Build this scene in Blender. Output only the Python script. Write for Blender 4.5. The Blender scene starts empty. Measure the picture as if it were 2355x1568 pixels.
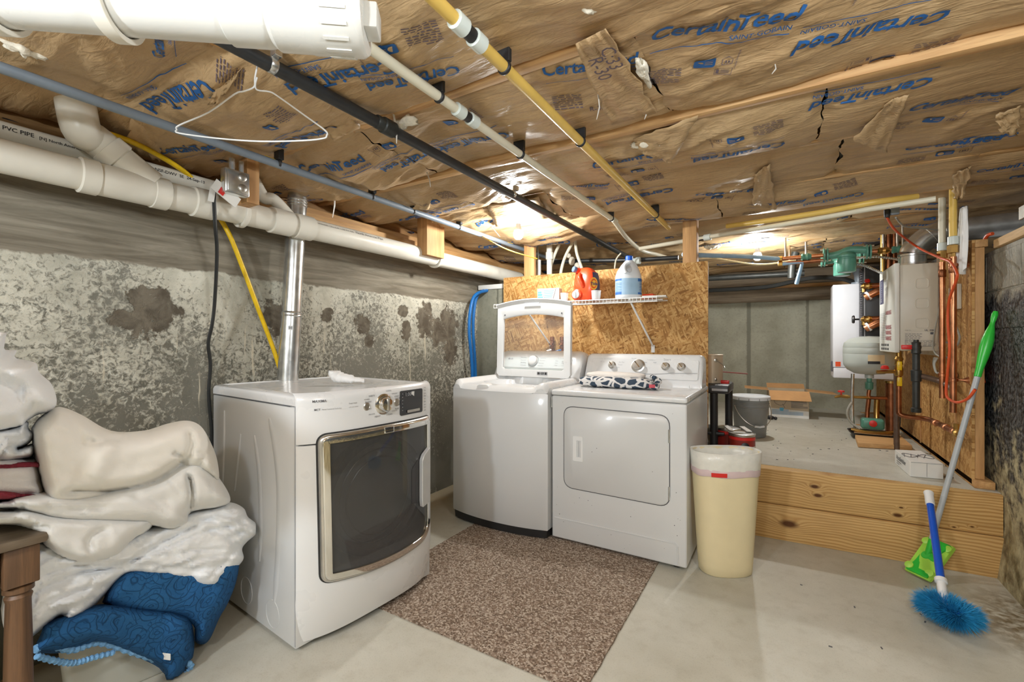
import bpy, bmesh, math, random
import numpy as np
from mathutils import Vector, Matrix, geometry, Euler

random.seed(7)
SC = bpy.context.scene
COL = SC.collection

# ------------------------------------------------------------------ camera
F = 1047.0                                   # focal length in pixels of the 2355 px wide frame
TH = math.atan(627.5 / F)
CH = 1.2
FS, FC = math.sin(TH), math.cos(TH)
cam_d = bpy.data.cameras.new('camera'); cam = bpy.data.objects.new('camera', cam_d); COL.objects.link(cam)
cam_d.sensor_fit = 'HORIZONTAL'; cam_d.sensor_width = 36.0; cam_d.lens = 36.0 * F / 2355.0
cam_d.clip_start = 0.02; cam_d.clip_end = 60
cam.location = (0, 0, CH); cam.rotation_euler = (math.pi / 2, 0, TH)
SC.camera = cam

# ------------------------------------------------------------------ world, lamps, exposure
w = bpy.data.worlds.new('world'); SC.world = w; w.use_nodes = True
w.node_tree.nodes['Background'].inputs[0].default_value = (1.0, 0.97, 0.92, 1)
w.node_tree.nodes['Background'].inputs[1].default_value = 0.25
SC.view_settings.view_transform = 'Standard'; SC.view_settings.look = 'None'
SC.view_settings.gamma = 1; SC.view_settings.use_curve_mapping = False
SC.view_settings.exposure = 0.0
SC.render.film_transparent = False
SC.cycles.max_bounces = 7; SC.cycles.diffuse_bounces = 4; SC.cycles.glossy_bounces = 3
SC.cycles.sample_clamp_indirect = 4.0
SC.cycles.use_denoising = True


def lamp(name, loc, power, rad=0.05, col=(1, 0.95, 0.86)):
    l = bpy.data.lights.new(name, 'POINT'); l.energy = power; l.shadow_soft_size = rad; l.color = col
    o = bpy.data.objects.new(name, l); COL.objects.link(o); o.location = loc
    return o


BULB_POWER = 920.0        # the bulb over the washers
BULB_POWER_FAR = 1000.0   # the bulb over the platform
WB = (.87, .94, 1.0)
lamp('fill_light', (-1.05, -1.15, 1.72), 108, 0.08, WB)  # unseen fill lamp added behind the camera to brighten the bedding heap
lamp('fill_light', (-0.30, -0.75, 1.90), 56, 0.07, WB)  # second added fill lamp, unseen, behind the camera
lamp('fill_light', (0.55, 0.55, 1.82), 46, 0.08, WB)  # third added fill lamp, unseen, beside the camera for the right side


# ------------------------------------------------------------------ picture geometry: a pixel of the photograph to a point on a plane of the room
def ray(px, py):
    a = (px - 1177.5) / F; b = (784 - py) / F
    return Vector((-FS + a * FC, FC + a * FS, b))


CP = Vector((0, 0, CH))
def pX(px, py, x): d = ray(px, py); return CP + d * (x / d.x)
def pY(px, py, y): d = ray(px, py); return CP + d * (y / d.y)
def pZ(px, py, z): d = ray(px, py); return CP + d * ((z - CH) / d.z)
def pW(px, py, k): return CP + ray(px, py) * k


# ------------------------------------------------------------------ noise
_rng = np.random.RandomState(3)
_perm = _rng.permutation(512); _perm = np.concatenate([_perm, _perm, _perm])
_ang = _rng.rand(512) * 2 * math.pi
_gx, _gy = np.cos(_ang), np.sin(_ang)


def perlin(x, y):
    xi = np.floor(x).astype(int); yi = np.floor(y).astype(int)
    xf = x - xi; yf = y - yi
    u = xf * xf * xf * (xf * (xf * 6 - 15) + 10); v = yf * yf * yf * (yf * (yf * 6 - 15) + 10)
    def g(ix, iy, fx, fy):
        h = _perm[(_perm[ix % 512] + iy) % 512]
        return _gx[h] * fx + _gy[h] * fy
    a = g(xi, yi, xf, yf); b = g(xi + 1, yi, xf - 1, yf)
    c = g(xi, yi + 1, xf, yf - 1); d = g(xi + 1, yi + 1, xf - 1, yf - 1)
    return ((a + u * (b - a)) * (1 - v) + (c + u * (d - c)) * v) * 1.5


def fbm(x, y, o=4, gain=.5):
    s = 0; a = 1; n = 0
    for k in range(o):
        s = s + a * perlin(x * 2 ** k + 17.3 * k, y * 2 ** k + 9.1 * k); n += a; a *= gain
    return s / n


def ridge(x, y, o=3):
    s = 0; a = 1; n = 0
    for k in range(o):
        s = s + a * (1 - np.abs(perlin(x * 2 ** k + 5.3 * k, y * 2 ** k + 3.7 * k)) * 2.2); n += a; a *= .5
    return s / n


# ------------------------------------------------------------------ object helpers
WL = {}


class MB:
    def __init__(s): s.v = []; s.f = []
    def add(s, vs, fs):
        n = len(s.v); s.v += [tuple(p) for p in vs]; s.f += [tuple(i + n for i in q) for q in fs]; return s
    def box(s, lo, hi):
        x0, y0, z0 = lo; x1, y1, z1 = hi
        return s.add([(x0, y0, z0), (x1, y0, z0), (x1, y1, z0), (x0, y1, z0), (x0, y0, z1), (x1, y0, z1), (x1, y1, z1), (x0, y1, z1)],
                     [(0, 3, 2, 1), (4, 5, 6, 7), (0, 1, 5, 4), (1, 2, 6, 5), (2, 3, 7, 6), (3, 0, 4, 7)])
    def obox(s, c, ax, ay, az):
        c = Vector(c); ax, ay, az = Vector(ax), Vector(ay), Vector(az); vs = []
        for k in (-1, 1):
            for (i, j) in ((-1, -1), (1, -1), (1, 1), (-1, 1)): vs.append(c + ax * i + ay * j + az * k)
        fs = [(0, 3, 2, 1), (4, 5, 6, 7), (0, 1, 5, 4), (1, 2, 6, 5), (2, 3, 7, 6), (3, 0, 4, 7)]
        if ax.cross(ay).dot(az) < 0: fs = [q[::-1] for q in fs]
        return s.add(vs, fs)
    def beam(s, a, b, wd, ht, up=(0, 0, 1)):
        a, b = Vector(a), Vector(b); d = (b - a); L = d.length; d = d.normalized(); up = Vector(up)
        sd = d.cross(up).normalized(); u2 = sd.cross(d)
        return s.obox((a + b) / 2, d * L / 2, sd * wd / 2, u2 * ht / 2)
    def tube(s, pts, r, n=10, closed=False, cap=True, flat=1.0):
        pts = [Vector(p) for p in pts]; m = len(pts)
        rs = r if isinstance(r, (list, tuple)) else [r] * m
        T = []
        for i in range(m):
            a = pts[(i - 1) % m] if (closed or i > 0) else pts[i]; b = pts[(i + 1) % m] if (closed or i < m - 1) else pts[i]
            t = b - a
            T.append(t.normalized() if t.length > 1e-9 else Vector((0, 0, 1)))
        ref = Vector((0, 0, 1)) if abs(T[0].z) < .9 else Vector((1, 0, 0))
        N = (ref - T[0] * ref.dot(T[0])).normalized(); vs = []
        for i in range(m):
            N = (N - T[i] * N.dot(T[i]))
            N = N.normalized() if N.length > 1e-6 else T[i].orthogonal().normalized()
            B = T[i].cross(N)
            for k in range(n):
                a = 2 * math.pi * k / n
                vs.append(pts[i] + (N * math.cos(a) * flat + B * math.sin(a)) * rs[i])
        fs = []
        for i in range(m if closed else m - 1):
            j = (i + 1) % m
            for k in range(n):
                l = (k + 1) % n
                fs.append((i * n + k, i * n + l, j * n + l, j * n + k))
        if cap and not closed:
            fs.append(tuple(range(n - 1, -1, -1))); fs.append(tuple((m - 1) * n + k for k in range(n)))
        return s.add(vs, fs)
    def lathe(s, org, d, prof, n=20, flat=None):
        """prof: (radius, distance along d)"""
        org, d = Vector(org), Vector(d).normalized()
        N = d.orthogonal().normalized(); B = d.cross(N)
        if abs(d.z) > .999: N = Vector((1, 0, 0)); B = d.cross(N)
        vs = []; m = len(prof)
        for (r, h) in prof:
            for k in range(n):
                a = 2 * math.pi * k / n
                vs.append(org + d * h + (N * math.cos(a) + B * math.sin(a)) * max(r, 1e-4))
        fs = []
        for i in range(m - 1):
            for k in range(n):
                l = (k + 1) % n; fs.append((i * n + k, i * n + l, (i + 1) * n + l, (i + 1) * n + k))
        fs.append(tuple(range(n - 1, -1, -1))); fs.append(tuple((m - 1) * n + k for k in range(n)))
        return s.add(vs, fs)
    def loft(s, rings, cap=True, closed=True):
        n = len(rings[0]); vs = [p for r in rings for p in r]; fs = []
        for i in range(len(rings) - 1):
            for k in range(n if closed else n - 1):
                l = (k + 1) % n; fs.append((i * n + k, i * n + l, (i + 1) * n + l, (i + 1) * n + k))
        if cap:
            fs.append(tuple(range(n - 1, -1, -1))); fs.append(tuple((len(rings) - 1) * n + k for k in range(n)))
        return s.add(vs, fs)
    def sphere(s, c, r, n=14, m=8, sc=(1, 1, 1)):
        c = Vector(c); vs = []; fs = []
        for i in range(m + 1):
            t = math.pi * i / m
            for k in range(n):
                a = 2 * math.pi * k / n; q = max(math.sin(t), 1e-3)
                vs.append(c + Vector((q * math.cos(a) * sc[0], q * math.sin(a) * sc[1], -math.cos(t) * sc[2])) * r)
        for i in range(m):
            for k in range(n):
                l = (k + 1) % n; fs.append((i * n + k, i * n + l, (i + 1) * n + l, (i + 1) * n + k))
        return s.add(vs, fs)
    def prism(s, pts, vec):
        pts = [Vector(p) for p in pts]; vec = Vector(vec); n = len(pts)
        fs = [tuple(range(n - 1, -1, -1)), tuple(range(n, 2 * n))]
        for k in range(n): l = (k + 1) % n; fs.append((k, l, n + l, n + k))
        return s.add(pts + [p + vec for p in pts], fs)
    def grid(s, P, thick=None):
        """P: array of points [i][j]"""
        a = len(P); b = len(P[0]); vs = [p for r in P for p in r]
        fs = [(i * b + j, (i + 1) * b + j, (i + 1) * b + j + 1, i * b + j + 1) for i in range(a - 1) for j in range(b - 1)]
        return s.add(vs, fs)
    def xform(s, M): s.v = [tuple(M @ Vector(p)) for p in s.v]; return s
    def build(s, name, mat, parent=None, bevel=0, seg=2, angle=35, recalc=True, sub=0):
        me = bpy.data.meshes.new(name)
        c = Vector(np.array([list(p) for p in s.v]).mean(axis=0).tolist()) if s.v else Vector()
        me.from_pydata([(p[0] - c.x, p[1] - c.y, p[2] - c.z) for p in s.v], [], s.f)
        if recalc or bevel:
            bm = bmesh.new(); bm.from_mesh(me)
            if recalc: bmesh.ops.recalc_face_normals(bm, faces=bm.faces)
            if bevel:
                ed = [e for e in bm.edges if len(e.link_faces) == 2 and e.calc_face_angle(0) > math.radians(30)]
                bmesh.ops.bevel(bm, geom=ed, offset=bevel, segments=seg, profile=.5, affect='EDGES', clamp_overlap=True)
            bm.to_mesh(me); bm.free()
        me.validate()
        me.polygons.foreach_set('use_smooth', [True] * len(me.polygons))
        me.set_sharp_from_angle(angle=math.radians(angle))
        o = bpy.data.objects.new(name, me); COL.objects.link(o)
        if name in ('printed_text', 'lettering', 'dial_text', 'red_print', 'digits'): o['kind'] = 'stuff'
        if mat: me.materials.append(mat)
        return place(o, c, parent)


def place(o, c, parent=None):
    WL[o.name] = c.copy()
    if parent is not None:
        o.parent = parent; o.location = c - WL[parent.name]
    else: o.location = c
    return o


def mesh_obj(name, vs, fs, mat, parent=None, smooth=True, angle=40, recalc=False):
    m = MB(); m.add(vs, fs); return m.build(name, mat, parent, angle=angle, recalc=recalc)


def thing(name, label, cat, loc=(0, 0, 0), group=None):
    o = bpy.data.objects.new(name, None); COL.objects.link(o); o.location = loc; o.empty_display_size = .05
    WL[o.name] = Vector(loc); return tag(o, label, cat, group)


def tag(o, label=None, cat=None, group=None, kind=None):
    if label: o['label'] = label
    if cat: o['category'] = cat
    if group: o['group'] = group
    if kind: o['kind'] = kind
    return o


def struct(o): o['kind'] = 'structure'; return o


def smooth_path(pts, n=8):
    """Catmull-Rom through the points"""
    pts = [Vector(p) for p in pts]; out = []
    for i in range(len(pts) - 1):
        p0 = pts[max(i - 1, 0)]; p1 = pts[i]; p2 = pts[i + 1]; p3 = pts[min(i + 2, len(pts) - 1)]
        for k in range(n):
            t = k / n
            out.append(.5 * ((2 * p1) + (p2 - p0) * t + (2 * p0 - 5 * p1 + 4 * p2 - p3) * t * t + (3 * p1 - p0 - 3 * p2 + p3) * t ** 3))
    return out + [pts[-1]]


def rrect(w_, h_, r, n=5):
    """outline of a rounded rectangle about the origin, counter-clockwise"""
    out = []
    for (cx, cy, a0) in ((w_ / 2 - r, h_ / 2 - r, 0), (-w_ / 2 + r, h_ / 2 - r, 90), (-w_ / 2 + r, -h_ / 2 + r, 180), (w_ / 2 - r, -h_ / 2 + r, 270)):
        for k in range(n + 1):
            a = math.radians(a0 + 90 * k / n); out.append((cx + r * math.cos(a), cy + r * math.sin(a)))
    return out


def rpoly(pts, r, n=5):
    """rounded polygon (2d)"""
    out = []; m = len(pts)
    for i in range(m):
        p = Vector(pts[i]); a = Vector(pts[i - 1]); b = Vector(pts[(i + 1) % m])
        rr = r[i] if isinstance(r, (list, tuple)) else r
        da = (a - p).normalized(); db = (b - p).normalized()
        s_ = p + da * min(rr, (a - p).length * .49); e_ = p + db * min(rr, (b - p).length * .49)
        for k in range(n + 1):
            t = k / n; out.append(tuple(s_ * (1 - t) ** 2 + p * 2 * t * (1 - t) + e_ * t * t))
    return out


# flat print: text and bars as thin meshes on a surface
_tc = {}


def text2d(s, shear=0, bold=0, space=1.0):
    k = (s, shear, bold, space)
    if k in _tc: return _tc[k]
    cu = bpy.data.curves.new('t', 'FONT'); cu.body = s; cu.size = 1.0; cu.shear = shear; cu.offset = bold; cu.resolution_u = 2
    cu.space_character = space
    ob = bpy.data.objects.new('t', cu); COL.objects.link(ob)
    dg = bpy.context.evaluated_depsgraph_get(); dg.update()
    me = bpy.data.meshes.new_from_object(ob.evaluated_get(dg))
    v = [(p.co.x, p.co.y) for p in me.vertices]; f = [tuple(q.vertices) for q in me.polygons]
    bpy.data.objects.remove(ob); bpy.data.curves.remove(cu); bpy.data.meshes.remove(me)
    if v:
        x0 = min(p[0] for p in v); v = [(p[0] - x0, p[1]) for p in v]
    wd = max([p[0] for p in v] or [0])
    _tc[k] = (v, f, wd); return _tc[k]


def print_on(mb, s, org, right, up, width=None, height=None, off=.0012, center=False, **kw):
    """text laid on a plane; width = total length, or height = letter size"""
    v, f, wd = text2d(s, **kw)
    if not v: return mb
    k = width / wd if width else height / .72
    right = Vector(right).normalized(); up = Vector(up).normalized(); n = right.cross(up).normalized()
    o = Vector(org) + n * off - (right * wd * k / 2 if center else Vector())
    return mb.add([o + right * x * k + up * y * k for x, y in v], f)


def bars(mb, org, right, up, rects, off=.001):
    """rects: x, y, w, h on the plane"""
    right = Vector(right).normalized(); up = Vector(up).normalized(); n = right.cross(up).normalized(); o = Vector(org) + n * off
    for (x, y, w_, h_) in rects:
        mb.add([o + right * a + up * b for a, b in ((x, y), (x + w_, y), (x + w_, y + h_), (x, y + h_))], [(0, 1, 2, 3)])
    return mb
# ------------------------------------------------------------------ materials
class NT:
    def __init__(s, name):
        s.m = bpy.data.materials.new(name); s.m.use_nodes = True; s.t = s.m.node_tree; s.N = s.t.nodes; s.L = s.t.links
        s.b = s.N['Principled BSDF']
        g = s.N.new('ShaderNodeNewGeometry'); s.pos = g.outputs['Position']
    def _in(s, sock, v):
        if hasattr(v, 'links') or isinstance(v, bpy.types.NodeSocket): s.L.new(v, sock)
        elif isinstance(v, (tuple, list)): sock.default_value = tuple(v) + ((1,) if len(v) == 3 and len(sock.default_value) == 4 else ())
        elif sock.type == 'RGBA': sock.default_value = (v, v, v, 1)
        elif sock.type == 'VECTOR': sock.default_value = (v, v, v)
        else: sock.default_value = v
    def math(s, op, a, b=0.0, c=None, clamp=False):
        n = s.N.new('ShaderNodeMath'); n.operation = op; n.use_clamp = clamp; s._in(n.inputs[0], a); s._in(n.inputs[1], b)
        if c is not None: s._in(n.inputs[2], c)
        return n.outputs[0]
    def mix(s, f, a, b, mode='MIX'):
        n = s.N.new('ShaderNodeMix'); n.data_type = 'RGBA'; n.blend_type = mode; n.clamp_factor = True
        s._in(n.inputs[0], f); s._in(n.inputs[6], a); s._in(n.inputs[7], b); return n.outputs[2]
    def map(s, sc=(1, 1, 1), loc=(0, 0, 0), rot=(0, 0, 0), vec=None):
        n = s.N.new('ShaderNodeMapping'); s._in(n.inputs[0], vec or s.pos); n.inputs[1].default_value = loc; n.inputs[2].default_value = rot; n.inputs[3].default_value = sc
        return n.outputs[0]
    def noise(s, scale=5, detail=4, rough=.55, vec=None, dist=0, col=False):
        n = s.N.new('ShaderNodeTexNoise'); s._in(n.inputs['Vector'], vec or s.pos); n.inputs['Scale'].default_value = scale; n.inputs['Detail'].default_value = detail
        n.inputs['Roughness'].default_value = rough; n.inputs['Distortion'].default_value = dist; return n.outputs[1 if col else 0]
    def voro(s, scale=5, vec=None, feat='F1', out='Color', rnd=1.0):
        n = s.N.new('ShaderNodeTexVoronoi'); n.feature = feat; s._in(n.inputs['Vector'], vec or s.pos); n.inputs['Scale'].default_value = scale
        n.inputs['Randomness'].default_value = rnd; return n.outputs[out]
    def ramp(s, f, stops, interp='LINEAR'):
        n = s.N.new('ShaderNodeValToRGB'); n.color_ramp.interpolation = interp; e = n.color_ramp.elements
        while len(e) < len(stops): e.new(.5)
        for q, (p, c) in zip(e, stops): q.position = p; q.color = (c if isinstance(c, (tuple, list)) else (c, c, c)) + (1,) if not isinstance(c, (int, float)) else (c, c, c, 1)
        s._in(n.inputs[0], f); return n.outputs[0]
    def step(s, f, a, b):
        n = s.N.new('ShaderNodeMapRange'); n.clamp = True; s._in(n.inputs[0], f)
        n.inputs[1].default_value = a; n.inputs[2].default_value = b; n.inputs[3].default_value = 0; n.inputs[4].default_value = 1
        return n.outputs[0]
    def sep(s, vec=None):
        n = s.N.new('ShaderNodeSeparateXYZ'); s._in(n.inputs[0], vec or s.pos); return n.outputs
    def comb(s, x=0, y=0, z=0):
        n = s.N.new('ShaderNodeCombineXYZ'); s._in(n.inputs[0], x); s._in(n.inputs[1], y); s._in(n.inputs[2], z); return n.outputs[0]
    def rot(s, vec, ang, axis=(0, 0, 1)):
        n = s.N.new('ShaderNodeVectorRotate'); n.rotation_type = 'AXIS_ANGLE'; s._in(n.inputs['Vector'], vec); n.inputs['Axis'].default_value = axis; s._in(n.inputs['Angle'], ang); return n.outputs[0]
    def bump(s, h, strength=.3, dist=.01):
        n = s.N.new('ShaderNodeBump'); n.inputs['Strength'].default_value = strength; n.inputs['Distance'].default_value = dist; s._in(n.inputs['Height'], h)
        s.L.new(n.outputs[0], s.b.inputs['Normal']); return s
    def out(s, col=None, rough=None, metal=None, spec=None):
        if col is not None: s._in(s.b.inputs['Base Color'], col)
        if rough is not None: s._in(s.b.inputs['Roughness'], rough)
        if metal is not None: s._in(s.b.inputs['Metallic'], metal)
        if spec is not None: s.b.inputs['Specular IOR Level'].default_value = spec
        return s.m


def simple(name, col, rough=.5, metal=0, var=.12, vs=9, bump=0, bs=80, coat=0, trans=0, spec=.5, sss=0):
    n = NT(name); f = n.noise(vs, 4)
    dk = tuple(c * (1 - var) for c in col); lt = tuple(min(1, c * (1 + var)) for c in col)
    c = n.mix(n.step(f, .3, .7), dk, lt)
    if bump: n.bump(n.noise(bs, 3), bump, .004)
    n.b.inputs['Coat Weight'].default_value = coat; n.b.inputs['Coat Roughness'].default_value = .08
    n.b.inputs['Transmission Weight'].default_value = trans
    r = n.math('ADD', rough - .04, n.math('MULTIPLY', n.noise(vs * 2, 3), .08))
    return n.out(c, r, metal, spec)


def srgb(r, g, b):
    f = lambda u: (u / 255 / 12.92) if u <= 10 else ((u / 255 + .055) / 1.055) ** 2.4
    return (f(r), f(g), f(b))


def wood(name, dark, light, axis='X', scale=1.0, rough=.65, knots=False):
    n = NT(name); k = {'X': (1.2, 22, 22), 'Y': (22, 1.2, 22), 'Z': (22, 22, 1.2)}[axis]
    v = n.map(tuple(q * scale for q in k)); f = n.noise(1.6, 5, .6, v, .6); fine = n.noise(9, 3, .6, v)
    c = n.mix(n.step(f, .32, .68), dark, light)
    c = n.mix(n.math('MULTIPLY', n.step(fine, .5, .75), .35), c, tuple(q * .6 for q in dark))
    n.bump(f, .15, .003)
    return n.out(c, rough)


def osb(name, plane):
    n = NT(name); s = n.sep(); a, b = {'XZ': (s[0], s[2]), 'YZ': (s[1], s[2])}[plane]
    v = n.comb(a, b, 0.0); v = n.mix(.012, v, n.noise(14, 2, .5, v, col=True), 'ADD')
    tone = n.math('ADD', n.math('MULTIPLY', n.noise(5, 3, .5, v), .5), .25); ht = n.noise(30, 2, .5, v)
    for i, (ang, sx_, sy_) in enumerate(((1.3, 9, 60), (.2, 11, 75), (2.0, 10, 60), (-.5, 12, 84), (.95, 12, 72), (2.6, 13, 84), (.5, 14, 90), (2.1, 15, 96), (-.3, 14, 84), (1.2, 16, 100))):
        vv = n.map((sx_, sy_, 1), (3.1 * i, 1.7 * i, 0), vec=n.rot(v, ang))
        cs = n.N.new('ShaderNodeSeparateColor'); n.L.new(n.voro(1.0, vv), cs.inputs[0])
        k = n.step(cs.outputs[1], .60, .64); grain = n.noise(1, 2, .5, n.map((.6, 5, 1), vec=vv))
        t = n.math('ADD', n.math('MULTIPLY', cs.outputs[0], .8), n.math('MULTIPLY', grain, .3))
        q = n.N.new('ShaderNodeMix'); n.L.new(k, q.inputs[0]); n.L.new(tone, q.inputs[2]); n.L.new(t, q.inputs[3]); tone = q.outputs[0]
        q = n.N.new('ShaderNodeMix'); n.L.new(k, q.inputs[0]); n.L.new(ht, q.inputs[2]); n.L.new(cs.outputs[2], q.inputs[3]); ht = q.outputs[0]
    col = n.ramp(tone, [(.05, srgb(104, 68, 32)), (.22, srgb(156, 110, 58)), (.5, srgb(182, 136, 78)), (.9, srgb(206, 166, 108))])
    chips = n.noise(1, 2, .5, n.map((46, 20, 1), rot=(0, 0, .5), vec=v))
    col = n.mix(n.step(chips, .68, .74), col, srgb(104, 68, 34))
    n.bump(ht, .2, .004)
    return n.out(col, .7, 0, .3)


M = {}
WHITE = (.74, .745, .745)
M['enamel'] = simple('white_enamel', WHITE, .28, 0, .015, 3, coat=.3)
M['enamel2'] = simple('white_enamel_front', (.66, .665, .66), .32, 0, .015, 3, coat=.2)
M['plastic_white'] = simple('white_plastic', (.80, .80, .79), .38, 0, .02)
M['grey_strip'] = simple('grey_strip', (.45, .50, .48), .4)
M['chrome'] = simple('chrome', (.80, .79, .76), .07, 1, .03)
M['silver'] = simple('silver_knob', (.62, .60, .56), .34, 1, .1)
M['dark_gap'] = simple('dark_gap', (.02, .02, .02), .6)
M['black_plastic'] = simple('black_plastic', (.018, .018, .019), .45, 0, .2)
M['black_rubber'] = simple('black_rubber', (.012, .013, .012), .55, 0, .2)
M['display'] = simple('display_black', (.012, .01, .012), .12, 0, .2, coat=.6)
M['ink'] = simple('grey_ink', (.10, .10, .11), .6)
M['ink_black'] = simple('black_ink', (.02, .02, .022), .6)
M['ink_pale'] = simple('pale_grey_ink', (.42, .43, .45), .6)
M['ink_blue'] = simple('printed_blue', srgb(28, 88, 150), .6, 0, .2, 30)
M['ink_purple'] = simple('printed_small_text', srgb(98, 84, 92), .7)
M['red'] = simple('red_plastic', srgb(206, 40, 34), .4)
M['galv'] = simple('galvanised_steel', (.70, .71, .70), .24, .9, .18, 22)
M['steel'] = simple('brushed_steel', (.62, .62, .61), .32, .75, .15, 14)
M['copper'] = simple('copper', srgb(190, 128, 92), .34, 1, .3, 16)
M['copper_old'] = simple('old_copper', srgb(150, 96, 66), .42, 1, .35, 20)
M['brass'] = simple('brass', srgb(196, 158, 92), .3, 1, .2)
M['iron'] = simple('black_iron', (.035, .037, .034), .45, .3, .3, 20)
M['rust_pipe'] = simple('brown_pipe', srgb(96, 76, 62), .5, .2, .3, 24)
M['pvc'] = simple('pvc', srgb(226, 221, 208), .33, 0, .05, 5, spec=.5)
M['pvc_white'] = simple('white_pvc', srgb(218, 217, 211), .28, 0, .03, 5)
M['conduit'] = simple('grey_conduit', srgb(122, 132, 142), .42, 0, .1)
M['blackpipe'] = simple('black_poly_pipe', (.022, .023, .024), .4, 0, .3, 14)
M['pex'] = simple('cream_pex', srgb(222, 206, 160), .32, 0, .06, 5)
M['pex_white'] = simple('white_pex', srgb(220, 214, 192), .32, 0, .06, 5)
M['pex_yellow'] = simple('yellow_pex', srgb(222, 186, 96), .3, 0, .08, 6)
M['pex_clear'] = simple('translucent_fitting', srgb(214, 222, 216), .2, 0, .05)
M['pex_blue'] = simple('blue_pex', srgb(24, 104, 176), .35)
M['pex_paleblue'] = simple('pale_blue_pex', srgb(150, 186, 220), .35)
M['yellow_hose'] = simple('yellow_gas_hose', srgb(226, 186, 22), .35, 0, .12, 30)
M['yellow_cable'] = simple('yellow_cable', srgb(224, 188, 62), .45)
M['orange_cord'] = simple('orange_cord', srgb(214, 84, 40), .42)
M['grey_cable'] = simple('grey_cable', srgb(158, 156, 146), .5)
M['porcelain'] = simple('porcelain', (.8, .8, .78), .2)
M['fiberglass'] = simple('white_fibreglass', srgb(226, 218, 200), .95, 0, .15, 40, .6, 90)
M['pine'] = wood('pine_lumber_along_x', srgb(184, 138, 86), srgb(218, 178, 124), 'X')
M['pine_bright'] = wood('bright_pine_lumber', srgb(206, 166, 112), srgb(232, 198, 150), 'Y')
M['handle'] = simple('satin_handle', (.52, .52, .51), .3, .3, .06)
M['pine_y'] = wood('pine_lumber_along_y', srgb(168, 122, 72), srgb(208, 164, 108), 'Y')
M['pine_z'] = wood('pine_lumber_upright', srgb(170, 124, 76), srgb(206, 160, 106), 'Z', .8)
M['oldwood'] = wood('old_dark_wood', srgb(70, 50, 34), srgb(116, 84, 56), 'Z', 1, .5)
M['oldtop'] = wood('old_table_top', srgb(82, 70, 56), srgb(126, 110, 90), 'Y', 1, .55)
M['osb_back'] = osb('osb_panel', 'XZ')
M['osb_right'] = osb('osb_side_panel', 'YZ')
M['tank_grey'] = simple('tank_grey', srgb(176, 182, 176), .35, 0, .04)
M['heater'] = simple('heater_beige', srgb(206, 200, 184), .38, 0, .03)
M['heater_front'] = simple('heater_front', srgb(226, 226, 218), .38, 0, .03)
M['boiler'] = simple('boiler_white', srgb(226, 226, 230), .4, 0, .02)
M['pump_green'] = simple('pump_green', srgb(84, 140, 122), .35, 0, .15)
M['cardboard'] = simple('cardboard', srgb(198, 152, 102), .8, 0, .08)
M['carton'] = simple('printed_carton', srgb(188, 172, 146), .75, 0, .08)
M['carton_white'] = simple('white_carton', srgb(226, 224, 218), .7, 0, .04)
M['bucket'] = simple('grey_bucket', srgb(128, 130, 128), .4, 0, .06)
M['bucket_lid'] = simple('white_lid', srgb(220, 224, 228), .35, 0, .04)
M['red_can'] = simple('red_can_label', srgb(134, 38, 30), .35, 0, .2)
M['tan_can'] = simple('tan_can', srgb(196, 182, 160), .35, .2, .06)
M['bin'] = simple('beige_bin', srgb(226, 212, 172), .4, 0, .03)
M['liner'] = simple('bin_liner', srgb(226, 224, 214), .3, 0, .05, 30, .5, 40)
M['liner_pink'] = simple('liner_hem', srgb(214, 192, 192), .4)
M['jug'] = simple('orange_jug', srgb(226, 72, 32), .3, 0, .05, coat=.3)
M['jug_cap'] = simple('blue_grey_cap', srgb(96, 116, 150), .4)
M['bleach'] = simple('white_jug', srgb(224, 228, 232), .35, 0, .03)
M['bleach_cap'] = simple('blue_cap', srgb(32, 96, 206), .35)
M['label_blue'] = simple('blue_label', srgb(160, 192, 218), .5, 0, .1)
M['label_deep'] = simple('deep_blue_label', srgb(52, 108, 180), .5)
M['label_dark'] = simple('dark_label', srgb(62, 62, 92), .5)
M['label_yellow'] = simple('yellow_label', srgb(226, 170, 52), .5)
M['teal'] = simple('turquoise_label', srgb(92, 178, 214), .5)
M['mop_green'] = simple('bright_green', srgb(52, 190, 62), .3, 0, .06)
M['mop_lime'] = simple('lime_green', srgb(170, 226, 84), .4)
M['mop_grey'] = simple('grey_pole', srgb(178, 182, 184), .35, 0, .03)
M['brush_blue'] = simple('royal_blue', srgb(22, 84, 196), .25, 0, .05, coat=.4)
M['bristle'] = simple('blue_bristles', srgb(44, 152, 206), .55, 0, .3, 60)
M['red_towel'] = simple('crimson_terry', srgb(132, 34, 50), .95, 0, .15, 90, .8, 260)
M['door_bowl'] = simple('dryer_drum_grey', (.30, .30, .30), .35, .3, .1)


def pane(name, c, alpha, rough=.02, coat=.6):
    n = NT(name); n.b.inputs['Alpha'].default_value = alpha; n.b.inputs['Coat Weight'].default_value = coat; n.b.inputs['Coat Roughness'].default_value = .02
    return n.out(n.mix(n.noise(4, 2), c, tuple(q * 1.1 for q in c)), rough)
M['glass'] = pane('dark_door_glass', (.060, .061, .062), .60, .04, .7)
M['lidglass'] = pane('clear_lid_glass', (.75, .78, .78), .06)
M['cup'] = pane('clear_cup', (.85, .87, .88), .40, .15)


def mat_bulb(name, power):
    n = NT(name); n._in(n.b.inputs['Base Color'], (1, 1, 1)); n.b.inputs['Emission Color'].default_value = (.95, .97, .96, 1)
    n.b.inputs['Emission Strength'].default_value = power; return n.m
M['bulb'] = mat_bulb('lit_bulb', BULB_POWER); M['bulb_far'] = mat_bulb('lit_bulb_far', BULB_POWER_FAR)


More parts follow.
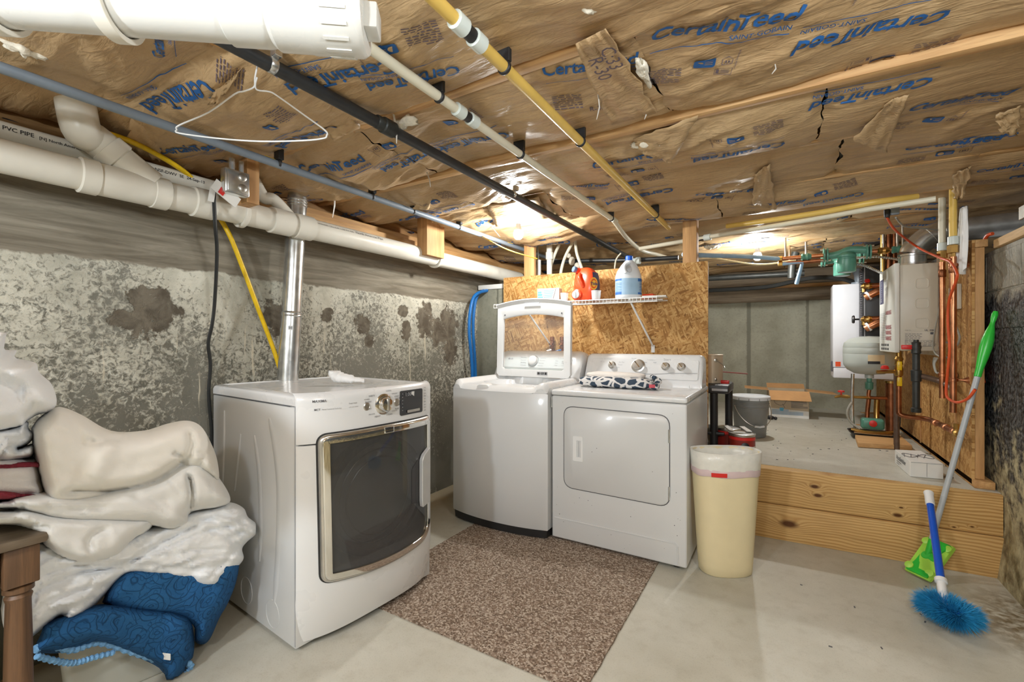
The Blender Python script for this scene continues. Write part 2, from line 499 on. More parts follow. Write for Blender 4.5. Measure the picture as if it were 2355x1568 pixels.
def mat_kraft():
    n = NT('kraft_paper'); f = n.noise(2.2, 4); g = n.noise(70, 3)
    c = n.mix(n.step(f, .3, .7), srgb(176, 144, 104), srgb(198, 168, 126))
    c = n.mix(n.math('MULTIPLY', n.step(g, .45, .75), .22), c, srgb(146, 116, 82))
    st = n.noise(26, 3, .5, n.map((.4, 1.6, 1)), 1.2)
    n.bump(n.math('ADD', n.math('MULTIPLY', st, .8), n.math('MULTIPLY', g, .15)), .75, .008)
    n.b.inputs['Sheen Weight'].default_value = .0
    return n.out(c, .42, 0, .5)
M['kraft'] = mat_kraft()


def mat_floor(name, tint=1.0):
    n = NT(name); a = n.noise(1.3, 5, .6); b = n.noise(14, 5, .65); c_ = n.noise(160, 2)
    col = n.mix(n.step(a, .35, .65), srgb(182, 179, 165), srgb(206, 204, 193))
    col = n.mix(n.math('MULTIPLY', n.step(b, .5, .8), .45), col, srgb(160, 154, 138))
    col = n.mix(n.math('MULTIPLY', n.step(c_, .55, .75), .25), col, srgb(130, 122, 106))
    # bare patch by the right wall corner
    s = n.sep(); dx = n.math('SUBTRACT', s[0], .88); dy = n.math('SUBTRACT', s[1], 2.75)
    d = n.math('SQRT', n.math('ADD', n.math('MULTIPLY', n.math('MULTIPLY', dx, dx), 4.5), n.math('MULTIPLY', dy, dy)))
    d = n.math('ADD', d, n.math('MULTIPLY', n.math('SUBTRACT', b, .5), .5))
    col = n.mix(n.math('MULTIPLY', n.step(d, .42, .20), n.step(n.noise(28, 4), .35, .6)), col, srgb(122, 108, 84))
    # dirt towards the left wall
    e = n.math('ADD', s[0], n.math('MULTIPLY', n.math('SUBTRACT', b, .5), .35))
    col = n.mix(n.math('MULTIPLY', n.step(e, -1.85, -2.2), .8), col, srgb(150, 134, 104))
    n.bump(n.math('ADD', b, n.math('MULTIPLY', c_, .3)), .12, .004)
    return n.out(col, n.math('ADD', .34, n.math('MULTIPLY', b, .2)), 0, .35)
M['floor'] = mat_floor('painted_concrete_floor')


def mat_left_wall():
    n = NT('old_concrete_wall'); s = n.sep(); y, z = s[1], s[2]
    v = n.comb(0.0, y, z)
    big = n.noise(2.1, 4, .55, v); med = n.noise(11, 5, .6, v, .5); sp = n.noise(42, 5, .68, v, .8); sp2 = n.noise(95, 4, .6, v)
    light = n.mix(n.step(med, .35, .65), srgb(178, 174, 158), srgb(206, 202, 186))
    dark = n.mix(n.step(big, .4, .6), srgb(98, 95, 84), srgb(122, 119, 108))
    h = n.math('MULTIPLY', n.math('SUBTRACT', 1.25, z), .20)                       # darker mottling lower down
    h = n.math('MINIMUM', n.math('MAXIMUM', h, -.07), .13)
    t = n.math('ADD', n.math('ADD', n.math('MULTIPLY', sp, .62), n.math('MULTIPLY', big, .45)), n.math('ADD', n.math('MULTIPLY', med, .18), h))
    t = n.math('ADD', t, n.math('MULTIPLY', n.math('SUBTRACT', sp2, .5), .22)); m = n.step(t, .585, .70)
    col = n.mix(m, light, dark)
    col = n.mix(n.math('MULTIPLY', n.step(n.noise(1.7, 3, .5, n.map((1, 1, 1), (0, 3, 5), vec=v)), .5, .66), .35), col, srgb(104, 104, 92))
    # pale lime runs
    dr = n.noise(1, 3, .5, n.map((1, 26, 1.3), vec=n.mix(.025, v, n.noise(8, 2, .5, v, col=True), 'ADD')))
    drm = n.math('MULTIPLY', n.step(dr, .665, .70), n.math('MULTIPLY', n.step(z, 1.32, 1.18), n.step(z, .35, .55)))
    col = n.mix(n.math('MULTIPLY', drm, .75), col, srgb(214, 204, 180))
    # broken patches (tie holes)
    pm = None
    for (py_, pz_, rr, sq) in ((.905, 1.335, .095, .8), (1.46, 1.33, .075, .8), (1.80, 1.36, .055, 1.3), (2.06, 1.31, .07, 1.), (2.13, 1.20, .05, 1.2), (2.43, 1.42, .055, 1.), (2.46, 1.28, .06, .8),
                               (2.66, 1.36, .10, .7), (2.82, 1.28, .09, .7), (2.95, 1.33, .12, .7), (2.98, 1.12, .10, .8), (.80, 1.29, .05, 1.)):
        a = n.math('MULTIPLY', n.math('SUBTRACT', y, py_), 1.0 / rr); b = n.math('MULTIPLY', n.math('SUBTRACT', z, pz_), sq / rr)
        d = n.math('ADD', n.math('ADD', n.math('MULTIPLY', a, a), n.math('MULTIPLY', b, b)), n.math('MULTIPLY', n.math('SUBTRACT', n.noise(16, 4, .6, v), .5), 4.2))
        pm = d if pm is None else n.math('MINIMUM', pm, d)
    patch = n.step(pm, 1.0, .75)
    col = n.mix(patch, col, n.mix(n.step(med, .4, .6), srgb(88, 80, 68), srgb(118, 110, 96)))
    # smooth upper band
    ze = n.math('ADD', z, n.math('MULTIPLY', n.math('SUBTRACT', n.noise(7, 5, .6, v), .5), .07))
    ub = n.step(ze, 1.525, 1.535)
    st = n.noise(1, 5, .65, n.map((1, 2.2, 26), vec=v), .7)
    up = n.mix(n.step(st, .35, .68), srgb(106, 98, 84), srgb(146, 138, 122))
    col = n.mix(ub, col, up)
    hgt = n.math('ADD', n.math('MULTIPLY', m, -.45), n.math('MULTIPLY', sp2, .4))
    hgt = n.math('ADD', hgt, n.math('MULTIPLY', patch, -1.2))
    hgt = n.mix(ub, hgt, n.math('MULTIPLY', st, .4))
    n.bump(hgt, .5, .012)
    return n.out(col, .85, 0, .25)
M['wall_left'] = mat_left_wall()


def mat_concrete(name, c1, c2, lines=None, axis=0):
    n = NT(name); b = n.noise(3, 4); f = n.noise(40, 4, .6); p = n.voro(24, out='Distance')
    col = n.mix(n.step(b, .35, .65), c1, c2); col = n.mix(n.math('MULTIPLY', n.step(f, .5, .75), .4), col, tuple(q * .6 for q in c1))
    col = n.mix(n.step(n.math('ADD', p, n.math('MULTIPLY', n.noise(9, 2), .18)), .15, .11), col, tuple(q * .35 for q in c1))
    if lines:
        s = n.sep()[axis]; acc = None
        for (a, wd) in lines:
            d = n.math('ABSOLUTE', n.math('SUBTRACT', n.math('ADD', s, n.math('MULTIPLY', n.math('SUBTRACT', f, .5), .02)), a))
            k = n.step(d, wd, wd * .6); acc = k if acc is None else n.math('MAXIMUM', acc, k)
        col = n.mix(n.math('MULTIPLY', acc, .7), col, tuple(q * .45 for q in c1))
    n.bump(f, .2, .006)
    return n.out(col, .85, 0, .25)
M['wall_back'] = mat_concrete('grey_concrete_wall', srgb(150, 148, 130), srgb(172, 170, 152), [(-.384, .028), (.227, .018), (-1.2, .02)])
M['jog'] = mat_concrete('grey_concrete_return', srgb(122, 122, 108), srgb(146, 145, 130), [(-2.16, .012)])
M['beam'] = wood('dark_stained_beam', srgb(104, 90, 72), srgb(140, 124, 102), 'X', 1.2, .8)


def mat_tar():
    n = NT('tarred_block_wall'); s = n.sep(); y, z = s[1], s[2]; v = n.comb(0.0, y, z)
    big = n.noise(2.6, 5, .6, v, .4); f = n.noise(48, 4, .65, v); med = n.noise(12, 4, .6, v)
    tar = n.mix(n.step(f, .42, .68), (.010, .011, .012), srgb(116, 118, 118))
    conc = n.mix(n.step(med, .35, .65), srgb(112, 98, 68), srgb(186, 174, 138))
    low = n.math('ADD', n.math('MULTIPLY', n.math('SUBTRACT', .72, z), .55), n.math('MULTIPLY', n.math('SUBTRACT', med, .5), .9))
    low = n.math('ADD', low, n.math('MULTIPLY', n.math('SUBTRACT', big, .5), .6))
    hi = n.step(n.math('ADD', z, n.math('MULTIPLY', n.math('SUBTRACT', med, .5), .22)), 1.40, 1.46)
    col = n.mix(n.step(low, -.02, .16), tar, conc)
    blk = n.mix(n.step(med, .3, .7), srgb(120, 116, 102), srgb(170, 166, 150))
    col = n.mix(hi, col, blk)
    n.bump(n.math('ADD', f, n.math('MULTIPLY', med, .6)), .6, .012)
    return n.out(col, n.mix(n.step(low, -.02, .16), .4, .85), 0, .45)
M['tar'] = mat_tar()


def mat_rug():
    n = NT('brown_carpet'); a = n.noise(190, 2, .6); b = n.voro(150); cs = n.N.new('ShaderNodeSeparateColor'); n.L.new(b, cs.inputs[0])
    col = n.ramp(cs.outputs[0], [(0, srgb(106, 90, 76)), (.35, srgb(142, 122, 106)), (.65, srgb(168, 150, 134)), (.9, srgb(204, 190, 174))])
    col = n.mix(n.math('MULTIPLY', n.step(a, .45, .7), .35), col, srgb(96, 78, 64))
    n.bump(n.math('ADD', a, cs.outputs[1]), .8, .008)
    return n.out(col, .98, 0, .1)
M['rug'] = mat_rug()


def cloth(name, c1, c2, weave=240, b=.25, rough=.9):
    n = NT(name); f = n.noise(5, 3); w_ = n.noise(weave, 2); k = n.noise(13, 4, .55, None, 1.2)
    n.bump(n.math('ADD', n.math('MULTIPLY', w_, .5), n.math('MULTIPLY', k, .8)), b, .004)
    n.b.inputs['Sheen Weight'].default_value = .05
    return n.out(n.mix(n.step(f, .3, .7), c1, c2), rough, 0, .08)
M['cloth_white'] = cloth('white_cotton', srgb(234, 233, 230), srgb(242, 241, 239))
M['cloth_cool'] = cloth('white_polyester', srgb(236, 237, 238), srgb(244, 245, 246), 240, .35)
M['cloth_cream'] = cloth('cream_fleece', srgb(236, 232, 224), srgb(243, 240, 233), 160, .2, .97)
M['cloth_sherpa'] = cloth('white_sherpa', srgb(226, 220, 212), srgb(238, 232, 226), 90, .8, .98)
M['towel_white'] = cloth('white_terry', srgb(222, 216, 212), srgb(232, 228, 224), 300, .6, .98)
M['hem'] = simple('pale_blue_hem', srgb(118, 168, 212), .85, 0, .2, 70, .6, 120)


def mat_quilt():
    n = NT('blue_quilted_cotton'); wv = n.noise(200, 2)
    v = n.mix(.05, n.pos, n.noise(9, 2, .5, None, 0, True), 'ADD')
    dd = n.voro(11, v, 'F1', 'Distance'); e2 = n.voro(23, v, 'F1', 'Distance')
    fr_ = n.math('ABSOLUTE', n.math('SUBTRACT', n.math('FRACT', n.math('MULTIPLY', dd, 5.5)), .5)); f2 = n.math('ABSOLUTE', n.math('SUBTRACT', n.math('FRACT', n.math('MULTIPLY', e2, 3.2)), .5))
    line = n.math('MAXIMUM', n.step(fr_, .12, .03), n.math('MULTIPLY', n.step(f2, .10, .02), .6))
    col = n.mix(n.step(n.noise(4, 3), .3, .7), srgb(30, 78, 124), srgb(42, 98, 150))
    col = n.mix(n.math('MULTIPLY', line, .65), col, srgb(18, 50, 84))
    n.bump(n.math('ADD', n.math('MULTIPLY', line, -1.0), n.math('MULTIPLY', wv, .3)), .5, .006)
    return n.out(col, .85, 0, .25)
M['quilt'] = mat_quilt()


def mat_giraffe():
    n = NT('giraffe_print_towel')
    v = n.map((1, .8, 1.5), vec=n.mix(.02, n.pos, n.noise(14, 2, .5, None, 0, True), 'ADD'))
    d = n.voro(17, v, 'DISTANCE_TO_EDGE', 'Distance'); wv = n.noise(300, 2)
    col = n.mix(n.step(d, .10, .13), srgb(226, 224, 222), n.mix(n.noise(40, 3), srgb(56, 68, 82), srgb(76, 90, 106)))
    n.bump(wv, .5, .006); return n.out(col, .97, 0, .1)
M['giraffe'] = mat_giraffe()


def mat_tote():
    n = NT('clear_tote_plastic'); n.b.inputs['Transmission Weight'].default_value = .25; n.b.inputs['IOR'].default_value = 1.3
    return n.out(n.mix(n.noise(3, 2), srgb(196, 196, 184), srgb(214, 212, 200)), .35)
M['tote'] = mat_tote()
# ------------------------------------------------------------------ the room
XL, XR = -2.38, .95            # left wall, right wall
YP, ZP = 3.20, .42             # front of the platform, its height
YB = 6.35
def slab(name, lo, hi, mat, parent=None, bevel=0):
    return MB().box(lo, hi).build(name, mat, parent, bevel)


struct(slab('floor', (-2.7, -2.6, -.1), (2.6, 3.29, 0), M['floor']))
pl = struct(slab('floor.001', (-2.7, 3.292, -.1), (.95, YB + .1, ZP), M['floor']))
# left wall with an uneven cast face
ny, nz = 150, 60
ys = np.linspace(-2.6, 6.4, ny); zs = np.linspace(0, 1.9, nz)
P = [[(XL + .010 * float(fbm(np.array([y * 1.7]), np.array([z * 1.7]), 4)[0]) - (.012 if z > 1.53 else 0), y, z) for z in zs] for y in ys]
m = MB(); m.grid(P); n0 = len(m.v)
m.add([(XL - .25, ys[0], 0), (XL - .25, ys[-1], 0), (XL - .25, ys[-1], 1.9), (XL - .25, ys[0], 1.9)], [(0, 1, 2, 3)])
struct(m.build('wall_left', M['wall_left'], recalc=False, angle=80))
struct(slab('wall_return', (XL - .01, 3.36, 0), (-1.99, 3.60, 1.655), M['jog'], bevel=.006))
struct(slab('wall_back', (-2.7, YB, 0), (2.6, YB + .2, 1.675), M['wall_back']))
struct(slab('wall_front', (-2.7, -2.8, 0), (2.6, -2.6, 2.3), M['wall_back']))
bw = struct(slab('trim_back', (-2.5, YB - .03, 1.675), (2.5, YB + .12, 1.83), M['beam'], bevel=.004))
slab('plank', (-2.5, YB - .012, 1.833), (2.5, YB + .12, 1.875), M['pine'], bw, .004)
slab('plank', (-2.5, YB - .006, 1.878), (2.5, YB + .12, 2.3), M['beam'], bw, .004)
# right wall: painted blocks, its lower part battered
wr = struct(MB().prism([(XR - .03, -2.6, 0), (XR, -2.6, .25), (XR, -2.6, 1.68), (XR + .22, -2.6, 1.68), (XR + .22, -2.6, 0)], (0, YB + 2.6, 0)).build('wall_right', M['tar'], recalc=True))
for k in range(9):
    y0 = 2.0 + k * .42
    for j, zz in enumerate((1.36, 1.56)):
        MB().box((XR - .004 - random.uniform(0, .003), y0 + .21 * j, zz - .095), (XR + .04, y0 + .412 + .21 * j, min(zz + .097, 1.678))).build('block', M['tar'], wr, .003, 1)
struct(slab('trim_1', (XR - .02, -1.0, 1.682), (XR + .12, 3.32, 1.725), M['pine_bright'], None, .004))
struct(slab('wall_crawlspace', (2.45, -2.6, 0), (2.6, YB, 2.3), M['wall_back']))
# sill and rim along the left wall
sill = struct(slab('trim_2', (XL - .16, -2.6, 1.902), (XL + .03, 6.3, 1.94), M['pine_y'], None, .003))
slab('rim_board', (XL - .14, -2.6, 1.942), (XL - .09, 6.3, 2.2), M['pine_y'], sill)
slab('plank', (XL - .08, -.6, 1.945), (XL - .02, 6.2, 1.985), M['pine_y'], sill, .003)

# ceiling: subfloor, joists and batts
ce = struct(slab('ceiling', (-2.6, -2.6, 2.30), (2.6, YB + .2, 2.34), M['pine']))
JY = [-2.11, -1.55, -.99, -.43, .13, .69, 1.25, 1.81, 2.37, 2.93, 3.49, 4.05, 4.61, 5.17, 5.73, 6.29]
ZJ = 2.06
for y in JY:
    slab('joist', (-2.5, y - .02, {1.81: 2.036, 1.25: 2.052}.get(y, ZJ)), (2.45, y + .02, 2.298), M['pine'], ce, .002)


def smooth01(t): t = np.clip(t, 0, 1); return t * t * (3 - 2 * t)


def cover(x, k):
    """how far the paper flange covers joist k at x (0 bare, 1 covered)"""
    y = JY[k]
    c = smooth01((fbm(x * .9 + 13.1 * k, x * 0 + 3.3 * k, 2) + .30) * 7)
    if abs(y - 1.81) < .01: c = c * 0
    if abs(y - 1.25) < .01: c = np.where((x > -1.45) & (x < -.42), 0.0, 1.0)
    if abs(y - .69) < .01: c = np.where((x > -1.42) & (x < -1.25), 0.0, 1.0)
    if abs(y - 2.37) < .01: c = np.where((x > -1.75) & (x < -1.2), 0.0, 1.0)
    return c


def zceil(x, y, k):
    """underside of the paper facing in the bay between joists k and k+1"""
    x = np.asarray(x, float); y = np.asarray(y, float)
    t = (y - JY[k]) / (JY[k + 1] - JY[k]); tc = np.clip(t, 0, 1)
    left = smooth01((-x - .75) / .8)
    amp = .036 + .034 * fbm(x * .9 + k * 3.1, y * .5, 2) * 2 + left * (.022 + .045 * fbm(x * 1.5 + 7.7 * k, y * .4, 2))
    sag = np.clip(amp, .006, .060 + .045 * smooth01((-x - 1.33) / .2) * smooth01((np.abs(x + 1.92) - .03) / .12)) * np.sin(math.pi * tc) ** .6
    whole = smooth01((x + .46) / .08) * (1.0 if k in (5, 6) else 0.0) * (np.where(tc > .5, 1.0, 0.0) if k == 5 else np.where(tc < .5, 1.0, 0.0))
    e = np.minimum(tc, 1 - tc) / (.06 + .03 * fbm(x * 2 + k, y * 0, 2)); e = e + whole * 2
    edge = np.where(tc < .5, cover(x, k), cover(x, k + 1))
    up = (1 - smooth01(e)) * (1 - edge) * .022
    low = (1 - smooth01(e)) * edge * .014 + whole * .024 * (1 - smooth01(np.minimum(tc, 1 - tc) / .15))
    warp = fbm(x * 1.1, y * 1.5, 2) * .5
    r1 = ridge(x * 1.6 + warp * 2, y * 6.5 + warp * 3 + x * .9, 3)
    r2 = ridge(x * 5 + warp * 5, y * 11 + x * 2.5, 2)
    r3 = ridge(x * 3.2 + warp * 4, y * 3.8 - x * 1.7, 3)
    crump = smooth01((fbm(x * 1.2 + 31, y * 1.1, 2) + .12) * 3)
    crump = np.maximum(crump, smooth01((y - 1.9) / .8) * smooth01((-x - .45) / .5))
    wr_ = (.006 + .009 * left + .009 * crump) * r1 + (.0015 + .0035 * crump) * r2 + (.002 + .005 * crump) * r3 - .004
    wr_ = wr_ * (.45 + .55 * smooth01(e))
    return ZJ + .012 - sag + up - low - np.clip(wr_, -.01, .03)


ROW = {4: 'bay nearest the camera', 5: 'second bay from the camera', 6: 'third bay from the camera', 7: 'fourth bay from the camera', 8: 'fifth bay from the camera',
       9: 'bay over the strand-board panel', 10: 'bay behind the posts', 11: 'bay over the far platform', 12: 'bay over the green pumps', 13: 'second bay from the back wall', 14: 'bay along the back wall', 3: 'bay above the camera'}
SPLIT = {3: [-.2], 4: [-.9], 5: [-1.32, .1], 6: [-1.5, -.36], 7: [-1.35, .12], 8: [-1.2, .22], 9: [-.35], 10: [-1.1, .4], 11: [-.6], 12: [.3], 13: [-.3], 14: [0]}
BATTS = []
for k in range(3, 15):
    xs_ = [-2.42] + SPLIT[k] + [2.4]
    for i in range(len(xs_) - 1):
        x0, x1 = xs_[i], xs_[i + 1]
        y0, y1 = JY[k] - .001, JY[k + 1] + .001
        step = .013 if k < 9 else .02
        nx = max(int((x1 - x0) / step / (1 if x0 < .9 else 1)), 8); nyy = int((y1 - y0) / step)
        gx, gy = np.meshgrid(np.linspace(x0, x1 - .004, nx), np.linspace(y0, y1, nyy), indexing='ij')
        gz = zceil(gx, gy, k)
        dx = np.minimum(gx - x0, x1 - gx) / .05
        gz = gz + (1 - smooth01(dx)) * (.02 * fbm(gy * 9 + k, gx * 3, 2) + .008)
        gxx = gx + ((1 - smooth01(dx)) * .03 * fbm(gy * 7 + 3 * k, gy * 0 + i, 3))
        idx = np.arange(nx * nyy).reshape(nx, nyy)
        vs = list(zip(gxx.ravel().tolist(), gy.ravel().tolist(), gz.ravel().tolist()))
        fs = np.stack([idx[:-1, :-1], idx[:-1, 1:], idx[1:, 1:], idx[1:, :-1]], -1).reshape(-1, 4).tolist()
        b0 = len(vs)                                    # the wool above the paper
        yt0, yt1 = JY[k] + .022, JY[k + 1] - .022
        vs += [(x0 + .01, yt0, 2.10), (x1 - .015, yt0, 2.10), (x1 - .015, yt1, 2.10), (x0 + .01, yt1, 2.10), (x0 + .01, yt0, 2.29), (x1 - .015, yt0, 2.29), (x1 - .015, yt1, 2.29), (x0 + .01, yt1, 2.29)]
        mm = MB(); mm.v = vs; mm.f = [tuple(q) for q in fs]
        o = mm.build('insulation_batt', M['kraft'], None, recalc=False, angle=180)
        o.data.materials.append(M['fiberglass'])
        side = {0: 'at the left end of', 1: 'in the middle of', 2: 'at the right end of'}[i] if len(xs_) == 4 else {0: 'in the left half of', 1: 'in the right half of'}[i]
        tag(o, f'brown kraft-faced insulation batt {side} the {ROW[k]}', 'insulation', 'kraft-faced batts between the joists')
        wl = MB(); wl.add(vs[b0:], [(0, 3, 2, 1), (4, 5, 6, 7), (0, 1, 5, 4), (1, 2, 6, 5), (2, 3, 7, 6), (3, 0, 4, 7)])
        wl.build('wool', M['fiberglass'], o)
        BATTS.append((k, x0, x1, o))


def bay(y):
    for k in range(len(JY) - 1):
        if JY[k] <= y < JY[k + 1]: return k
    return 0


def batt_at(x, y):
    k = bay(y)
    for (kk, x0, x1, o) in BATTS:
        if kk == k and x0 <= x < x1: return o
    return BATTS[0][3]


def zsurf(x, y):
    return float(zceil(np.array([x]), np.array([y]), bay(y))[0])


_dc = {}


def dice(key, v, f, d=.013):
    if key in _dc: return _dc[key]
    bm = bmesh.new(); bv = [bm.verts.new((a, b, 0)) for a, b in v]
    for q in f:
        try: bm.faces.new([bv[i] for i in q])
        except ValueError: pass
    xs = [p[0] for p in v]; ys = [p[1] for p in v]
    for ax, lo, hi in ((0, min(xs), max(xs)), (1, min(ys), max(ys))):
        c = lo + d
        while c < hi:
            co = [0, 0, 0]; co[ax] = c; no = [0, 0, 0]; no[ax] = 1
            bmesh.ops.bisect_plane(bm, geom=bm.verts[:] + bm.edges[:] + bm.faces[:], plane_co=co, plane_no=no, dist=1e-6); c += d
    bm.verts.index_update()
    r = ([(p.co.x, p.co.y) for p in bm.verts], [tuple(q.index for q in p.verts) for p in bm.faces]); bm.free()
    _dc[key] = r; return r


def on_ceiling(name, v, f, org, rt, mat, off=.0042, label=None):
    """org (x,y); rt: reading direction (unit 2d). Read from below: up = rt turned so that right x up points down"""
    up = (rt[1], -rt[0])
    vs = []
    cx = cy = 0
    pts = [(org[0] + rt[0] * a + up[0] * b, org[1] + rt[1] * a + up[1] * b) for a, b in v]
    px_ = np.array([p[0] for p in pts]); py_ = np.array([p[1] for p in pts]); zz = np.zeros(len(pts))
    kk = np.searchsorted(JY, py_, side='right') - 1
    for k in set(kk.tolist()):
        s_ = kk == k; zz[s_] = zceil(px_[s_], py_[s_], max(0, min(k, len(JY) - 2)))
    for k in set(kk.tolist()):                          # never above the sheet of the neighbouring bay
        pass
    m = MB(); m.add([(a, b, c - off) for a, b, c in zip(px_.tolist(), py_.tolist(), zz.tolist())], f)
    o = m.build(name, mat, batt_at(float(px_.mean()), float(py_.mean())), recalc=False, angle=180)
    return o


def rect_vf(rs):
    v = []; f = []
    for (x, y, a, b) in rs:
        n = len(v); v += [(x, y), (x + a, y), (x + a, y + b), (x, y + b)]; f.append((n, n + 1, n + 2, n + 3))
    return v, f


def para(w_, h_, rows, seed):
    rg = random.Random(seed); rs = []
    for i in range(rows):
        x = 0; y = h_ - (i + .5) * h_ / rows
        end = w_ * (1 if i % 5 else rg.uniform(.5, .8))
        while x < end:
            l = rg.uniform(.010, .026); rs.append((x, y, min(l, end - x), h_ / rows * .42)); x += l + .005
    return rs


def logo(org, rt, W=.36, sub=True):
    v, f, wd = text2d('Certain', .18, .017, .95); vb, fb, wb_ = text2d('Teed', .18, .017, .95); g_ = wd * .965
    v = v + [(a + g_, b) for a, b in vb]; f = f + [tuple(i + len(v) - len(vb) for i in q) for q in fb]; k = W / (g_ + wb_)
    v1, f1 = dice(('ct', round(W, 2)), [(a * k, b * k) for a, b in v], f)
    v = list(v1); f = list(f1)
    if sub:
        s_, g, w2 = text2d('SAINT-GOBAIN', .0, .006); k2 = W * .42 / w2
        s1, g1 = dice(('sg', round(W, 2)), [(W * .56 + a * k2, -W * .098 + b * k2) for a, b in s_], g)
        n = len(v); v += s1; f += [tuple(i + n for i in q) for q in g1]
        l1, lf = dice(('ln', round(W, 2)), *rect_vf([(-.0, -W * .135, W * .98, W * .008)]))
        n = len(v); v += l1; f += [tuple(i + n for i in q) for q in lf]
    on_ceiling('printed_logo', v, f, org, rt, M['ink_blue'])


def extras(org, rt, seed=0, what='lph'):
    """small blue label, paragraph and house mark below a logo"""
    if 'p' in what:
        v, f = dice(('pa', seed % 3), *rect_vf([(x + .0, y - .20, a, b) for x, y, a, b in para(.10, .075, 9, seed % 3)]), .05)
        on_ceiling('printed_text', v, f, org, rt, M['ink_purple'])
    if 'l' in what:
        o = [(a + .165, b - .135) for a, b in rrect(.062, .036, .008, 3)]
        v, f = dice('lb', o, [tuple(range(len(o)))], .03); on_ceiling('printed_label', v, f, org, rt, M['ink_blue'])
        o = [(.151 + .011 * math.cos(a), -.135 + .011 * math.sin(a)) for a in np.linspace(0, 2 * math.pi, 12, endpoint=False)]
        rs = rect_vf([(.166, -.127 - .007 * i, .022, .002) for i in range(3)])
        v = o + rs[0]; f = [tuple(range(12))] + [tuple(i + 12 for i in q) for q in rs[1]]
        on_ceiling('label_mark', v, f, org, rt, M['kraft'], .0052)
    if 'h' in what:
        # house mark with 'Home innovation' and the grade
        rs = rect_vf([(.215, -.15, .030, .0022), (.215, -.15, .0022, .018), (.243, -.15, .0022, .018), (.224, -.146, .005, .009), (.232, -.146, .005, .009)])
        v = list(rs[0]) + [(.212, -.132), (.230, -.122), (.248, -.132), (.230, -.125)]; f = list(rs[1]) + [(len(v) - 4, len(v) - 3, len(v) - 2, len(v) - 1)]
        t, g, w2 = text2d('Home Innovation', 0, .012); k2 = .075 / w2
        n = len(v); v += [(.258 - b * k2 * .9, -.168 + a * k2) for a, b in t]; f += [tuple(i + n for i in q) for q in g]
        on_ceiling('printed_text', v, f, org, rt, M['ink_purple'])
    if 'r' in what:
        t, g, w2 = text2d('R-30', 0, .01); k2 = .055 / w2
        v, f = [(.12 + a * k2, -.235 + b * k2) for a, b in t], g
        on_ceiling('printed_text', v, f, org, rt, M['ink_purple'])
    if 'b' in what:
        v, f = rect_vf([(.20, -.19, .050, .0015), (.20, -.165, .050, .0015), (.20, -.19, .0015, .026), (.2485, -.19, .0015, .026)] + [(.218, -.172 - .005 * i, .024, .002) for i in range(3)] + [(.205, -.186, .008, .016)])
        on_ceiling('printed_text', v, f, org, rt, M['ink_purple'])


LOGOS = []
def on_c(px_, py_):
    z = 2.035
    for _ in range(6): p = pZ(px_, py_, z); z = .5 * z + .5 * zsurf(p.x, p.y)
    return p
# the printed names as they lie, from first to last letter
for (a, b, wt, ex) in (((1497, 93), (1838, 43), .36, 'plhb'), ((2195, 15), (1828, 92), .36, 'h'), ((2150, 172), (1862, 235), .36, 'plhb'), ((2085, 255), (2325, 215), .36, 'plh'),
                       ((2080, 345), (2310, 318), .36, 'plh'), ((2245, 395), (2400, 372), .36, 'plh'), ((1597, 448), (1762, 438), .36, 'plh'), ((1485, 505), (1610, 503), .36, 'p'),
                       ((1250, 172), (1470, 140), .36, 'pr'), ((1053, 148), (835, 190), .36, 'plh'), ((900, 130), (640, 195), .36, 'plh'), ((470, 180), (285, 250), .32, ''),
                       ((-60, 330), (165, 222), .34, 'h'), ((372, 352), (520, 328), .30, 'l'), ((760, 285), (590, 350), .30, 'pl'), ((700, 400), (845, 366), .32, ''), ((1010, 335), (870, 388), .30, 'lh'),
                       ((1160, 300), (1005, 340), .34, 'pl'), ((748, 508), (850, 486), .32, 'l'), ((1545, 430), (1380, 465), .34, 'plh'), ((2345, 300), (2240, 318), .2, ''), ((1290, 430), (1400, 428), .34, 'pl'),
                       ((2210, 505), (1990, 530), .36, 'l'), ((1720, 470), (1850, 462), .34, 'p'), ((1985, 440), (1840, 470), .36, 'pl'), ((930, 505), (1030, 480), .34, 'l'), ((1180, 495), (1090, 515), .34, 'p'),
                       ((480, 10), (250, 60), .30, 'pl'), ((380, 130), (180, 60), .3, 'pb')):
    p, q = on_c(*a), on_c(*b); d = Vector((q.x - p.x, q.y - p.y)); W = min(max(d.length, .2), .40); d.normalize()
    if abs(d.y) > .45: d = Vector((d.x, math.copysign(.45, d.y) * abs(d.x))).normalized()
    LOGOS.append((p.x, p.y)); logo((p.x, p.y), (d.x, d.y), W)
    if ex: extras((p.x, p.y), (d.x, d.y), len(LOGOS), ex)
for k in range(6, 14):
    yc = (JY[k] + JY[k + 1]) / 2
    for i in range(-3, 3):
        x = i * .78 + .2 * ((k * 37) % 7) / 7; inv = (i + k) % 2
        y = yc + (.06 if inv else -.02)
        if any(abs(x + (-.18 if inv else .18) - a) < .45 and abs(y - b) < .22 for a, b in LOGOS): continue
        d = (-1, .03) if inv else (1, -.04)
        logo((x, y), d, .36, k < 10); extras((x, y), d, i + k, 'plh' if k < 10 else 'pl')

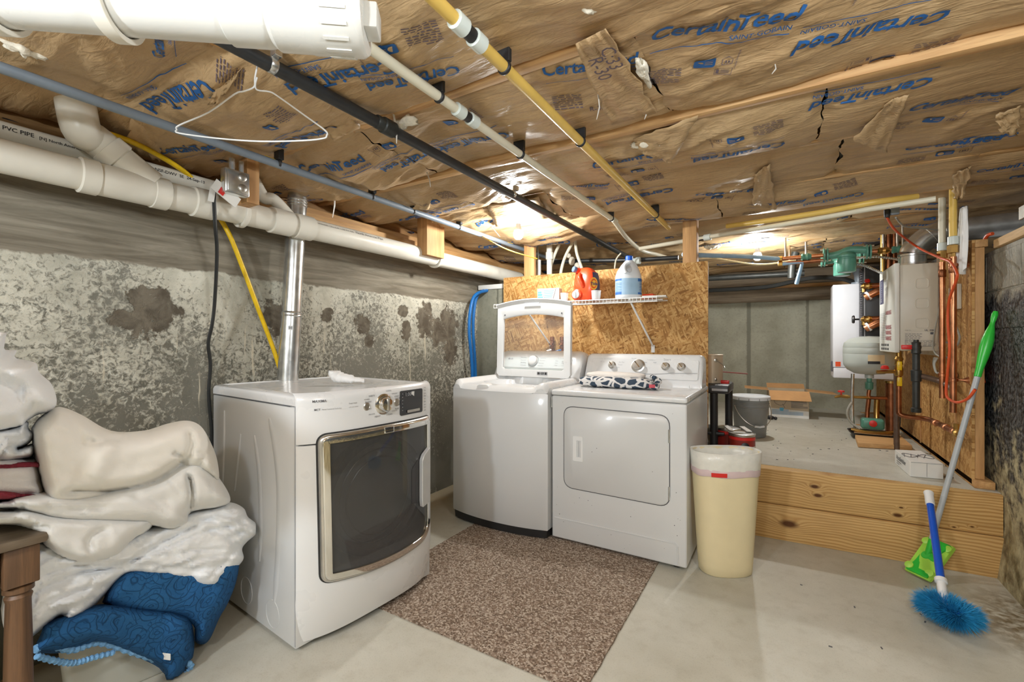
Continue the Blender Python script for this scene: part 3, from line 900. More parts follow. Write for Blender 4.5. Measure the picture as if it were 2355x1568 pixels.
# the crosswise strip of facing stapled over two bays, and torn flaps
def paper(name, px_pts, z, mat, parent, seed, amp=.012, dz=(0, 0, 0, 0), n=14):
    """a four-cornered sheet of paper hanging under the ceiling: corner pixels at heights z - dz"""
    c = [pZ(*p, z - d) for p, d in zip(px_pts, dz)]
    P = []
    for i in range(n + 1):
        r = []
        for j in range(n + 1):
            u, v = i / n, j / n
            p = c[0] * (1 - u) * (1 - v) + c[1] * u * (1 - v) + c[2] * u * v + c[3] * (1 - u) * v
            j1 = float(fbm(np.array([u * 4 + seed]), np.array([v * 4 + seed * 2.]), 3)[0])
            j2 = float(fbm(np.array([u * 6 + seed + 40]), np.array([v * 6.]), 3)[0])
            edge = 1 - min(1, min(u, 1 - u, v, 1 - v) / .12)
            r.append(p + Vector((j2 * .02 * edge, j1 * .02 * edge, amp * j1 * 1.6 - .3 * amp)))
        P.append(r)
    m = MB(); m.grid(P); o = m.build(name, mat, parent, recalc=False, angle=180)
    s_ = o.modifiers.new('thick', 'SOLIDIFY'); s_.thickness = .0016; s_.offset = 0
    return o


st = paper('paper_strip', ((1320, 100), (1395, 62), (1512, 258), (1408, 285)), 2.022, M['kraft'], None, 3, .010)
tag(st, 'short brown paper strip stapled crosswise over the joists beside the torn white wool', 'insulation')
for tx, px_, py_ in (('R-30', 1352, 130), ('C:33', 1378, 105)):
    a = pZ(px_, py_, 2.0); b = pZ(px_ + 75, py_ + 135, 2.0); d = (b - a).normalized()
    mm = MB(); print_on(mm, tx, a + Vector((0, 0, 0)), d, Vector((d.y, -d.x, 0)), width=(b - a).length * .3, off=.012)
    mm.build('printed_text', M['ink_purple'], st, recalc=False)
FL = [(((1455, 318), (1605, 262), (1545, 374), (1475, 350)), (0, 0, .05, .035)),
      (((2050, 225), (2090, 215), (2040, 348), (1960, 320)), (0, 0, .03, .02)), (((690, 250), (780, 225), (830, 290), (770, 320)), (0, 0, .02, .05)),
      (((2190, 400), (2235, 380), (2215, 455), (2195, 460)), (0, 0, .06, .05)), (((500, 190), (560, 150), (500, 240), (480, 235)), (.0, .0, .05, .05)),
      (((300, 270), (375, 295), (368, 370), (290, 340)), (.0, .0, .06, .05)), (((960, 450), (1000, 440), (985, 480), (950, 480)), (0, 0, .05, .05)),
      (((1770, 375), (1785, 480), (1730, 470), (1735, 400)), (0, .03, .03, 0)), (((1120, 470), (1240, 450), (1260, 500), (1140, 520)), (.0, .0, .03, .03)), (((2290, 260), (2350, 240), (2340, 310), (2300, 300)), (0, 0, .05, .04))]
for i, (c, dz) in enumerate(FL):
    mid = pZ(sum(p[0] for p in c) / 4, sum(p[1] for p in c) / 4, 2.03)
    paper('torn_flap', c, 2.035, M['kraft'], batt_at(mid.x, mid.y), i + 5, .014, dz, 10)


def wool(px_, py_, r, parent, seed, sc=(1, 1, .5), z=2.03):
    m = MB(); m.sphere((0, 0, 0), r, 36, 20, sc)
    rg = random.Random(seed); c = pZ(px_, py_, z)
    o_ = []
    for p in m.v:
        v = Vector(p); k = 1 + 1.1 * float(fbm(np.array([v.x * 34 + v.z * 25 + seed]), np.array([v.y * 34 + v.z * 20]), 4)[0]); o_.append(tuple(c + v * k))
    m.v = o_; return m.build('wool_tuft', M['fiberglass'], parent, angle=180)


for i, (px_, py_, r, sc) in enumerate(((1500, 325, .045, (1.6, .5, .4)), (1480, 165, .03, (.5, 2.4, .4)), (925, 285, .045, (1.7, .5, .4)), (50, 110, .04, (.5, 1.2, .6)), (1362, 12, .024, (.9, 1.5, .5)),
                                       (2208, 420, .03, (.6, 2.0, .7)), (1540, 345, .03, (1.2, .6, .5)), (1640, 565, .05, (1.2, .7, .5)))):
    q = pZ(px_, py_, 2.03); wool(px_, py_, r, batt_at(q.x, q.y), i, sc)
# hanging threads of torn facing
for i, (px_, py_, px2, py2) in enumerate(((905, 275, 912, 330), (770, 445, 765, 500), (1125, 520, 1150, 545), (980, 400, 990, 430), (1375, 220, 1372, 275), (1780, 150, 1775, 170), (1480, 255, 1482, 275))):
    a = pZ(px_, py_, 2.03); k = (a - CP).dot(Vector((-FS, FC, 0))); b = pW(px2, py2, k)
    m = MB(); m.tube([a + Vector((0, 0, .02)), (a + b) / 2 + Vector((.008, 0, 0)), b], [.006, .005, .002], 5, flat=.3)
    m.build('torn_thread', M['cloth_cream'], batt_at(a.x, a.y))
# ------------------------------------------------------------------ pipes under the ceiling
def run(name, label, cat, pts, r, mat, n=14):
    return tag(MB().tube(pts, r, n).build(name, mat), label, cat)


def collar(mb, p, d, r, l):
    p = Vector(p); d = Vector(d).normalized()
    mb.lathe(p - d * l / 2, d, [(r * .93, 0), (r, l * .06), (r, l * .94), (r * .93, l)], 20)
    return mb


# fat white waste pipe with a cleanout cap, top left
t0, t1 = pZ(-330, -40, 1.85), pZ(842, 50, 1.85); bd = (t1 - t0).normalized(); t0 = t0 - bd * .85
bp = thing('waste_pipe', 'fat white plastic waste pipe crossing the top left corner, ending in a cleanout cap', 'pipe', t0)
MB().tube([t0, t1 - bd * .02], .056, 28).build('pipe', M['pvc_white'], bp)
mm = MB(); q0 = t1 - bd * .265
mm.lathe(q0, bd, [(.056, 0), (.061, .004), (.061, .07), (.058, .085), (.062, .09), (.065, .094), (.065, .155), (.0665, .16), (.0665, .255), (.060, .265)], 32)
mm.build('cleanout_fitting', M['pvc_white'], bp)
mm = MB()
for k in range(16):
    a = 2 * math.pi * k / 16; n1 = bd.orthogonal().normalized(); n2 = bd.cross(n1); rr = (n1 * math.cos(a) + n2 * math.sin(a))
    c = q0 + bd * .215 + rr * .0665; tt = bd.cross(rr)
    mm.obox(c, bd * .024, tt * .003, rr * .0022)
mm.build('grip_rib', M['pvc_white'], bp)['kind'] = 'stuff'
mm = MB(); sd = Vector((-bd.y, bd.x, 0)); mm.obox(t1 + bd * .012, bd * .014, sd * .026, Vector((0, 0, .026))); mm.build('square_plug', M['pvc_white'], bp, .004)
mm = MB(); c = t1 + bd * .012 - sd * .0; cr = -sd
bars(mm, t1 + bd * .0265 + sd * .02 + Vector((0, 0, -.02)), -sd, (0, 0, 1), [(i * .0045, 0, .0022 if i % 3 else .0034, .016) for i in range(8)], .0006)
mm.build('barcode', M['ink_black'], bp, recalc=False)
for px_ in (60, 300):
    c = t0 + bd * ((pZ(px_, 40, 1.85) - t0).dot(bd)); mm = MB()
    pts = []
    n2 = Vector((0, 0, 1))
    for k in range(25):
        a = math.radians(-200 + 220 * k / 24); pts.append(c + sd * math.cos(a) * .061 + n2 * math.sin(a) * .061)
    vs = []; fs = []
    for k, p in enumerate(pts):
        rr = (p - c).normalized()
        for (w_, h_) in ((-.014, -.002), (.014, -.002), (.014, .008), (-.014, .008)): vs.append(p + bd * w_ + rr * h_)
    for k in range(24):
        for j in range(4): fs.append((k * 4 + j, k * 4 + (j + 1) % 4, k * 4 + 4 + (j + 1) % 4, k * 4 + 4 + j))
    fs += [(0, 3, 2, 1), (96, 97, 98, 99)]
    mm.add(vs, fs); mm.build('hanger_strap', M['pvc'], bp, .001, 1)

# the drain along the left wall
XD, ZD = -2.2, 1.805
dr = thing('drain_pipe', 'long white drain pipe with couplings along the top of the left concrete wall', 'pipe', (XD, 0, ZD))
def dp(px_): return pX(px_, 784, XD).y
MB().tube([(XD, -2.5, ZD), (XD, 3.80, ZD)], .0555, 28).build('pipe', M['pvc'], dr)
for px0, px1 in ((178, 225), (345, 385), (440, 490), (620, 668), (676, 716)):
    y0, y1 = dp(px0), dp(px1)
    mm = MB(); mm.lathe((XD, y0, ZD), (0, 1, 0), [(.057, 0), (.064, .004), (.064, (y1 - y0) - .004), (.057, y1 - y0)], 28); mm.build('coupling', M['pvc'], dr)
mm = MB(); mm.lathe((XD, dp(210), ZD), (0, 1, 0), [(.0585, 0), (.060, .01), (.060, dp(350) - dp(210))], 28); mm.build('wye_body', M['pvc'], dr)
for px_ in (555, 1000):
    y = dp(px_); mm = MB(); vs = []; fs = []
    for k in range(21):
        a = math.radians(-190 + 200 * k / 20); rr = Vector((math.cos(a), 0, math.sin(a)))
        for (w_, h_) in ((-.010, .056), (.010, .056), (.010, .070), (-.010, .070)): vs.append(Vector((XD, y, ZD)) + rr * h_ + Vector((0, w_, 0)))
    for k in range(20):
        for j in range(4): fs.append((k * 4 + j, k * 4 + (j + 1) % 4, k * 4 + 4 + (j + 1) % 4, k * 4 + 4 + j))
    fs += [(0, 3, 2, 1), (80, 81, 82, 83)]
    mm.add(vs, fs); mm.build('hanger_strap', M['pvc'], dr, .001, 1)
# wye branch and elbow
def px3(px_, py_, x): return pX(px_, py_, x)
b0 = px3(350, 425, XD + .0); b1 = px3(258, 352, XD - .02); b2 = px3(215, 318, XD - .02); b3 = px3(188, 300, XD - .0) ; b4 = b3 + Vector((0, -.02, .12))
MB().tube([b0, b1], .056, 24).build('wye_branch', M['pvc'], dr)
mm = MB(); d = (b1 - b0).normalized(); mm.lathe(b1 - d * .03, d, [(.056, 0), (.063, .004), (.063, .05), (.057, .055)], 24); mm.build('coupling', M['pvc'], dr)
MB().tube(smooth_path([b1, b2, b3, b4], 6), .0575, 24).build('elbow', M['pvc'], dr)
e0 = px3(668, 500, XD - .03); e1 = px3(630, 460, XD - .03); e2 = px3(605, 452, XD - .05); e3 = e2 + Vector((-.02, -.05, .10))
MB().tube(smooth_path([e0 + (e0 - e1) * .6, e0, e1, e2, e3], 6), .030, 18).build('branch_elbow', M['pvc'], dr)
mm = MB()
pa = Vector((XD + .042, dp(716), ZD + .040))
for tx, px0, px1, h in (('EXTRUDED CELLULAR CORE PVC PIPE', 716, 800, .019), ('North American Pipe', 806, 868, .017)):
    o_ = Vector((XD, dp(px0), ZD)); nrm = Vector((math.cos(.5), 0, math.sin(.5))); up = Vector((-math.sin(.5), 0, math.cos(.5)))
    print_on(mm, tx, o_ + nrm * .0566 - up * .005, (0, 1, 0), up, width=dp(px1) - dp(px0), off=.0004)
mm.build('printed_text', M['ink'], dr, recalc=False)
# smaller pipe behind it
x2, z2 = -2.315, 1.925
d2_ = thing('vent_pipe', 'thinner white plastic pipe lettered in black, behind the wall drain', 'pipe', (x2, 0, z2))
MB().tube([(x2, -2.5, z2), (x2, 1.22, z2)], .032, 20).build('pipe', M['pvc'], d2_)
mm = MB(); nrm = Vector((math.cos(.1), 0, math.sin(.1))); up = Vector((-math.sin(.1), 0, math.cos(.1)))
yy = lambda p: pX(p, 784, x2 + .03).y
for tx, p0, p1 in (('PVC PIPE', 5, 78), ('[N] North American Pipe', 90, 215), ('891-10 NSF-DWV  SE  24-Sep-13', 318, 470)):
    print_on(mm, tx, Vector((x2, yy(p0), z2)) + nrm * .0325 - up * .008, (0, 1, 0), up, width=yy(p1) - yy(p0), off=.0008, bold=.012)
mm.build('printed_text', M['ink_black'], d2_, recalc=False)

ZC = 1.985
cd = thing('conduit', 'slate grey electrical conduit running under the joists on the left', 'pipe', (-1.92, 0, ZC))
MB().tube([(-1.92, -2.5, ZC), (-1.92, 1.2, ZC - .006), (-1.92, 4.2, ZC)], .0165, 16).build('pipe', M['conduit'], cd)
for px_ in (640, 855, 950, 1055):
    y = pX(px_, 784, -1.92).y
    mm = MB(); mm.lathe((-1.92, y - .008, ZC), (0, 1, 0), [(.017, 0), (.021, .002), (.021, .014), (.017, .016)], 16); mm.box((-1.935, y - .012, ZC + .012), (-1.895, y + .012, ZC + .06)); mm.build('clip', M['black_plastic'], cd, .002, 1)
tag(MB().tube(smooth_path([pZ(610, 358, 2.0), pZ(750, 415, 1.99), pZ(900, 475, 1.99), pZ(1060, 522, 2.0), pZ(1110, 545, 1.99), pZ(1180, 560, 1.99)], 6), .004, 6, flat=.5).build('cable', M['yellow_cable']), 'thin yellow cable lying along the grey conduit', 'cable')
tag(MB().tube(smooth_path([pZ(1108, 542, 2.045), pX(1120, 550, -1.7), pX(1170, 575, -1.65), pX(1235, 595, -1.6)], 6), .004, 6).build('cable', M['yellow_cable']), 'short yellow cable drooping behind the lit bulb', 'cable')

bk = thing('black_pipe', 'black plastic pipe slung diagonally under the joists above the washers', 'pipe', (-1.26, 0, 1.99))
MB().tube([(-1.26, -2.5, 1.99), (-1.26, 4.5, 1.985)], .0205, 16).build('pipe', M['blackpipe'], bk)
y = pX(888, 784, -1.26).y
mm = MB(); mm.lathe((-1.26, y - .05, 1.99), (0, 1, 0), [(.0215, 0), (.024, .004), (.024, .03), (.029, .034), (.029, .085), (.0215, .088)], 18); mm.build('coupling', M['iron'], bk)
for px_ in (625, 1178):
    y = pX(px_, 784, -1.26).y; mm = MB()
    mm.lathe((-1.26, y - .011, 1.99), (0, 1, 0), [(.021, 0), (.023, .001), (.023, .021), (.021, .022)], 16); mm.box((-1.25, y - .011, 2.005), (-1.225, y + .011, 2.03)); mm.build('pipe_strap', M['galv'], bk, .001, 1)


def pex(name, label, x, z, r, y0, y1, mat, coup, clips, extra=None):
    t = thing(name, label, 'pipe', (x, y0, z))
    pts = [Vector((x, y0, z)), Vector((x, y1, z))]
    if extra: pts = [Vector((x, y0, z)), Vector((x, (y0 + y1) / 2, z)), Vector((x, y1, z))] + extra; pts = smooth_path(pts, 6)
    MB().tube(pts, r, 16).build('tube', mat, t)
    for px_ in coup:
        y = pX(px_, 784, x).y
        mm = MB(); mm.lathe((x, y - .062, z), (0, 1, 0), [(r + .001, 0), (r + .007, .003), (r + .007, .042), (r + .002, .046)], 18); mm.build('crimp_ring', M['pex_clear'], t)
        mm = MB(); mm.lathe((x, y + .016, z), (0, 1, 0), [(r + .002, 0), (r + .007, .003), (r + .007, .042), (r + .001, .046)], 18); mm.build('crimp_ring', M['pex_clear'], t)
        mm = MB(); mm.lathe((x, y - .02, z), (0, 1, 0), [(r + .0015, 0), (r + .0015, .042)], 16); mm.build('coupling', M['black_plastic'], t)
    for px_ in clips:
        y = pX(px_, 784, x).y
        mm = MB(); mm.lathe((x, y - .007, z), (0, 1, 0), [(r + .001, 0), (r + .005, .002), (r + .005, .012), (r + .001, .014)], 16); mm.box((x - r - .016, y - .008, z + r - .004), (x + r + .004, y + .008, z + r + .045)); mm.build('clip', M['black_plastic'], t, .002, 1)
    return t


pe = pZ(1410, 505, 1.985)
pex('water_tube', 'milky white water tube with couplings passing beneath the cleanout cap', -.96, 1.99, .0155, -2.5, pe.y - .15, M['pex_white'], (1072,), (1010, 1197, 1405),
    [pe, pZ(1440, 545, 1.97), pZ(1475, 575, 1.95), pZ(1510, 585, 1.94), pZ(1532, 592, 1.92)])
pex('water_tube', 'golden yellow water tube with grey couplings, rightmost of the ceiling lines over the dryers', -.695, 1.99, .0165, -2.5, pZ(1540, 525, 1.985).y, M['pex_yellow'], (1078,), (1160, 1335, 1508))
tag(MB().tube([pX(1470, 572, -.98), pZ(1610, 548, 1.955), pZ(1800, 516, 1.955), pZ(1990, 482, 1.955), pZ(2152, 457, 1.955)], .0155, 14).build('water_tube', M['pex_white']), 'milky water tube running crosswise above the second bulb', 'pipe')
p_ = pZ(1612, 548, 1.955)
cp_ = thing('tube_coupling', 'clear ringed coupling with black middle on the crosswise water tube', 'pipe fitting', p_)
q_ = (pZ(1800, 516, 1.955) - p_).normalized()
mm = MB(); mm.lathe(p_ - q_ * .075, q_, [(.017, 0), (.023, .004), (.023, .05), (.017, .054)], 16); mm.build('crimp_ring', M['pex_clear'], cp_); mm = MB(); mm.lathe(p_ + q_ * .022, q_, [(.017, 0), (.023, .004), (.023, .05), (.017, .054)], 16); mm.build('crimp_ring', M['pex_clear'], cp_)
mm = MB(); mm.lathe(p_ - q_ * .02, q_, [(.019, 0), (.019, .042)], 16); mm.build('sleeve', M['black_plastic'], cp_)
tag(MB().tube(smooth_path([pZ(1672, 520, 2.01), pZ(1780, 505, 1.985), pZ(1900, 486, 1.98), pZ(2010, 465, 1.985), pZ(2110, 452, 2.0)], 6), .017, 14).build('water_tube', M['pex_yellow']), 'yellow water tube lying above the crosswise white tube', 'pipe')
tag(MB().tube(smooth_path([pY(1572, 585, 3.37), pY(1620, 587, 3.6), pY(1720, 590, 4.1), pY(1947, 592, 4.3) + Vector((-.44, 0, .03))], 6), .017, 12).build('water_tube', M['pex_paleblue']), 'pale blue water tube passing behind the second bulb', 'pipe')
tag(MB().tube(smooth_path([pY(1630, 590, 4.2), pY(1740, 608, 4.3), pY(1830, 598, 4.4)], 6), .007, 8).build('cable', M['pex']), 'thin cream cable sagging below the pale blue tube', 'cable')
tag(MB().tube([pY(1630, 640, 5.4), pY(1850, 628, 5.4)], .03, 12).build('iron_pipe', M['iron']), 'dark iron pipe near the back wall behind the second bulb', 'pipe')
mm = MB(); mm.tube(smooth_path([pY(1820, 640, 4.9), pY(1822, 610, 4.9), pY(1830, 580, 4.9)], 5), .032, 14); tag(mm.build('iron_pipe', M['iron']), 'short black upright pipe beneath the ceiling left of the green pumps', 'pipe')
tag(MB().tube([pY(1832, 652, 4.4), pY(1846, 602, 4.3), pY(1947, 592, 4.3) + Vector((-.435, 0, -.012))], .016, 10).build('water_tube', M['pex_paleblue']), 'short pale blue tube dropping from the brass valve', 'pipe')

# wire hanger on the black pipe
hk = 1.29
mm = MB()
hp = [pW(582, 118, hk + .03), pW(588, 112, hk + .01), pW(596, 122, hk), pW(592, 150, hk), pW(586, 180, hk), pW(584, 200, hk), pW(560, 210, hk), pW(540, 216, hk), pW(480, 258, hk), pW(412, 288, hk), pW(407, 298, hk), pW(412, 306, hk), pW(500, 318, hk), pW(600, 325, hk), pW(700, 323, hk), pW(744, 318, hk), pW(751, 312, hk), pW(748, 300, hk), pW(700, 265, hk), pW(640, 222, hk), pW(620, 211, hk), pW(592, 207, hk), pW(587, 195, hk), pW(591, 178, hk)]
mm.tube(smooth_path(hp, 4), .0022, 8)
tag(mm.build('coat_hanger', M['plastic_white']), 'white wire coat hanger hooked over the black pipe', 'hanger')

# galvanised dryer duct behind the left dryer
dk = thing('dryer_duct', 'shiny galvanised vent duct rising behind the left dryer', 'duct', (-2.28, 1.45, .5))
da, db = Vector((-2.285, 1.445, .45)), Vector((-2.285, 1.535, 2.05)); dd = (db - da).normalized()
def dz(z): return da + dd * ((z - .45) / (dd.z))
mm = MB(); mm.lathe(da, dd, [(.052, 0), (.052, (dz(1.33) - da).length)], 28); mm.build('lower_pipe', M['galv'], dk)
mm = MB(); mm.lathe(dz(1.33), dd, [(.052, 0), (.0555, .005), (.0535, .012), (.0555, .02), (.050, .028)], 28); mm.build('joint_ring', M['galv'], dk)
mm = MB(); mm.lathe(dz(1.355), dd, [(.0495, 0), (.0495, (db - dz(1.355)).length)], 28); mm.build('upper_pipe', M['galv'], dk)
mm = MB(); c = dz(1.27); f_ = (Vector((0, 0, 1.27)) - c); f_.z = 0; f_.normalize(); rt = Vector((-f_.y, f_.x, 0))
mm.obox(c + f_ * .052, rt * .012, Vector((0, 0, .012)), f_ * .002); lb = mm.build('sticker', M['plastic_white'], dk)
mm = MB(); bars(mm, c + f_ * .0545 - rt * .009 - Vector((0, 0, .007)), rt, (0, 0, 1), [(i * .0026, 0, .0013, .014) for i in range(7)], .0004); mm.build('barcode', M['ink'], lb, recalc=False)
mm = MB()
for z in (1.93, 1.945, 1.96): mm.lathe(dz(z), dd, [(.0497, 0), (.053, .004), (.053, .010), (.0497, .014)], 28)
mm.build('foil_tape', M['galv'], dk)

# short lumber pieces at the sill, the socket box
def stub(px0, px1, py0, py1, x, label, top=2.06):
    y0, y1 = pX(px0, 784, x).y, pX(px1, 784, x).y; zb = pX((px0 + px1) / 2, py1, x).z
    return tag(slab('wood_block', (x - .09, y0, zb), (x, y1, top), M['pine_z'], None, .003), label, 'wood block')
stub(568, 597, 375, 468, -2.06, 'upright pine block carrying the metal socket box')
stub(982, 1022, 520, 590, -2.10, 'upright pine block above the drain, right of the duct')
jb = thing('junction_box', 'galvanised socket box with a black plug, on a pine block at the ceiling', 'socket', pX(548, 425, -2.03))
c = pX(547, 420, -2.03)
mm = MB(); mm.box((c.x - .03, c.y - .058, c.z - .055), (c.x + .012, c.y + .045, c.z + .050)); mm.build('box', M['galv'], jb, .006)
mm = MB(); mm.box((c.x + .0125, c.y - .05, c.z - .048), (c.x + .017, c.y + .040, c.z + .044)); mm.build('cover', M['galv'], jb, .003)
for zz in (-.024, .022):
    mm = MB(); mm.lathe((c.x + .017, c.y + .01, c.z + zz), (1, 0, 0), [(.017, 0), (.017, .004), (.014, .006)], 16); mm.build('outlet', M['silver'], jb)
mm = MB(); mm.lathe((c.x - .01, c.y - .02, c.z + .05), (0, 0, 1), [(.012, 0), (.012, .05)], 10); mm.lathe((c.x - .01, c.y + .02, c.z + .05), (0, 0, 1), [(.01, 0), (.01, .05)], 10); mm.build('connector', M['galv'], jb)

# black power cord with its plug
cp2 = [pX(530, 425, -2.06), pX(512, 418, -2.09), pX(496, 424, -2.12), pX(492, 450, -2.12), pX(495, 520, -2.13), pX(499, 580, -2.2), pX(494, 690, -2.28), pX(488, 745, -2.30), pX(479, 790, -2.32), pX(484, 840, -2.34), pX(480, 905, -2.345), pX(486, 980, -2.345), pX(487, 1020, -2.345), pX(492, 1100, -2.34)]
pc = thing('black_cable', 'black power cord hanging down the wall to the left of the big dryer', 'cable', cp2[0])
MB().tube(smooth_path(cp2, 6), .0095, 10, flat=.7).build('cord', M['black_rubber'], pc)
mm = MB(); mm.tube([cp2[0], cp2[1], cp2[2]], [.018, .017, .010], 10); mm.build('plug', M['black_rubber'], pc)
mm = MB(); a = pX(488, 432, -2.10); mm.obox(a + Vector((0, 0, -.02)), (.001, 0, 0), (0, .012, 0), (0, .006, .04)); mm.build('paper_tag', M['carton_white'], pc)
mm = MB(); a = pX(520, 445, -2.05); mm.obox(a, (.001, 0, 0), (0, .05, -.03), (0, .012, .022)); tg = mm.build('warning_tag', M['carton_white'], pc)
mm = MB(); mm.obox(pX(511, 440, -2.047), (.001, 0, 0), (0, .010, -.006), (0, .007, .013)); mm.build('red_print', M['red'], tg)

# yellow gas hose
gp = [pX(240, 305, -2.2), pX(300, 325, -2.22), pX(370, 360, -2.265), pX(430, 400, -2.29), pX(470, 445, -2.315), pX(505, 500, -2.335), pX(530, 545, -2.325), pX(560, 620, -2.325), pX(590, 700, -2.325), pX(628, 800, -2.33), pX(650, 870, -2.33)]
tag(MB().tube(smooth_path(gp, 6), .011, 12).build('gas_hose', M['yellow_hose']), 'bright yellow gas hose dropping down the wall behind the duct', 'hose')

# ceiling bulbs
def lampholder(label, px_, py_, z, mt='bulb'):
    c = pZ(px_, py_, z); t = thing('light_bulb', label, 'light', (c.x, c.y, 2.03))
    mm = MB(); mm.lathe((c.x, c.y, 2.05), (0, 0, -1), [(.062, 0), (.062, .008), (.055, .02), (.030, .034), (.027, .05)], 24); mm.build('lampholder', M['porcelain'], t)
    mm = MB(); mm.lathe((c.x, c.y, 2.0), (0, 0, -1), [(.016, 0), (.018, .02), (.026, .045)], 18); mm.build('bulb_base', M['porcelain'], t)
    mm = MB(); mm.lathe((c.x, c.y, 1.955), (0, 0, -1), [(.026, 0), (.031, .015), (.032, .03), (.028, .048), (.016, .06), (.002, .063)], 20); mm.build('bulb', M[mt], t)
    return t
lampholder('lit bare bulb in a porcelain holder in front of the left post', 1192, 540, 1.925)
lampholder('lit bare bulb over the far platform', 1742, 590, 1.925, 'bulb_far')
# ------------------------------------------------------------------ front-loading dryer on the left
DO, DW, DU = Vector((-1.602, 1.066, 0)), Vector((.087, .9962, 0)), Vector((.9962, -.087, 0))
def dpt(v, o, z): return DO + DW * v + DU * o + Vector((0, 0, z))
def dsurf(v, z):
    s = min(abs((v - .35) / .35), 1.0); o = .075 * max(0, 1 - s ** 3.2) ** (1 / 1.4)
    if z > .965: o -= .035 * (1 - math.sqrt(max(0, 1 - ((min(z, 1.0) - .965) / .035) ** 2)))
    if z < .25: o -= .03 * ((.25 - z) / .22) ** 2
    return o
def on_d(v, z, off=0): return dpt(v, dsurf(v, z) + off, z)
dry = thing('clothes_dryer', 'big white front-loading dryer with chrome-framed dark door, nearest the camera', 'dryer', dpt(.35, -.37, 0))
mm = MB(); a = [dpt(0, 0, .02), dpt(.70, 0, .02), dpt(.70, -.742, .02), dpt(0, -.742, .02)]
mm.prism(a, (0, 0, .925)); mm.build('cabinet', M['enamel2'], dry, .006)
for v in (.05, .65):
    for o in (-.06, -.68):
        mm = MB(); mm.lathe(dpt(v, o, 0), (0, 0, 1), [(.022, 0), (.022, .012), (.012, .02)], 12); mm.build('foot', M['black_rubber'], dry)
# top
mm = MB(); rings = []
ol = [(-.742, 0), (-.742, .70)] + [(dsurf(v, .95) - .002, v) for v in np.linspace(.70, 0, 25)]
for (ins, z) in ((0, .950), (0, .972), (.004, .984), (.012, .991), (.03, .994), (.034, .990)):
    c = (-.34, .35); rings.append([dpt(c[1] + (v - c[1]) * (1 - ins / .35), c[0] + (o - c[0]) * (1 - ins / .40), z) for o, v in ol])
mm.loft(rings); mm.build('top_panel', M['enamel'], dry)
def dgrid(name, z0, z1, hole=None, nv=61, nz=24, v0=.0, v1=.70, mat=None):
    # cosine spacing for the rounded corners
    vv = [.35 - .35 * math.copysign(abs(math.cos(math.pi * i / (nv - 1))) ** .55, math.cos(math.pi * i / (nv - 1))) for i in range(nv)]; zz = np.linspace(z0, z1, nz).tolist()
    m = MB(); P = [[on_d(v, z) for z in zz] for v in vv]
    vs = [p for r in P for p in r]; fs = []
    for i in range(nv - 1):
        for j in range(nz - 1):
            cv, cz = (vv[i] + vv[i + 1]) / 2, (zz[j] + zz[j + 1]) / 2
            if hole and hole(cv, cz): continue
            fs.append((i * nz + j, (i + 1) * nz + j, (i + 1) * nz + j + 1, i * nz + j + 1))
    # turned-in rims
    m.add(vs, fs)
    for j in (0, nz - 1):
        r0 = [vs[i * nz + j] for i in range(nv)]; r1 = [p - DU * .02 for p in r0]
        m.grid([r0, r1])
    return m.build(name, mat or M['enamel'], dry, recalc=False, angle=50)
def dhole(v, z): return .10 < v < .62 and .30 < z < .79
dgrid('control_panel', .803, .9985, None, 61, 30)
dgrid('front_panel', .035, .797, dhole, 81, 90)
mm = MB(); mm.prism([dpt(.006, -.002, .025), dpt(.694, -.002, .025)] + [dpt(v, dsurf(v, .035) - .02, .025) for v in np.linspace(.68, .02, 12)], (0, 0, .012)); mm.build('toe_gap', M['dark_gap'], dry)
# door frame: chrome band round a dark pane
DOUT = rpoly([(.064, .832), (.645, .832), (.652, .30), (.60, .245), (.36, .222), (.075, .262)], [.035, .02, .05, .05, .25, .035], 7)
_d = []
for i_ in range(len(DOUT)):
    p_, q_ = Vector(DOUT[i_]), Vector(DOUT[(i_ + 1) % len(DOUT)]); n_ = max(1, int((q_ - p_).length / .018))
    if (q_ - p_).length < 1e-5: continue
    for k_ in range(n_): _d.append(tuple(p_.lerp(q_, k_ / n_)))
DOUT = _d
def inset(pts, d):
    out = []; m_ = len(pts); ar = sum(pts[i - 1][0] * pts[i][1] - pts[i][0] * pts[i - 1][1] for i in range(m_)); sg = 1 if ar > 0 else -1
    for i in range(m_):
        a, b, c = Vector(pts[i - 1]), Vector(pts[i]), Vector(pts[(i + 1) % m_]); t = (c - a)
        if t.length < 1e-7: out.append(tuple(b)); continue
        t.normalize(); n_ = Vector((-t.y, t.x)) * sg; out.append(tuple(b + n_ * d))
    return out
def ringmesh(name, spec, mat, parent):
    m = MB(); m.loft([[on_d(min(max(v, .004), .696), z, off) for v, z in inset(DOUT, d)] for d, off in spec], cap=False); return m.build(name, mat, parent, recalc=False, angle=50)
door = ringmesh('door', [(-.003, -.01), (-.003, .010), (.002, .017), (.006, .018)], M['silver'], dry)
ringmesh('chrome_frame', [(.006, .017), (.008, .0205), (.010, .0212), (.032, .0212), (.0338, .018), (.0338, .006)], M['chrome'], door)
m = MB(); m.tube([on_d(min(max(v, .004), .696), z, .001) for v, z in inset(DOUT, -.004)], .0042, 6, closed=True); m.build('door_gap', M['dark_gap'], dry)
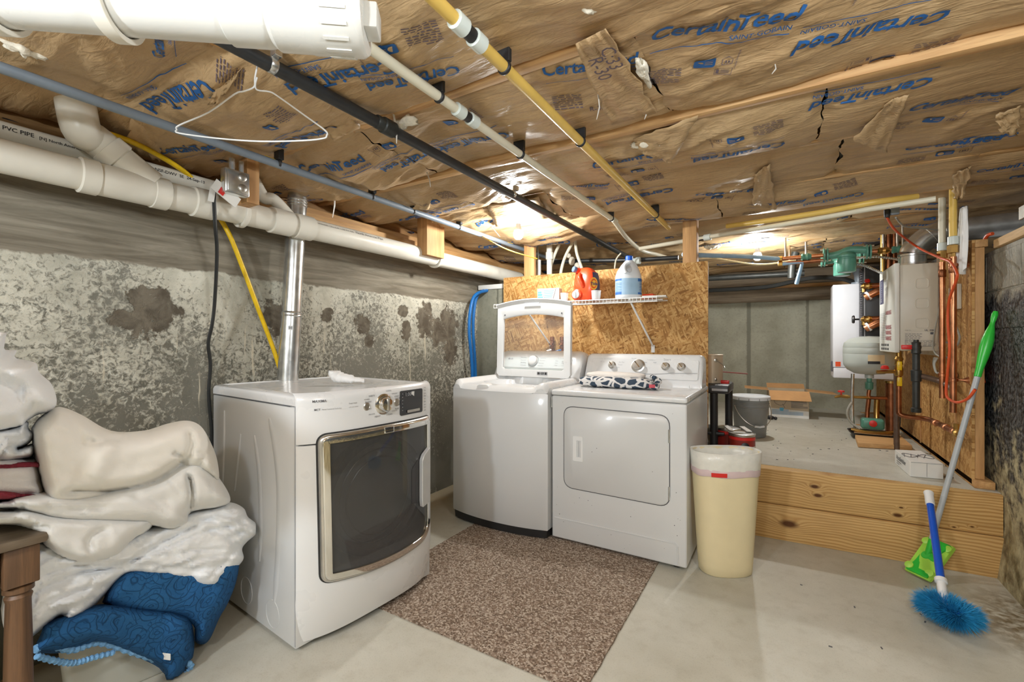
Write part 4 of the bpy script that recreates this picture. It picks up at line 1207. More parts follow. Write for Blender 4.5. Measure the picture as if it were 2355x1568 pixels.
# the dark pane
inn = inset(DOUT, .0335)
vs2 = [Vector(p) for p in inn]; ne = len(vs2); xs = [p[0] for p in inn]; zs2 = [p[1] for p in inn]
def inside(p, poly):
    c = False; j = len(poly) - 1
    for i in range(len(poly)):
        a, b = poly[i], poly[j]
        if (a[1] > p[1]) != (b[1] > p[1]) and p[0] < (b[0] - a[0]) * (p[1] - a[1]) / (b[1] - a[1]) + a[0]: c = not c
        j = i
    return c
pts = list(vs2)
for v in np.arange(min(xs), max(xs), .022):
    for z in np.arange(min(zs2), max(zs2), .03):
        if inside((v, z), inn) and min((Vector((v, z)) - q).length for q in vs2) > .01: pts.append(Vector((v, z)))
r = geometry.delaunay_2d_cdt(pts, [(i, (i + 1) % ne) for i in range(ne)], [], 1, 1e-6)
m = MB(); n = len(r[0])
m.add([on_d(p.x, p.y, .012) for p in r[0]] + [on_d(p.x, p.y, .008) for p in r[0]], [tuple(f) for f in r[2]] + [tuple(i + n for i in f[::-1]) for f in r[2]])
m.build('glass', M['glass'], door, recalc=False, angle=180)
# handle plate at the right side of the door
hp_ = rpoly([(.555, .640), (.570, .665), (.618, .690), (.618, .430), (.560, .420), (.555, .45)], .006, 3)
m = MB(); m.loft([[on_d(v, z, .016) for v, z in hp_], [on_d(v, z, .034) for v, z in hp_], [on_d(.59 + (v - .59) * .94, .55 + (z - .55) * .98, .037) for v, z in hp_]]); m.build('handle', M['handle'], door)
hp2 = rpoly([(.505, .61), (.552, .65), (.552, .44), (.505, .45)], .012, 4)
m = MB(); m.loft([[on_d(v, z, .0125) for v, z in hp2], [on_d(v, z, .0135) for v, z in hp2]]); m.build('handle_recess', M['display'], door)
# emblem on the frame
c = on_d(.366, .815, .0215); nrm = (on_d(.366, .815, 1) - on_d(.366, .815, 0)).normalized()
m = MB(); m.obox(c, DW * .026, nrm * .003, Vector((0, 0, .014))); eb = m.build('emblem', M['chrome'], door, .003)
m = MB(); m.obox(c + nrm * .0028, DW * .021, nrm * .001, Vector((0, 0, .0105))); m.build('emblem_face', M['ink_black'], eb, .001)
m = MB(); print_on(m, 'MAYTAG', c + nrm * .004 - Vector((0, 0, .004)), DW, (0, 0, 1), width=.036, off=.0004, center=True, bold=.02); m.build('lettering', M['chrome'], eb, recalc=False)
# drum and bowl behind the pane
cz, cv = .53, .35; ax = -DU; co = dpt(cv, .05, cz)
m = MB()
prof = [(.262, .045), (.258, .0), (.235, -.004), (.225, .01), (.215, .05), (.20, .07), (.22, .09), (.27, .10), (.275, .55), (.02, .56)]
N_, B_ = DW, Vector((0, 0, 1)); nn = 48; rr = []
for (q, h) in prof: rr.append([co + ax * h + (N_ * math.cos(2 * math.pi * k / nn) + B_ * math.sin(2 * math.pi * k / nn) * .98) * q for k in range(nn)])
m.loft(rr, cap=False); m.build('drum', M['door_bowl'], dry, recalc=False)
for q, h, t_ in ((.235, .005, .006), (.165, -.002, .004), (.20, .0, .003)):
    m = MB(); m.tube([co + ax * h + (N_ * math.cos(2 * math.pi * k / 48) + B_ * math.sin(2 * math.pi * k / 48)) * q for k in range(48)], t_, 6, closed=True); m.build('door_ring', M['silver'], dry)
m = MB(); m.prism([dpt(.03, -.09, .1), dpt(.67, -.09, .1), dpt(.67, -.70, .1), dpt(.03, -.70, .1)], (0, 0, .001)); m.build('tub_floor', M['dark_gap'], dry)
# knob, buttons, display
def disc(name, v, z, prof, mat, parent, n=28):
    c = on_d(v, z); nr = (on_d(v + .001, z) - on_d(v - .001, z)).cross(on_d(v, z + .001) - on_d(v, z - .001)).normalized()
    if nr.dot(DU) < 0: nr = -nr
    m = MB(); m.lathe(c - nr * .004, nr, prof, n); return m.build(name, mat, parent), c, nr
kn, c, nr = disc('knob', .352, .926, [(.045, 0), (.045, .007), (.040, .011), (.030, .012), (.030, .030), (.027, .036), (.01, .038)], M['chrome'], dry, 36)
m = MB(); m.obox(c + nr * .036, nr * .004, Vector((0, 0, .026)), DW * .004); m.build('knob_grip', M['silver'], kn, .002)
for v, nm in ((.266, 'power_button'), (.424, 'start_button')):
    b_, c, nr = disc(nm, v, .925, [(.0165, 0), (.0165, .006), (.013, .008), (.012, .0065)], M['silver'], dry, 20)
dp_ = rrect(.150, .112, .008, 3)
m = MB(); m.loft([[on_d(.517 + a, .918 + b, .0005) for a, b in dp_], [on_d(.517 + a, .918 + b, .004) for a, b in dp_]]); ds = m.build('display', M['display'], dry)
m = MB()
def dtext(mb, s, v, z, width=None, height=None, off=.0012, **kw):
    e = .02; rt = on_d(v + e, z) - on_d(v, z); up = on_d(v, z + .01) - on_d(v, z - .01)
    return print_on(mb, s, on_d(v, z, .001), rt, up, width=width, height=height, off=off, **kw)
dtext(m, '1:00', .475, .948, .035, off=.004); 
for z in (.955, .94, .925, .91, .895, .88): dtext(m, '-', .452, z, .006, off=.004)
m.build('digits', M['ink_pale'], ds, recalc=False)
m = MB(); o_ = rrect(.085, .012, .003, 3); m.loft([[on_d(.527 + a, .877 + b, .004) for a, b in o_], [on_d(.527 + a, .877 + b, .0055) for a, b in o_]]); m.build('display_key', M['silver'], ds)
m = MB()
dtext(m, 'MAXIMA', .046, .962, .052, bold=.012); dtext(m, 'MCT', .052, .930, .022, bold=.01); dtext(m, 'Maytag Commercial Technology', .078, .931, .075)
dtext(m, 'Fresh Hold', .184, .944, .034); dtext(m, 'with steam refresh', .184, .930, .04)
dtext(m, 'POWER', .253, .952, .026); dtext(m, 'START', .411, .950, .026); dtext(m, 'hold', .415, .894, .02)
for k, tx in enumerate(('NORMAL', 'RAPID DRY', 'QUICK', 'TIMED', 'TOUCH UP', 'STEAM', 'HEAVY', 'DELICATE', 'WRINKLE', 'BULKY', 'SHEETS')):
    a = math.radians(90 - 30 * k - 15); r_ = .066; dtext(m, tx, .352 + r_ * math.cos(a) - (.030 if math.cos(a) < 0 else .002), .926 + r_ * .82 * math.sin(a), .030)
for k in range(9): dtext(m, ('Temp', 'Time', 'Damp', 'Dry', 'More', 'Eco', 'Signal', 'Hold', 'Lock')[k], .606, .972 - k * .0135, .018)
m.build('lettering', M['ink'], dry, recalc=False)
# pressed ribs on the side
def sp(o, z, off): return DO - DU * o + Vector((0, 0, z)) - DW * off
for pts_, wd in (([(.62, .88), (.628, .70), (.64, .52)], .010), ([(.20, .885), (.160, .78), (.128, .64), (.125, .48), (.140, .30), (.163, .15)], .015), ([(.33, .80), (.29, .65), (.275, .45), (.285, .28)], .012), ([(.455, .79), (.49, .65), (.515, .53)], .009)):
    c2 = smooth_path([(a, b, 0) for a, b in pts_], 6); m = MB(); rr = []
    for i, p in enumerate(c2):
        t = (c2[min(i + 1, len(c2) - 1)] - c2[max(i - 1, 0)]).normalized(); n_ = Vector((-t.y, t.x, 0)); e = min(1, min(i, len(c2) - 1 - i) / 3) * .6 + .4
        rr.append([sp(p.x + n_.x * q * wd * e, p.y + n_.y * q * wd * e, h) for q, h in ((-1.6, -.001), (-.7, .0022), (.7, .0022), (1.6, -.001))])
    m.loft(rr, closed=True); m.build('pressed_rib', M['enamel2'], dry, angle=60)
for (o, z, r_) in ((.175, .098, .052), (.40, .12, .052)):
    m = MB(); m.tube([sp(o + r_ * math.cos(a), z + r_ * 1.2 * math.sin(a) * .9, .0005) for a in np.linspace(0, 2 * math.pi, 33)[:-1]], .0009, 5, closed=True); m.build('knockout', M['enamel2'], dry)
m = MB(); a = [sp(.035, .945, .002), sp(.735, .945, .002), sp(.735, .948, .002), sp(.035, .948, .002)]; m.add(a, [(0, 1, 2, 3)]); m.build('seam', M['ink'], dry, recalc=False)
m = MB(); m.prism([dpt(-.001, -.006, .03), dpt(-.001, -.002, .03), dpt(.01, -.002, .03), dpt(.01, -.006, .03)], (0, 0, .92)); m.build('panel_seam', M['ink_pale'], dry)

# ------------------------------------------------------------------ top-loading washer
wx0, wx1, wy0, wy1 = -1.934, -1.219, 2.45, 3.19
ws = thing('washing_machine', 'white top-loading washer with its clear-windowed lid standing open', 'washer', ((wx0 + wx1) / 2, 2.82, 0))
wc, wh = (wx0 + wx1) / 2, (wx1 - wx0) / 2
def wfront(x): s = min(abs((x - wc) / wh), 1); return wy0 - .052 * max(0, 1 - s ** 2.2)
def wout(z, ins=0.0, n=22):
    o = [(wx1 - ins, wy1 - ins), (wx0 + ins, wy1 - ins)]
    for i in range(n + 1):
        x = wx0 + ins + (2 * wh - 2 * ins) * i / n; o.append((x, wfront(x) + ins))
    return [Vector((a, b, z)) for a, b in o]
m = MB(); m.loft([wout(.012, .012), wout(.058, .008)]); m.build('base', M['black_plastic'], ws)
m = MB(); m.loft([wout(.060, .004), wout(.064, 0), wout(.880, 0), wout(.886, .003)]); m.build('cabinet', M['enamel2'], ws, angle=45)
for fx in (wx0 + .06, wx1 - .06):
    for fy in (wy0 + .05, wy1 - .06):
        m = MB(); m.lathe((fx, fy, 0), (0, 0, 1), [(.02, 0), (.02, .012)], 10); m.build('foot', M['black_rubber'], ws)
# deck: rim all round, a dip at the front, the open tub
dk_ = MB(); nx_, ny_ = 46, 40; P = []
for i in range(nx_ + 1):
    r = []
    for j in range(ny_ + 1):
        u = i / nx_; x = wx0 + (wx1 - wx0) * u; y = wfront(x) + (wy1 - wfront(x)) * j / ny_
        ed = min(x - wx0, wx1 - x); z = .945
        z -= .03 * (1 - min(1, ed / .03)) ** 2
        inn_ = smooth01(np.array([(ed - .055) / .03]))[0] * smooth01(np.array([(2.92 - y) / .03]))[0]
        z -= .028 * inn_
        dy = y - wfront(x); z -= .035 * max(0, 1 - dy / .03) ** 2
        # tub mouth
        q = ((x - wc) / .25) ** 2 + ((y - 2.72) / .19) ** 2
        z -= .16 * smooth01(np.array([(1.0 - q) / .12]))[0]
        r.append((x, y, float(z)))
    P.append(r)
dk_.grid(P); sk = [P[i][0] for i in range(nx_ + 1)]; dk_.grid([sk, [(p[0], p[1] + .0, .884) for p in sk]])
for e in (0, nx_): sk = [P[e][j] for j in range(ny_ + 1)]; dk_.grid([sk, [(p[0], p[1], .884) for p in sk]])
dk_.build('top_deck', M['enamel'], ws, recalc=False, angle=50)
m = MB(); m.lathe((wc, 2.72, .60), (0, 0, 1), [(.20, 0), (.20, .19), (.195, .19), (.19, .01)], 32); m.build('tub', M['steel'], ws)
m = MB(); o_ = rpoly([(-.047, 0), (.047, 0), (.047, .022), (.03, .034), (-.03, .034), (-.047, .022)], .008, 3); m.prism([(-1.665 + a, wfront(-1.665) + .012, .893 + b * .8) for a, b in o_], (0, .05, .006)); m.build('lid_latch', M['plastic_white'], ws, .003)
# console
prof = [(2.945, .935), (2.965, .985), (3.02, 1.095), (3.05, 1.118), (3.10, 1.126), (3.16, 1.11), (3.185, 1.05), (3.188, .935)]
def conslice(x, k): return [Vector((x, 2.945 + (y - 2.945) * 1.0 + (1 - k) * .03, .935 + (z - .935) * k)) for y, z in prof]
m = MB(); m.loft([conslice(wx0 + .006, .80), conslice(wx0 + .018, .94), conslice(wx0 + .05, 1), conslice(wx1 - .06, 1), conslice(wx1 - .022, .95), conslice(wx1 - .006, .82)]); con = m.build('console', M['enamel'], ws, angle=55)
cr_, cu_ = Vector((1, 0, 0)), Vector((0, .055, .11)).normalized(); co_ = Vector((wc, 2.992, 1.040))
cn_ = cr_.cross(cu_)
def cpt(a, b, off=0): return co_ + cr_ * a + cu_ * b + cn_ * off
m = MB(); m.add([cpt(a, b, .0015) for a, b in rrect(.56, .085, .012, 4)], [tuple(range(20))]); m.build('control_face', simple('washer_face', (.74, .79, .79), .3, 0, .01), con, recalc=False)
m = MB(); m.add([cpt(a, b - .056, .0015) for a, b in rrect(.56, .018, .002, 2)], [tuple(range(12))]); m.build('grey_strip', M['grey_strip'], con, recalc=False)
m = MB(); m.lathe(cpt(-.035, .012), cn_, [(.038, 0), (.038, .010), (.035, .022), (.030, .026), (.02, .027)], 32); m.build('knob', M['plastic_white'], con)
m = MB(); m.tube([cpt(-.035 + .043 * math.cos(a), .012 + .043 * math.sin(a), .002) for a in np.linspace(-2.4, 1.4, 24)], .0012, 5); m.build('dial_ring', M['ink'], con)
m = MB(); print_on(m, 'LG', cpt(-.235, .02), cr_, cu_, width=.022, off=.003, bold=.03)
m.lathe(cpt(-.247, .026, .0022), cn_, [(.008, 0), (.008, .001)], 16); m.build('lettering', M['ink_pale'], con, recalc=False)
m = MB()
for s_, a0 in ((-1, -.145), (1, .022)):
    for i, tx in enumerate(('Normal', 'Heavy Duty', 'Bedding', 'Delicates') if s_ < 0 else ('Speed Wash', 'Deep Wash', 'Rinse Spin', 'Tub Clean')): print_on(m, tx, cpt(a0 - .004 * i * s_, .034 - .021 * i), cr_, cu_, width=.045, off=.003)
for i in range(3): print_on(m, ('Hot', 'Extra', 'High')[i], cpt(.150, .012 - .017 * i), cr_, cu_, width=.02, off=.003); print_on(m, ('Soil Level', 'Spin', 'Water Temp')[i], cpt(.20, .012 - .017 * i), cr_, cu_, width=.042, off=.003)
for i in range(4): print_on(m, 'o', cpt(.165 + .018 * i, .036), cr_, cu_, width=.006, off=.003)
m.build('dial_text', M['ink_pale'], con, recalc=False)
# lid standing open
LT = Vector((0, .015, .52)).normalized(); LN = Vector((1, 0, 0)).cross(LT)
def lpt(a, b, off=0): return Vector((-1.562, 2.90, .945)) + Vector((1, 0, 0)) * a + LT * b + LN * off
OUTL = []
for i in range(25):
    a = .298 - .596 * i / 24; OUTL.append((a, .520 + .034 * (1 - (a / .298) ** 2)))
OUTL += [(-.298, .02), (-.28, .0), (.28, .0), (.298, .02)]
INL = []
for i in range(25):
    a = .245 - .49 * i / 24; INL.append((a, .418 + .028 * (1 - (a / .245) ** 2)))
INL += [(-.25, .06), (-.235, .048), (.235, .048), (.25, .06)]
lid = None
m = MB(); m.loft([[lpt(a, b, .0) for a, b in INL], [lpt(a, b, .016) for a, b in INL], [lpt(a * 1.03, .24 + (b - .24) * 1.03, .020) for a, b in INL],
                  [lpt(a, b - .004, .020) for a, b in OUTL], [lpt(a * 1.01, b + .002, .012) for a, b in OUTL], [lpt(a, b, -.014) for a, b in OUTL], [lpt(a * 1.03, .24 + (b - .24) * 1.03, -.014) for a, b in INL], [lpt(a, b, .0) for a, b in INL]], cap=False)
lid = m.build('lid', M['enamel'], ws, angle=50)
m = MB(); m.prism([lpt(a, b, .004) for a, b in INL], LN * .004); m.build('lid_glass', M['lidglass'], lid)
m = MB(); m.loft([[lpt(a, .500 + .034 * (1 - (a / .298) ** 2), .020), lpt(a, .522 + .034 * (1 - (a / .298) ** 2), .034), lpt(a, .528 + .034 * (1 - (a / .298) ** 2), .030), lpt(a, .528 + .034 * (1 - (a / .298) ** 2), -.01)] for a in np.linspace(-.30, .30, 25)], closed=False, cap=False); m.build('lid_lip', M['enamel'], lid)
m = MB(); m.prism([lpt(a, b + .526 , .031) for a, b in rrect(.125, .010, .003, 2)], LN * .004); m.build('finger_grip', M['ink_pale'], lid)
m = MB()
for a in (-.232, .232): m.lathe(lpt(a, .448, .021), LN, [(.0055, 0), (.0055, .002)], 10)
m.build('screw', M['ink'], lid)
m = MB(); m.prism([lpt(a + .085, b + .024, .020) for a, b in rrect(.085, .024, .003, 2)], LN * .001); sk2 = m.build('warning_sticker', M['ink_pale'], lid)
m = MB(); bars(m, lpt(.085, .024, .022), (1, 0, 0), LT, [(-.036, -.008, .014, .016), (-.018, -.006, .006, .012), (-.004, -.008, .008, .016), (.010, -.006, .006, .014), (.022, -.008, .014, .016)]); m.build('sticker_print', M['ink_black'], sk2, recalc=False)
for a in (-.255, .255):
    m = MB(); m.tube([lpt(a - .035, .004, .0), lpt(a + .035, .004, .0)], .013, 12); m.build('hinge', M['enamel'], lid)

# ------------------------------------------------------------------ second dryer
ex0, ex1, ey0, ey1 = -1.206, -.434, 2.48, 3.22
d2 = thing('clothes_dryer', 'white dryer with four metal knobs, between the washer and the beige bin', 'dryer', ((ex0 + ex1) / 2, 2.85, 0))
m = MB(); m.box((ex0, ey0, .022), (ex1, ey1, .872)); m.build('cabinet', M['enamel2'], d2, .010, 3)
for fx in (ex0 + .06, ex1 - .06):
    for fy in (ey0 + .06, ey1 - .06):
        m = MB(); m.lathe((fx, fy, 0), (0, 0, 1), [(.02, 0), (.02, .014), (.012, .024)], 10); m.build('foot', M['black_rubber'], d2)
m = MB(); m.box((ex0 - .003, ey0 - .006, .875), (ex1 + .003, ey1, .908)); tp = m.build('top_panel', M['enamel'], d2, .012, 3)
dl = rpoly([(-1.126, .817), (-.520, .797), (-.520, .326), (-1.118, .345)], .055, 6); dl = [(a, b + (.008 if False else 0)) for a, b in dl]
dl = rpoly([(-1.124, .812), (-.521, .806), (-.521, .328), (-1.124, .336)], .06, 6)
m = MB(); c_ = (-.82, .57); m.loft([[(a, ey0 + .002, b) for a, b in dl], [(a, ey0 - .004, b) for a, b in dl], [(c_[0] + (a - c_[0]) * .99, ey0 - .007, c_[1] + (b - c_[1]) * .988) for a, b in dl]]); dr2 = m.build('door', M['enamel2'], d2, angle=50)
m = MB(); m.tube([(c_[0] + (a - c_[0]) * 1.006, ey0 - .0005, c_[1] + (b - c_[1]) * 1.008) for a, b in dl], .0028, 5, closed=True); m.build('door_gap', M['ink'], d2)
m = MB(); o_ = rrect(.062, .145, .006, 3); o2 = rrect(.030, .10, .003, 3); o_ = rrect(.062, .145, .006, 4); o2 = rrect(.028, .098, .003, 4)
hc = (-1.034, .572); yy_ = ey0 - .007
m.loft([[(hc[0] + a, yy_ + .001, hc[1] + b) for a, b in o_], [(hc[0] + a, yy_ - .004, hc[1] + b) for a, b in o_], [(hc[0] + .006 + a, yy_ - .004, hc[1] + b) for a, b in o2], [(hc[0] + .006 + a, yy_ + .004, hc[1] + b) for a, b in o2]], cap=False)
m.add([(hc[0] + .006 + a, yy_ + .0035, hc[1] + b) for a, b in o2], [tuple(range(len(o2)))]); hd = m.build('handle', M['plastic_white'], dr2, angle=40)
m = MB(); m.box((hc[0] + .004, yy_ - .003, hc[1] - .045), (hc[0] + .0065, yy_ + .003, hc[1] + .045)); m.build('handle_grip', M['ink_pale'], hd)
for z in (.70, .40):
    m = MB(); m.lathe((-.522, ey0 - .006, z - .035), (0, 0, 1), [(.0045, 0), (.0045, .07)], 8); m.build('hinge', M['galv'], dr2)
m = MB(); m.tube([(ex0 + .02, ey0 - .001, .142), (ex1 - .06, ey0 - .001, .142), (ex1 - .045, ey0 - .001, .128), (ex1 - .042, ey0 - .001, .03)], .004, 6); m.build('panel_crease', M['enamel2'], d2)
m = MB(); rg = random.Random(5)
for i in range(26):
    x, z = rg.uniform(ex0 + .03, ex1 - .02), (rg.uniform(.05, .3) if i < 18 else rg.uniform(.3, .85)); r_ = rg.uniform(.001, .0028); m.lathe((x, ey0 - (.0072 if (-1.12 < x < -.53 and .34 < z < .8) else .0002), z), (0, -1, 0), [(r_, 0), (r_ * .8, .0005)], 6)
m.build('paint_chip', M['ink'], d2)['kind'] = 'stuff'
m = MB(); o_ = rrect(.09, .24, .03, 4); m.prism([(ex1 + .0005, 2.98 + a, .16 + b) for a, b in o_], (.004, 0, 0)); m.build('side_louver', M['enamel2'], d2)
m = MB(); m.box((ex0 - .004, ey0 - .002, .80), (ex0 + .002, ey0 + .014, .865)); m.build('bracket', M['galv'], d2)
# console
prof = [(2.985, .908), (2.99, .935), (3.05, 1.085), (3.06, 1.105), (3.085, 1.112), (3.14, 1.108), (3.16, 1.06), (3.165, .908)]
def cs2(x, k): return [Vector((x, y + (1 - k) * .025, .908 + (z - .908) * k)) for y, z in prof]
m = MB(); m.loft([cs2(ex0 + .002, .88), cs2(ex0 + .012, .97), cs2(ex0 + .03, 1), cs2(ex1 - .03, 1), cs2(ex1 - .012, .97), cs2(ex1 - .002, .88)]); cn2 = m.build('console', M['enamel'], d2, angle=50)
kr, ku = Vector((1, 0, 0)), Vector((0, .06, .15)).normalized(); kN = kr.cross(ku); ko = Vector((-.82, 3.02, 1.010))
def kp(a, b, off=0): return ko + kr * a + ku * b + kN * off
m = MB(); m.prism([kp(a + .01, b + .006, .0004) for a, b in rrect(.70, .135, .012, 4)], kN * .003); fa = m.build('face_plate', M['enamel'], cn2, .0015, 1)
m = MB(); m.tube([kp(-.34, -.030, .004), kp(-.1, -.030, .004), kp(.10, -.028, .004), kp(.20, -.018, .004), kp(.355, -.014, .004)], .0022, 6); m.build('swoosh', M['ink_pale'], fa)
m = MB(); m.prism([kp(a - .318, b - .044, .002) for a, b in rrect(.055, .016, .002, 2)], kN * .003); bd_ = m.build('badge', M['silver'], fa)
m = MB(); print_on(m, 'MAYTAG', kp(-.343, -.049, .0052), kr, ku, width=.048, off=.0006); m.build('lettering', M['ink'], bd_, recalc=False)
for px_, r_ in ((1408, .023), (1468, .040), (1531, .024), (1567, .024)):
    q = pY(px_, 840, 3.03); a = q.x + .82; b = .026
    m = MB(); m.lathe(kp(a, b, .003), kN, [(r_ * 1.12, 0), (r_ * 1.12, .005), (r_ * .86, .009), (r_ * .82, .026), (r_ * .74, .030), (r_ * .3, .031)], 30); kb = m.build('knob', M['silver'], cn2)
    m = MB(); m.obox(kp(a, b, .034), (kr + ku * -1.2).normalized() * r_ * .72, kN * .004, (kr * 1.2 + ku).normalized() * .004); m.build('knob_grip', M['chrome'], kb, .0015, 1)
m = MB()
for a, b, tx, w_ in ((-.235, .066, 'End of Cycle', .05), (-.262, .045, 'off  on', .03), (-.13, .045, 'Air Dry', .038), (-.135, .026, 'Timed', .03), (-.14, .008, 'Rack', .02), (.06, .066, 'Temperature', .05), (.165, .066, 'Start', .045), (.04, .048, 'Low', .02), (.10, .048, 'High', .02),
                     (.01, .05, 'Auto Moisture', .05), (.012, .03, 'More', .02), (.01, .012, 'Less Damp Dry', .055), (.012, -.004, 'Cool', .02), (-.045, .075, 'Normal', .03)): print_on(m, tx, kp(a - .02, b, .0035), kr, ku, width=w_, off=.0006)
m.build('dial_text', M['ink_pale'], fa, recalc=False)
m = MB(); m.lathe((-.50, 2.93, .908), (0, 0, 1), [(.014, 0), (.004, .004), (.003, .022)], 10); m.build('lint_tab', M['plastic_white'], d2)

# things lying on the machines
def slab_cloth(name, c, sx, sy, sz, mat, label, cat, seed, n=26, rot=0, amp=.008, sag=.0):
    """a soft folded slab: superellipsoid with wrinkles"""
    vs = []; N1, N2 = 44, 20
    for i in range(N2 + 1):
        t = -math.pi / 2 + math.pi * i / N2
        for k in range(N1):
            a = 2 * math.pi * k / N1
            f = lambda u, e: math.copysign(abs(u) ** e, u)
            x = sx * f(math.cos(t), .5) * f(math.cos(a), .45); y = sy * f(math.cos(t), .5) * f(math.sin(a), .45); z = sz * f(math.sin(t), .7)
            d = float(fbm(np.array([x * 9 + seed]), np.array([y * 9 + z * 14.]), 3)[0]) * amp
            x, y = x * (1 + d / sx), y * (1 + d / sy)
            z = max(z + d * .7, -sz)
            vs.append((c[0] + x * math.cos(rot) - y * math.sin(rot), c[1] + x * math.sin(rot) + y * math.cos(rot), c[2] + z))
    m = MB(); fs = [(i * N1 + k, i * N1 + (k + 1) % N1, (i + 1) * N1 + (k + 1) % N1, (i + 1) * N1 + k) for i in range(N2) for k in range(N1)]
    m.add(vs, fs); o = m.build(name, mat, None, angle=180)
    return tag(o, label, cat) if label else o
tw = thing('bath_towel', 'folded towel with slate giraffe print and a white rolled edge on the second dryer', 'towel', (-.91, 2.80, .91))
tc = (-.91, 2.80, .943)
def as_part(o, parent):
    o.parent = parent; o.location = WL[o.name] - WL[parent.name]; return o
as_part(slab_cloth('folded_body', tc, .235, .105, .034, M['giraffe'], None, None, 2, amp=.009), tw)
as_part(slab_cloth('white_roll', (-.925, 2.83, .980), .185, .07, .022, M['cloth_sherpa'], None, None, 9, amp=.008), tw)
for i, (x, z, r_) in enumerate(((-.665, .935, .017), (-.655, .962, .015), (-.685, .980, .013))):
    m = MB(); m.tube(smooth_path([(x - .01, 2.73 + .04 * i, z), (x + .012, 2.74 + .04 * i, z - .006), (x + .005, 2.80, z), (x - .02, 2.86, z)], 5), r_, 10); m.build('edge_fold', M['giraffe'], tw)
m = MB(); m.obox((-.668, 2.712, .935), (.016, .006, 0), (0, .002, 0), (0, 0, .010)); m.build('pink_tag', simple('pink_tag', srgb(214, 92, 104), .8), tw, .001, 1)
sk_ = thing('sock', 'crumpled white sock lying on the big dryer\'s top', 'sock', pZ(785, 880, .995))
a, b, c, e = pZ(768, 880, 1.0), pZ(790, 881, 1.0), pZ(815, 881, 1.0), pZ(838, 880, 1.0)
m = MB(); m.tube(smooth_path([a + Vector((0, 0, .055)), a + Vector((.0, 0, .04)), (a + b) / 2 + Vector((0, 0, .028)), b + Vector((0, 0, .026)), c + Vector((0, 0, .018)), e + Vector((0, 0, .010))], 6), [.026] * 8 + [.028] * 8 + [.022] * 8 + [.012] * 7, 14, flat=.9)
v2 = []
for p in m.v:
    q = Vector(p); d = float(fbm(np.array([q.x * 40 + q.z * 30]), np.array([q.y * 40]), 3)[0]) * .012; q = q + Vector((d, d, d * .5)); q.z = max(q.z, .9955); v2.append(tuple(q))
m.v = v2; m.build('sock_foot', M['cloth_white'], sk_, angle=180)

# ------------------------------------------------------------------ rug and bin
rx0, rx1, ry0, ry1 = -1.74, -.585, 1.445, 2.52
m = MB(); nx_, ny_ = 130, 120; P = []
for i in range(nx_ + 1):
    x = np.full(ny_ + 1, rx0 + (rx1 - rx0) * i / nx_); y = np.linspace(ry0, ry1, ny_ + 1)
    x = x + .004 * fbm(y * 14 + 5, y * 0 + (9 if i > nx_ / 2 else 3), 3) * (1 if i in (0, nx_) else 0)
    z = .008 + .0022 * fbm(x * 60, y * 60, 2) + .002 * fbm(x * 4, y * 4, 2)
    P.append(list(zip(x.tolist(), y.tolist(), z.tolist())))
m.grid(P)
for e in (P[0], P[-1], [r[0] for r in P], [r[-1] for r in P]): m.grid([e, [(p[0], p[1], .0005) for p in e]])
tag(m.build('carpet_mat', M['rug'], None, recalc=False, angle=180), 'brown flecked carpet mat on the floor in front of the washer', 'rug')

bn = thing('waste_bin', 'tall beige plastic waste bin with a clear liner, beside the second dryer', 'bin', (-.272, 2.61, 0))
bc = Vector((-.272, 2.625, 0)); br_, bf_ = Vector((FC, FS, 0)), Vector((FS, -FC, 0))
def bring(z, a, b, n=40, e=2.6, flat=.75):
    out = []
    for k in range(n):
        t = 2 * math.pi * k / n; cx_, sy_ = math.cos(t), math.sin(t)
        x = math.copysign(abs(cx_) ** (2 / e), cx_) * a; y = math.copysign(abs(sy_) ** (2 / e), sy_) * b
        if y < 0: y *= flat
        out.append(bc + br_ * x + bf_ * y + Vector((0, 0, z)))
    return out
m = MB(); m.loft([bring(.0, .122, .088), bring(.006, .130, .094), bring(.05, .134, .096), bring(.50, .162, .112), bring(.60, .168, .116), bring(.604, .172, .120), bring(.622, .173, .121), bring(.628, .170, .118), bring(.624, .166, .114), bring(.50, .158, .108), bring(.02, .13, .09)]); m.build('bin_body', M['bin'], bn, angle=50)
m = MB(); rr = []
for z, a, b, w_ in ((.30, .138, .089, .005), (.45, .146, .096, .004), (.60, .157, .105, .003), (.634, .171, .119, .001), (.633, .176, .124, .001), (.58, .1725, .1205, .002), (.545, .1695, .118, .002)):
    r0 = bring(z, a, b); rr.append([p + (p - bc).normalized() * .0 + Vector(((p - bc).x, (p - bc).y, 0)).normalized() * w_ * math.sin(k * 2.4 + z * 9) for k, p in enumerate(r0)])
m.loft(rr, cap=False); m.build('liner', M['liner'], bn, recalc=False, angle=180)
m = MB(); m.loft([[p + Vector((0, 0, .003 * math.sin(k))) for k, p in enumerate(bring(z, a, b))] for z, a, b in ((.548, .170, .1185), (.546, .1705, .119), (.515, .1685, .117), (.513, .167, .115))], cap=False); m.build('liner_hem', M['liner_pink'], bn, recalc=False, angle=180)
r0 = bring(.535, .1715, .120); r1 = bring(.52, .1705, .119); ii = [k for k in range(40) if 11 <= k <= 14]
m = MB(); m.grid([[r0[k] + Vector((0, 0, .002)) for k in ii], [r1[k] - Vector((0, 0, .004)) for k in ii]]); m.build('drawstring', M['red'], bn, recalc=False)

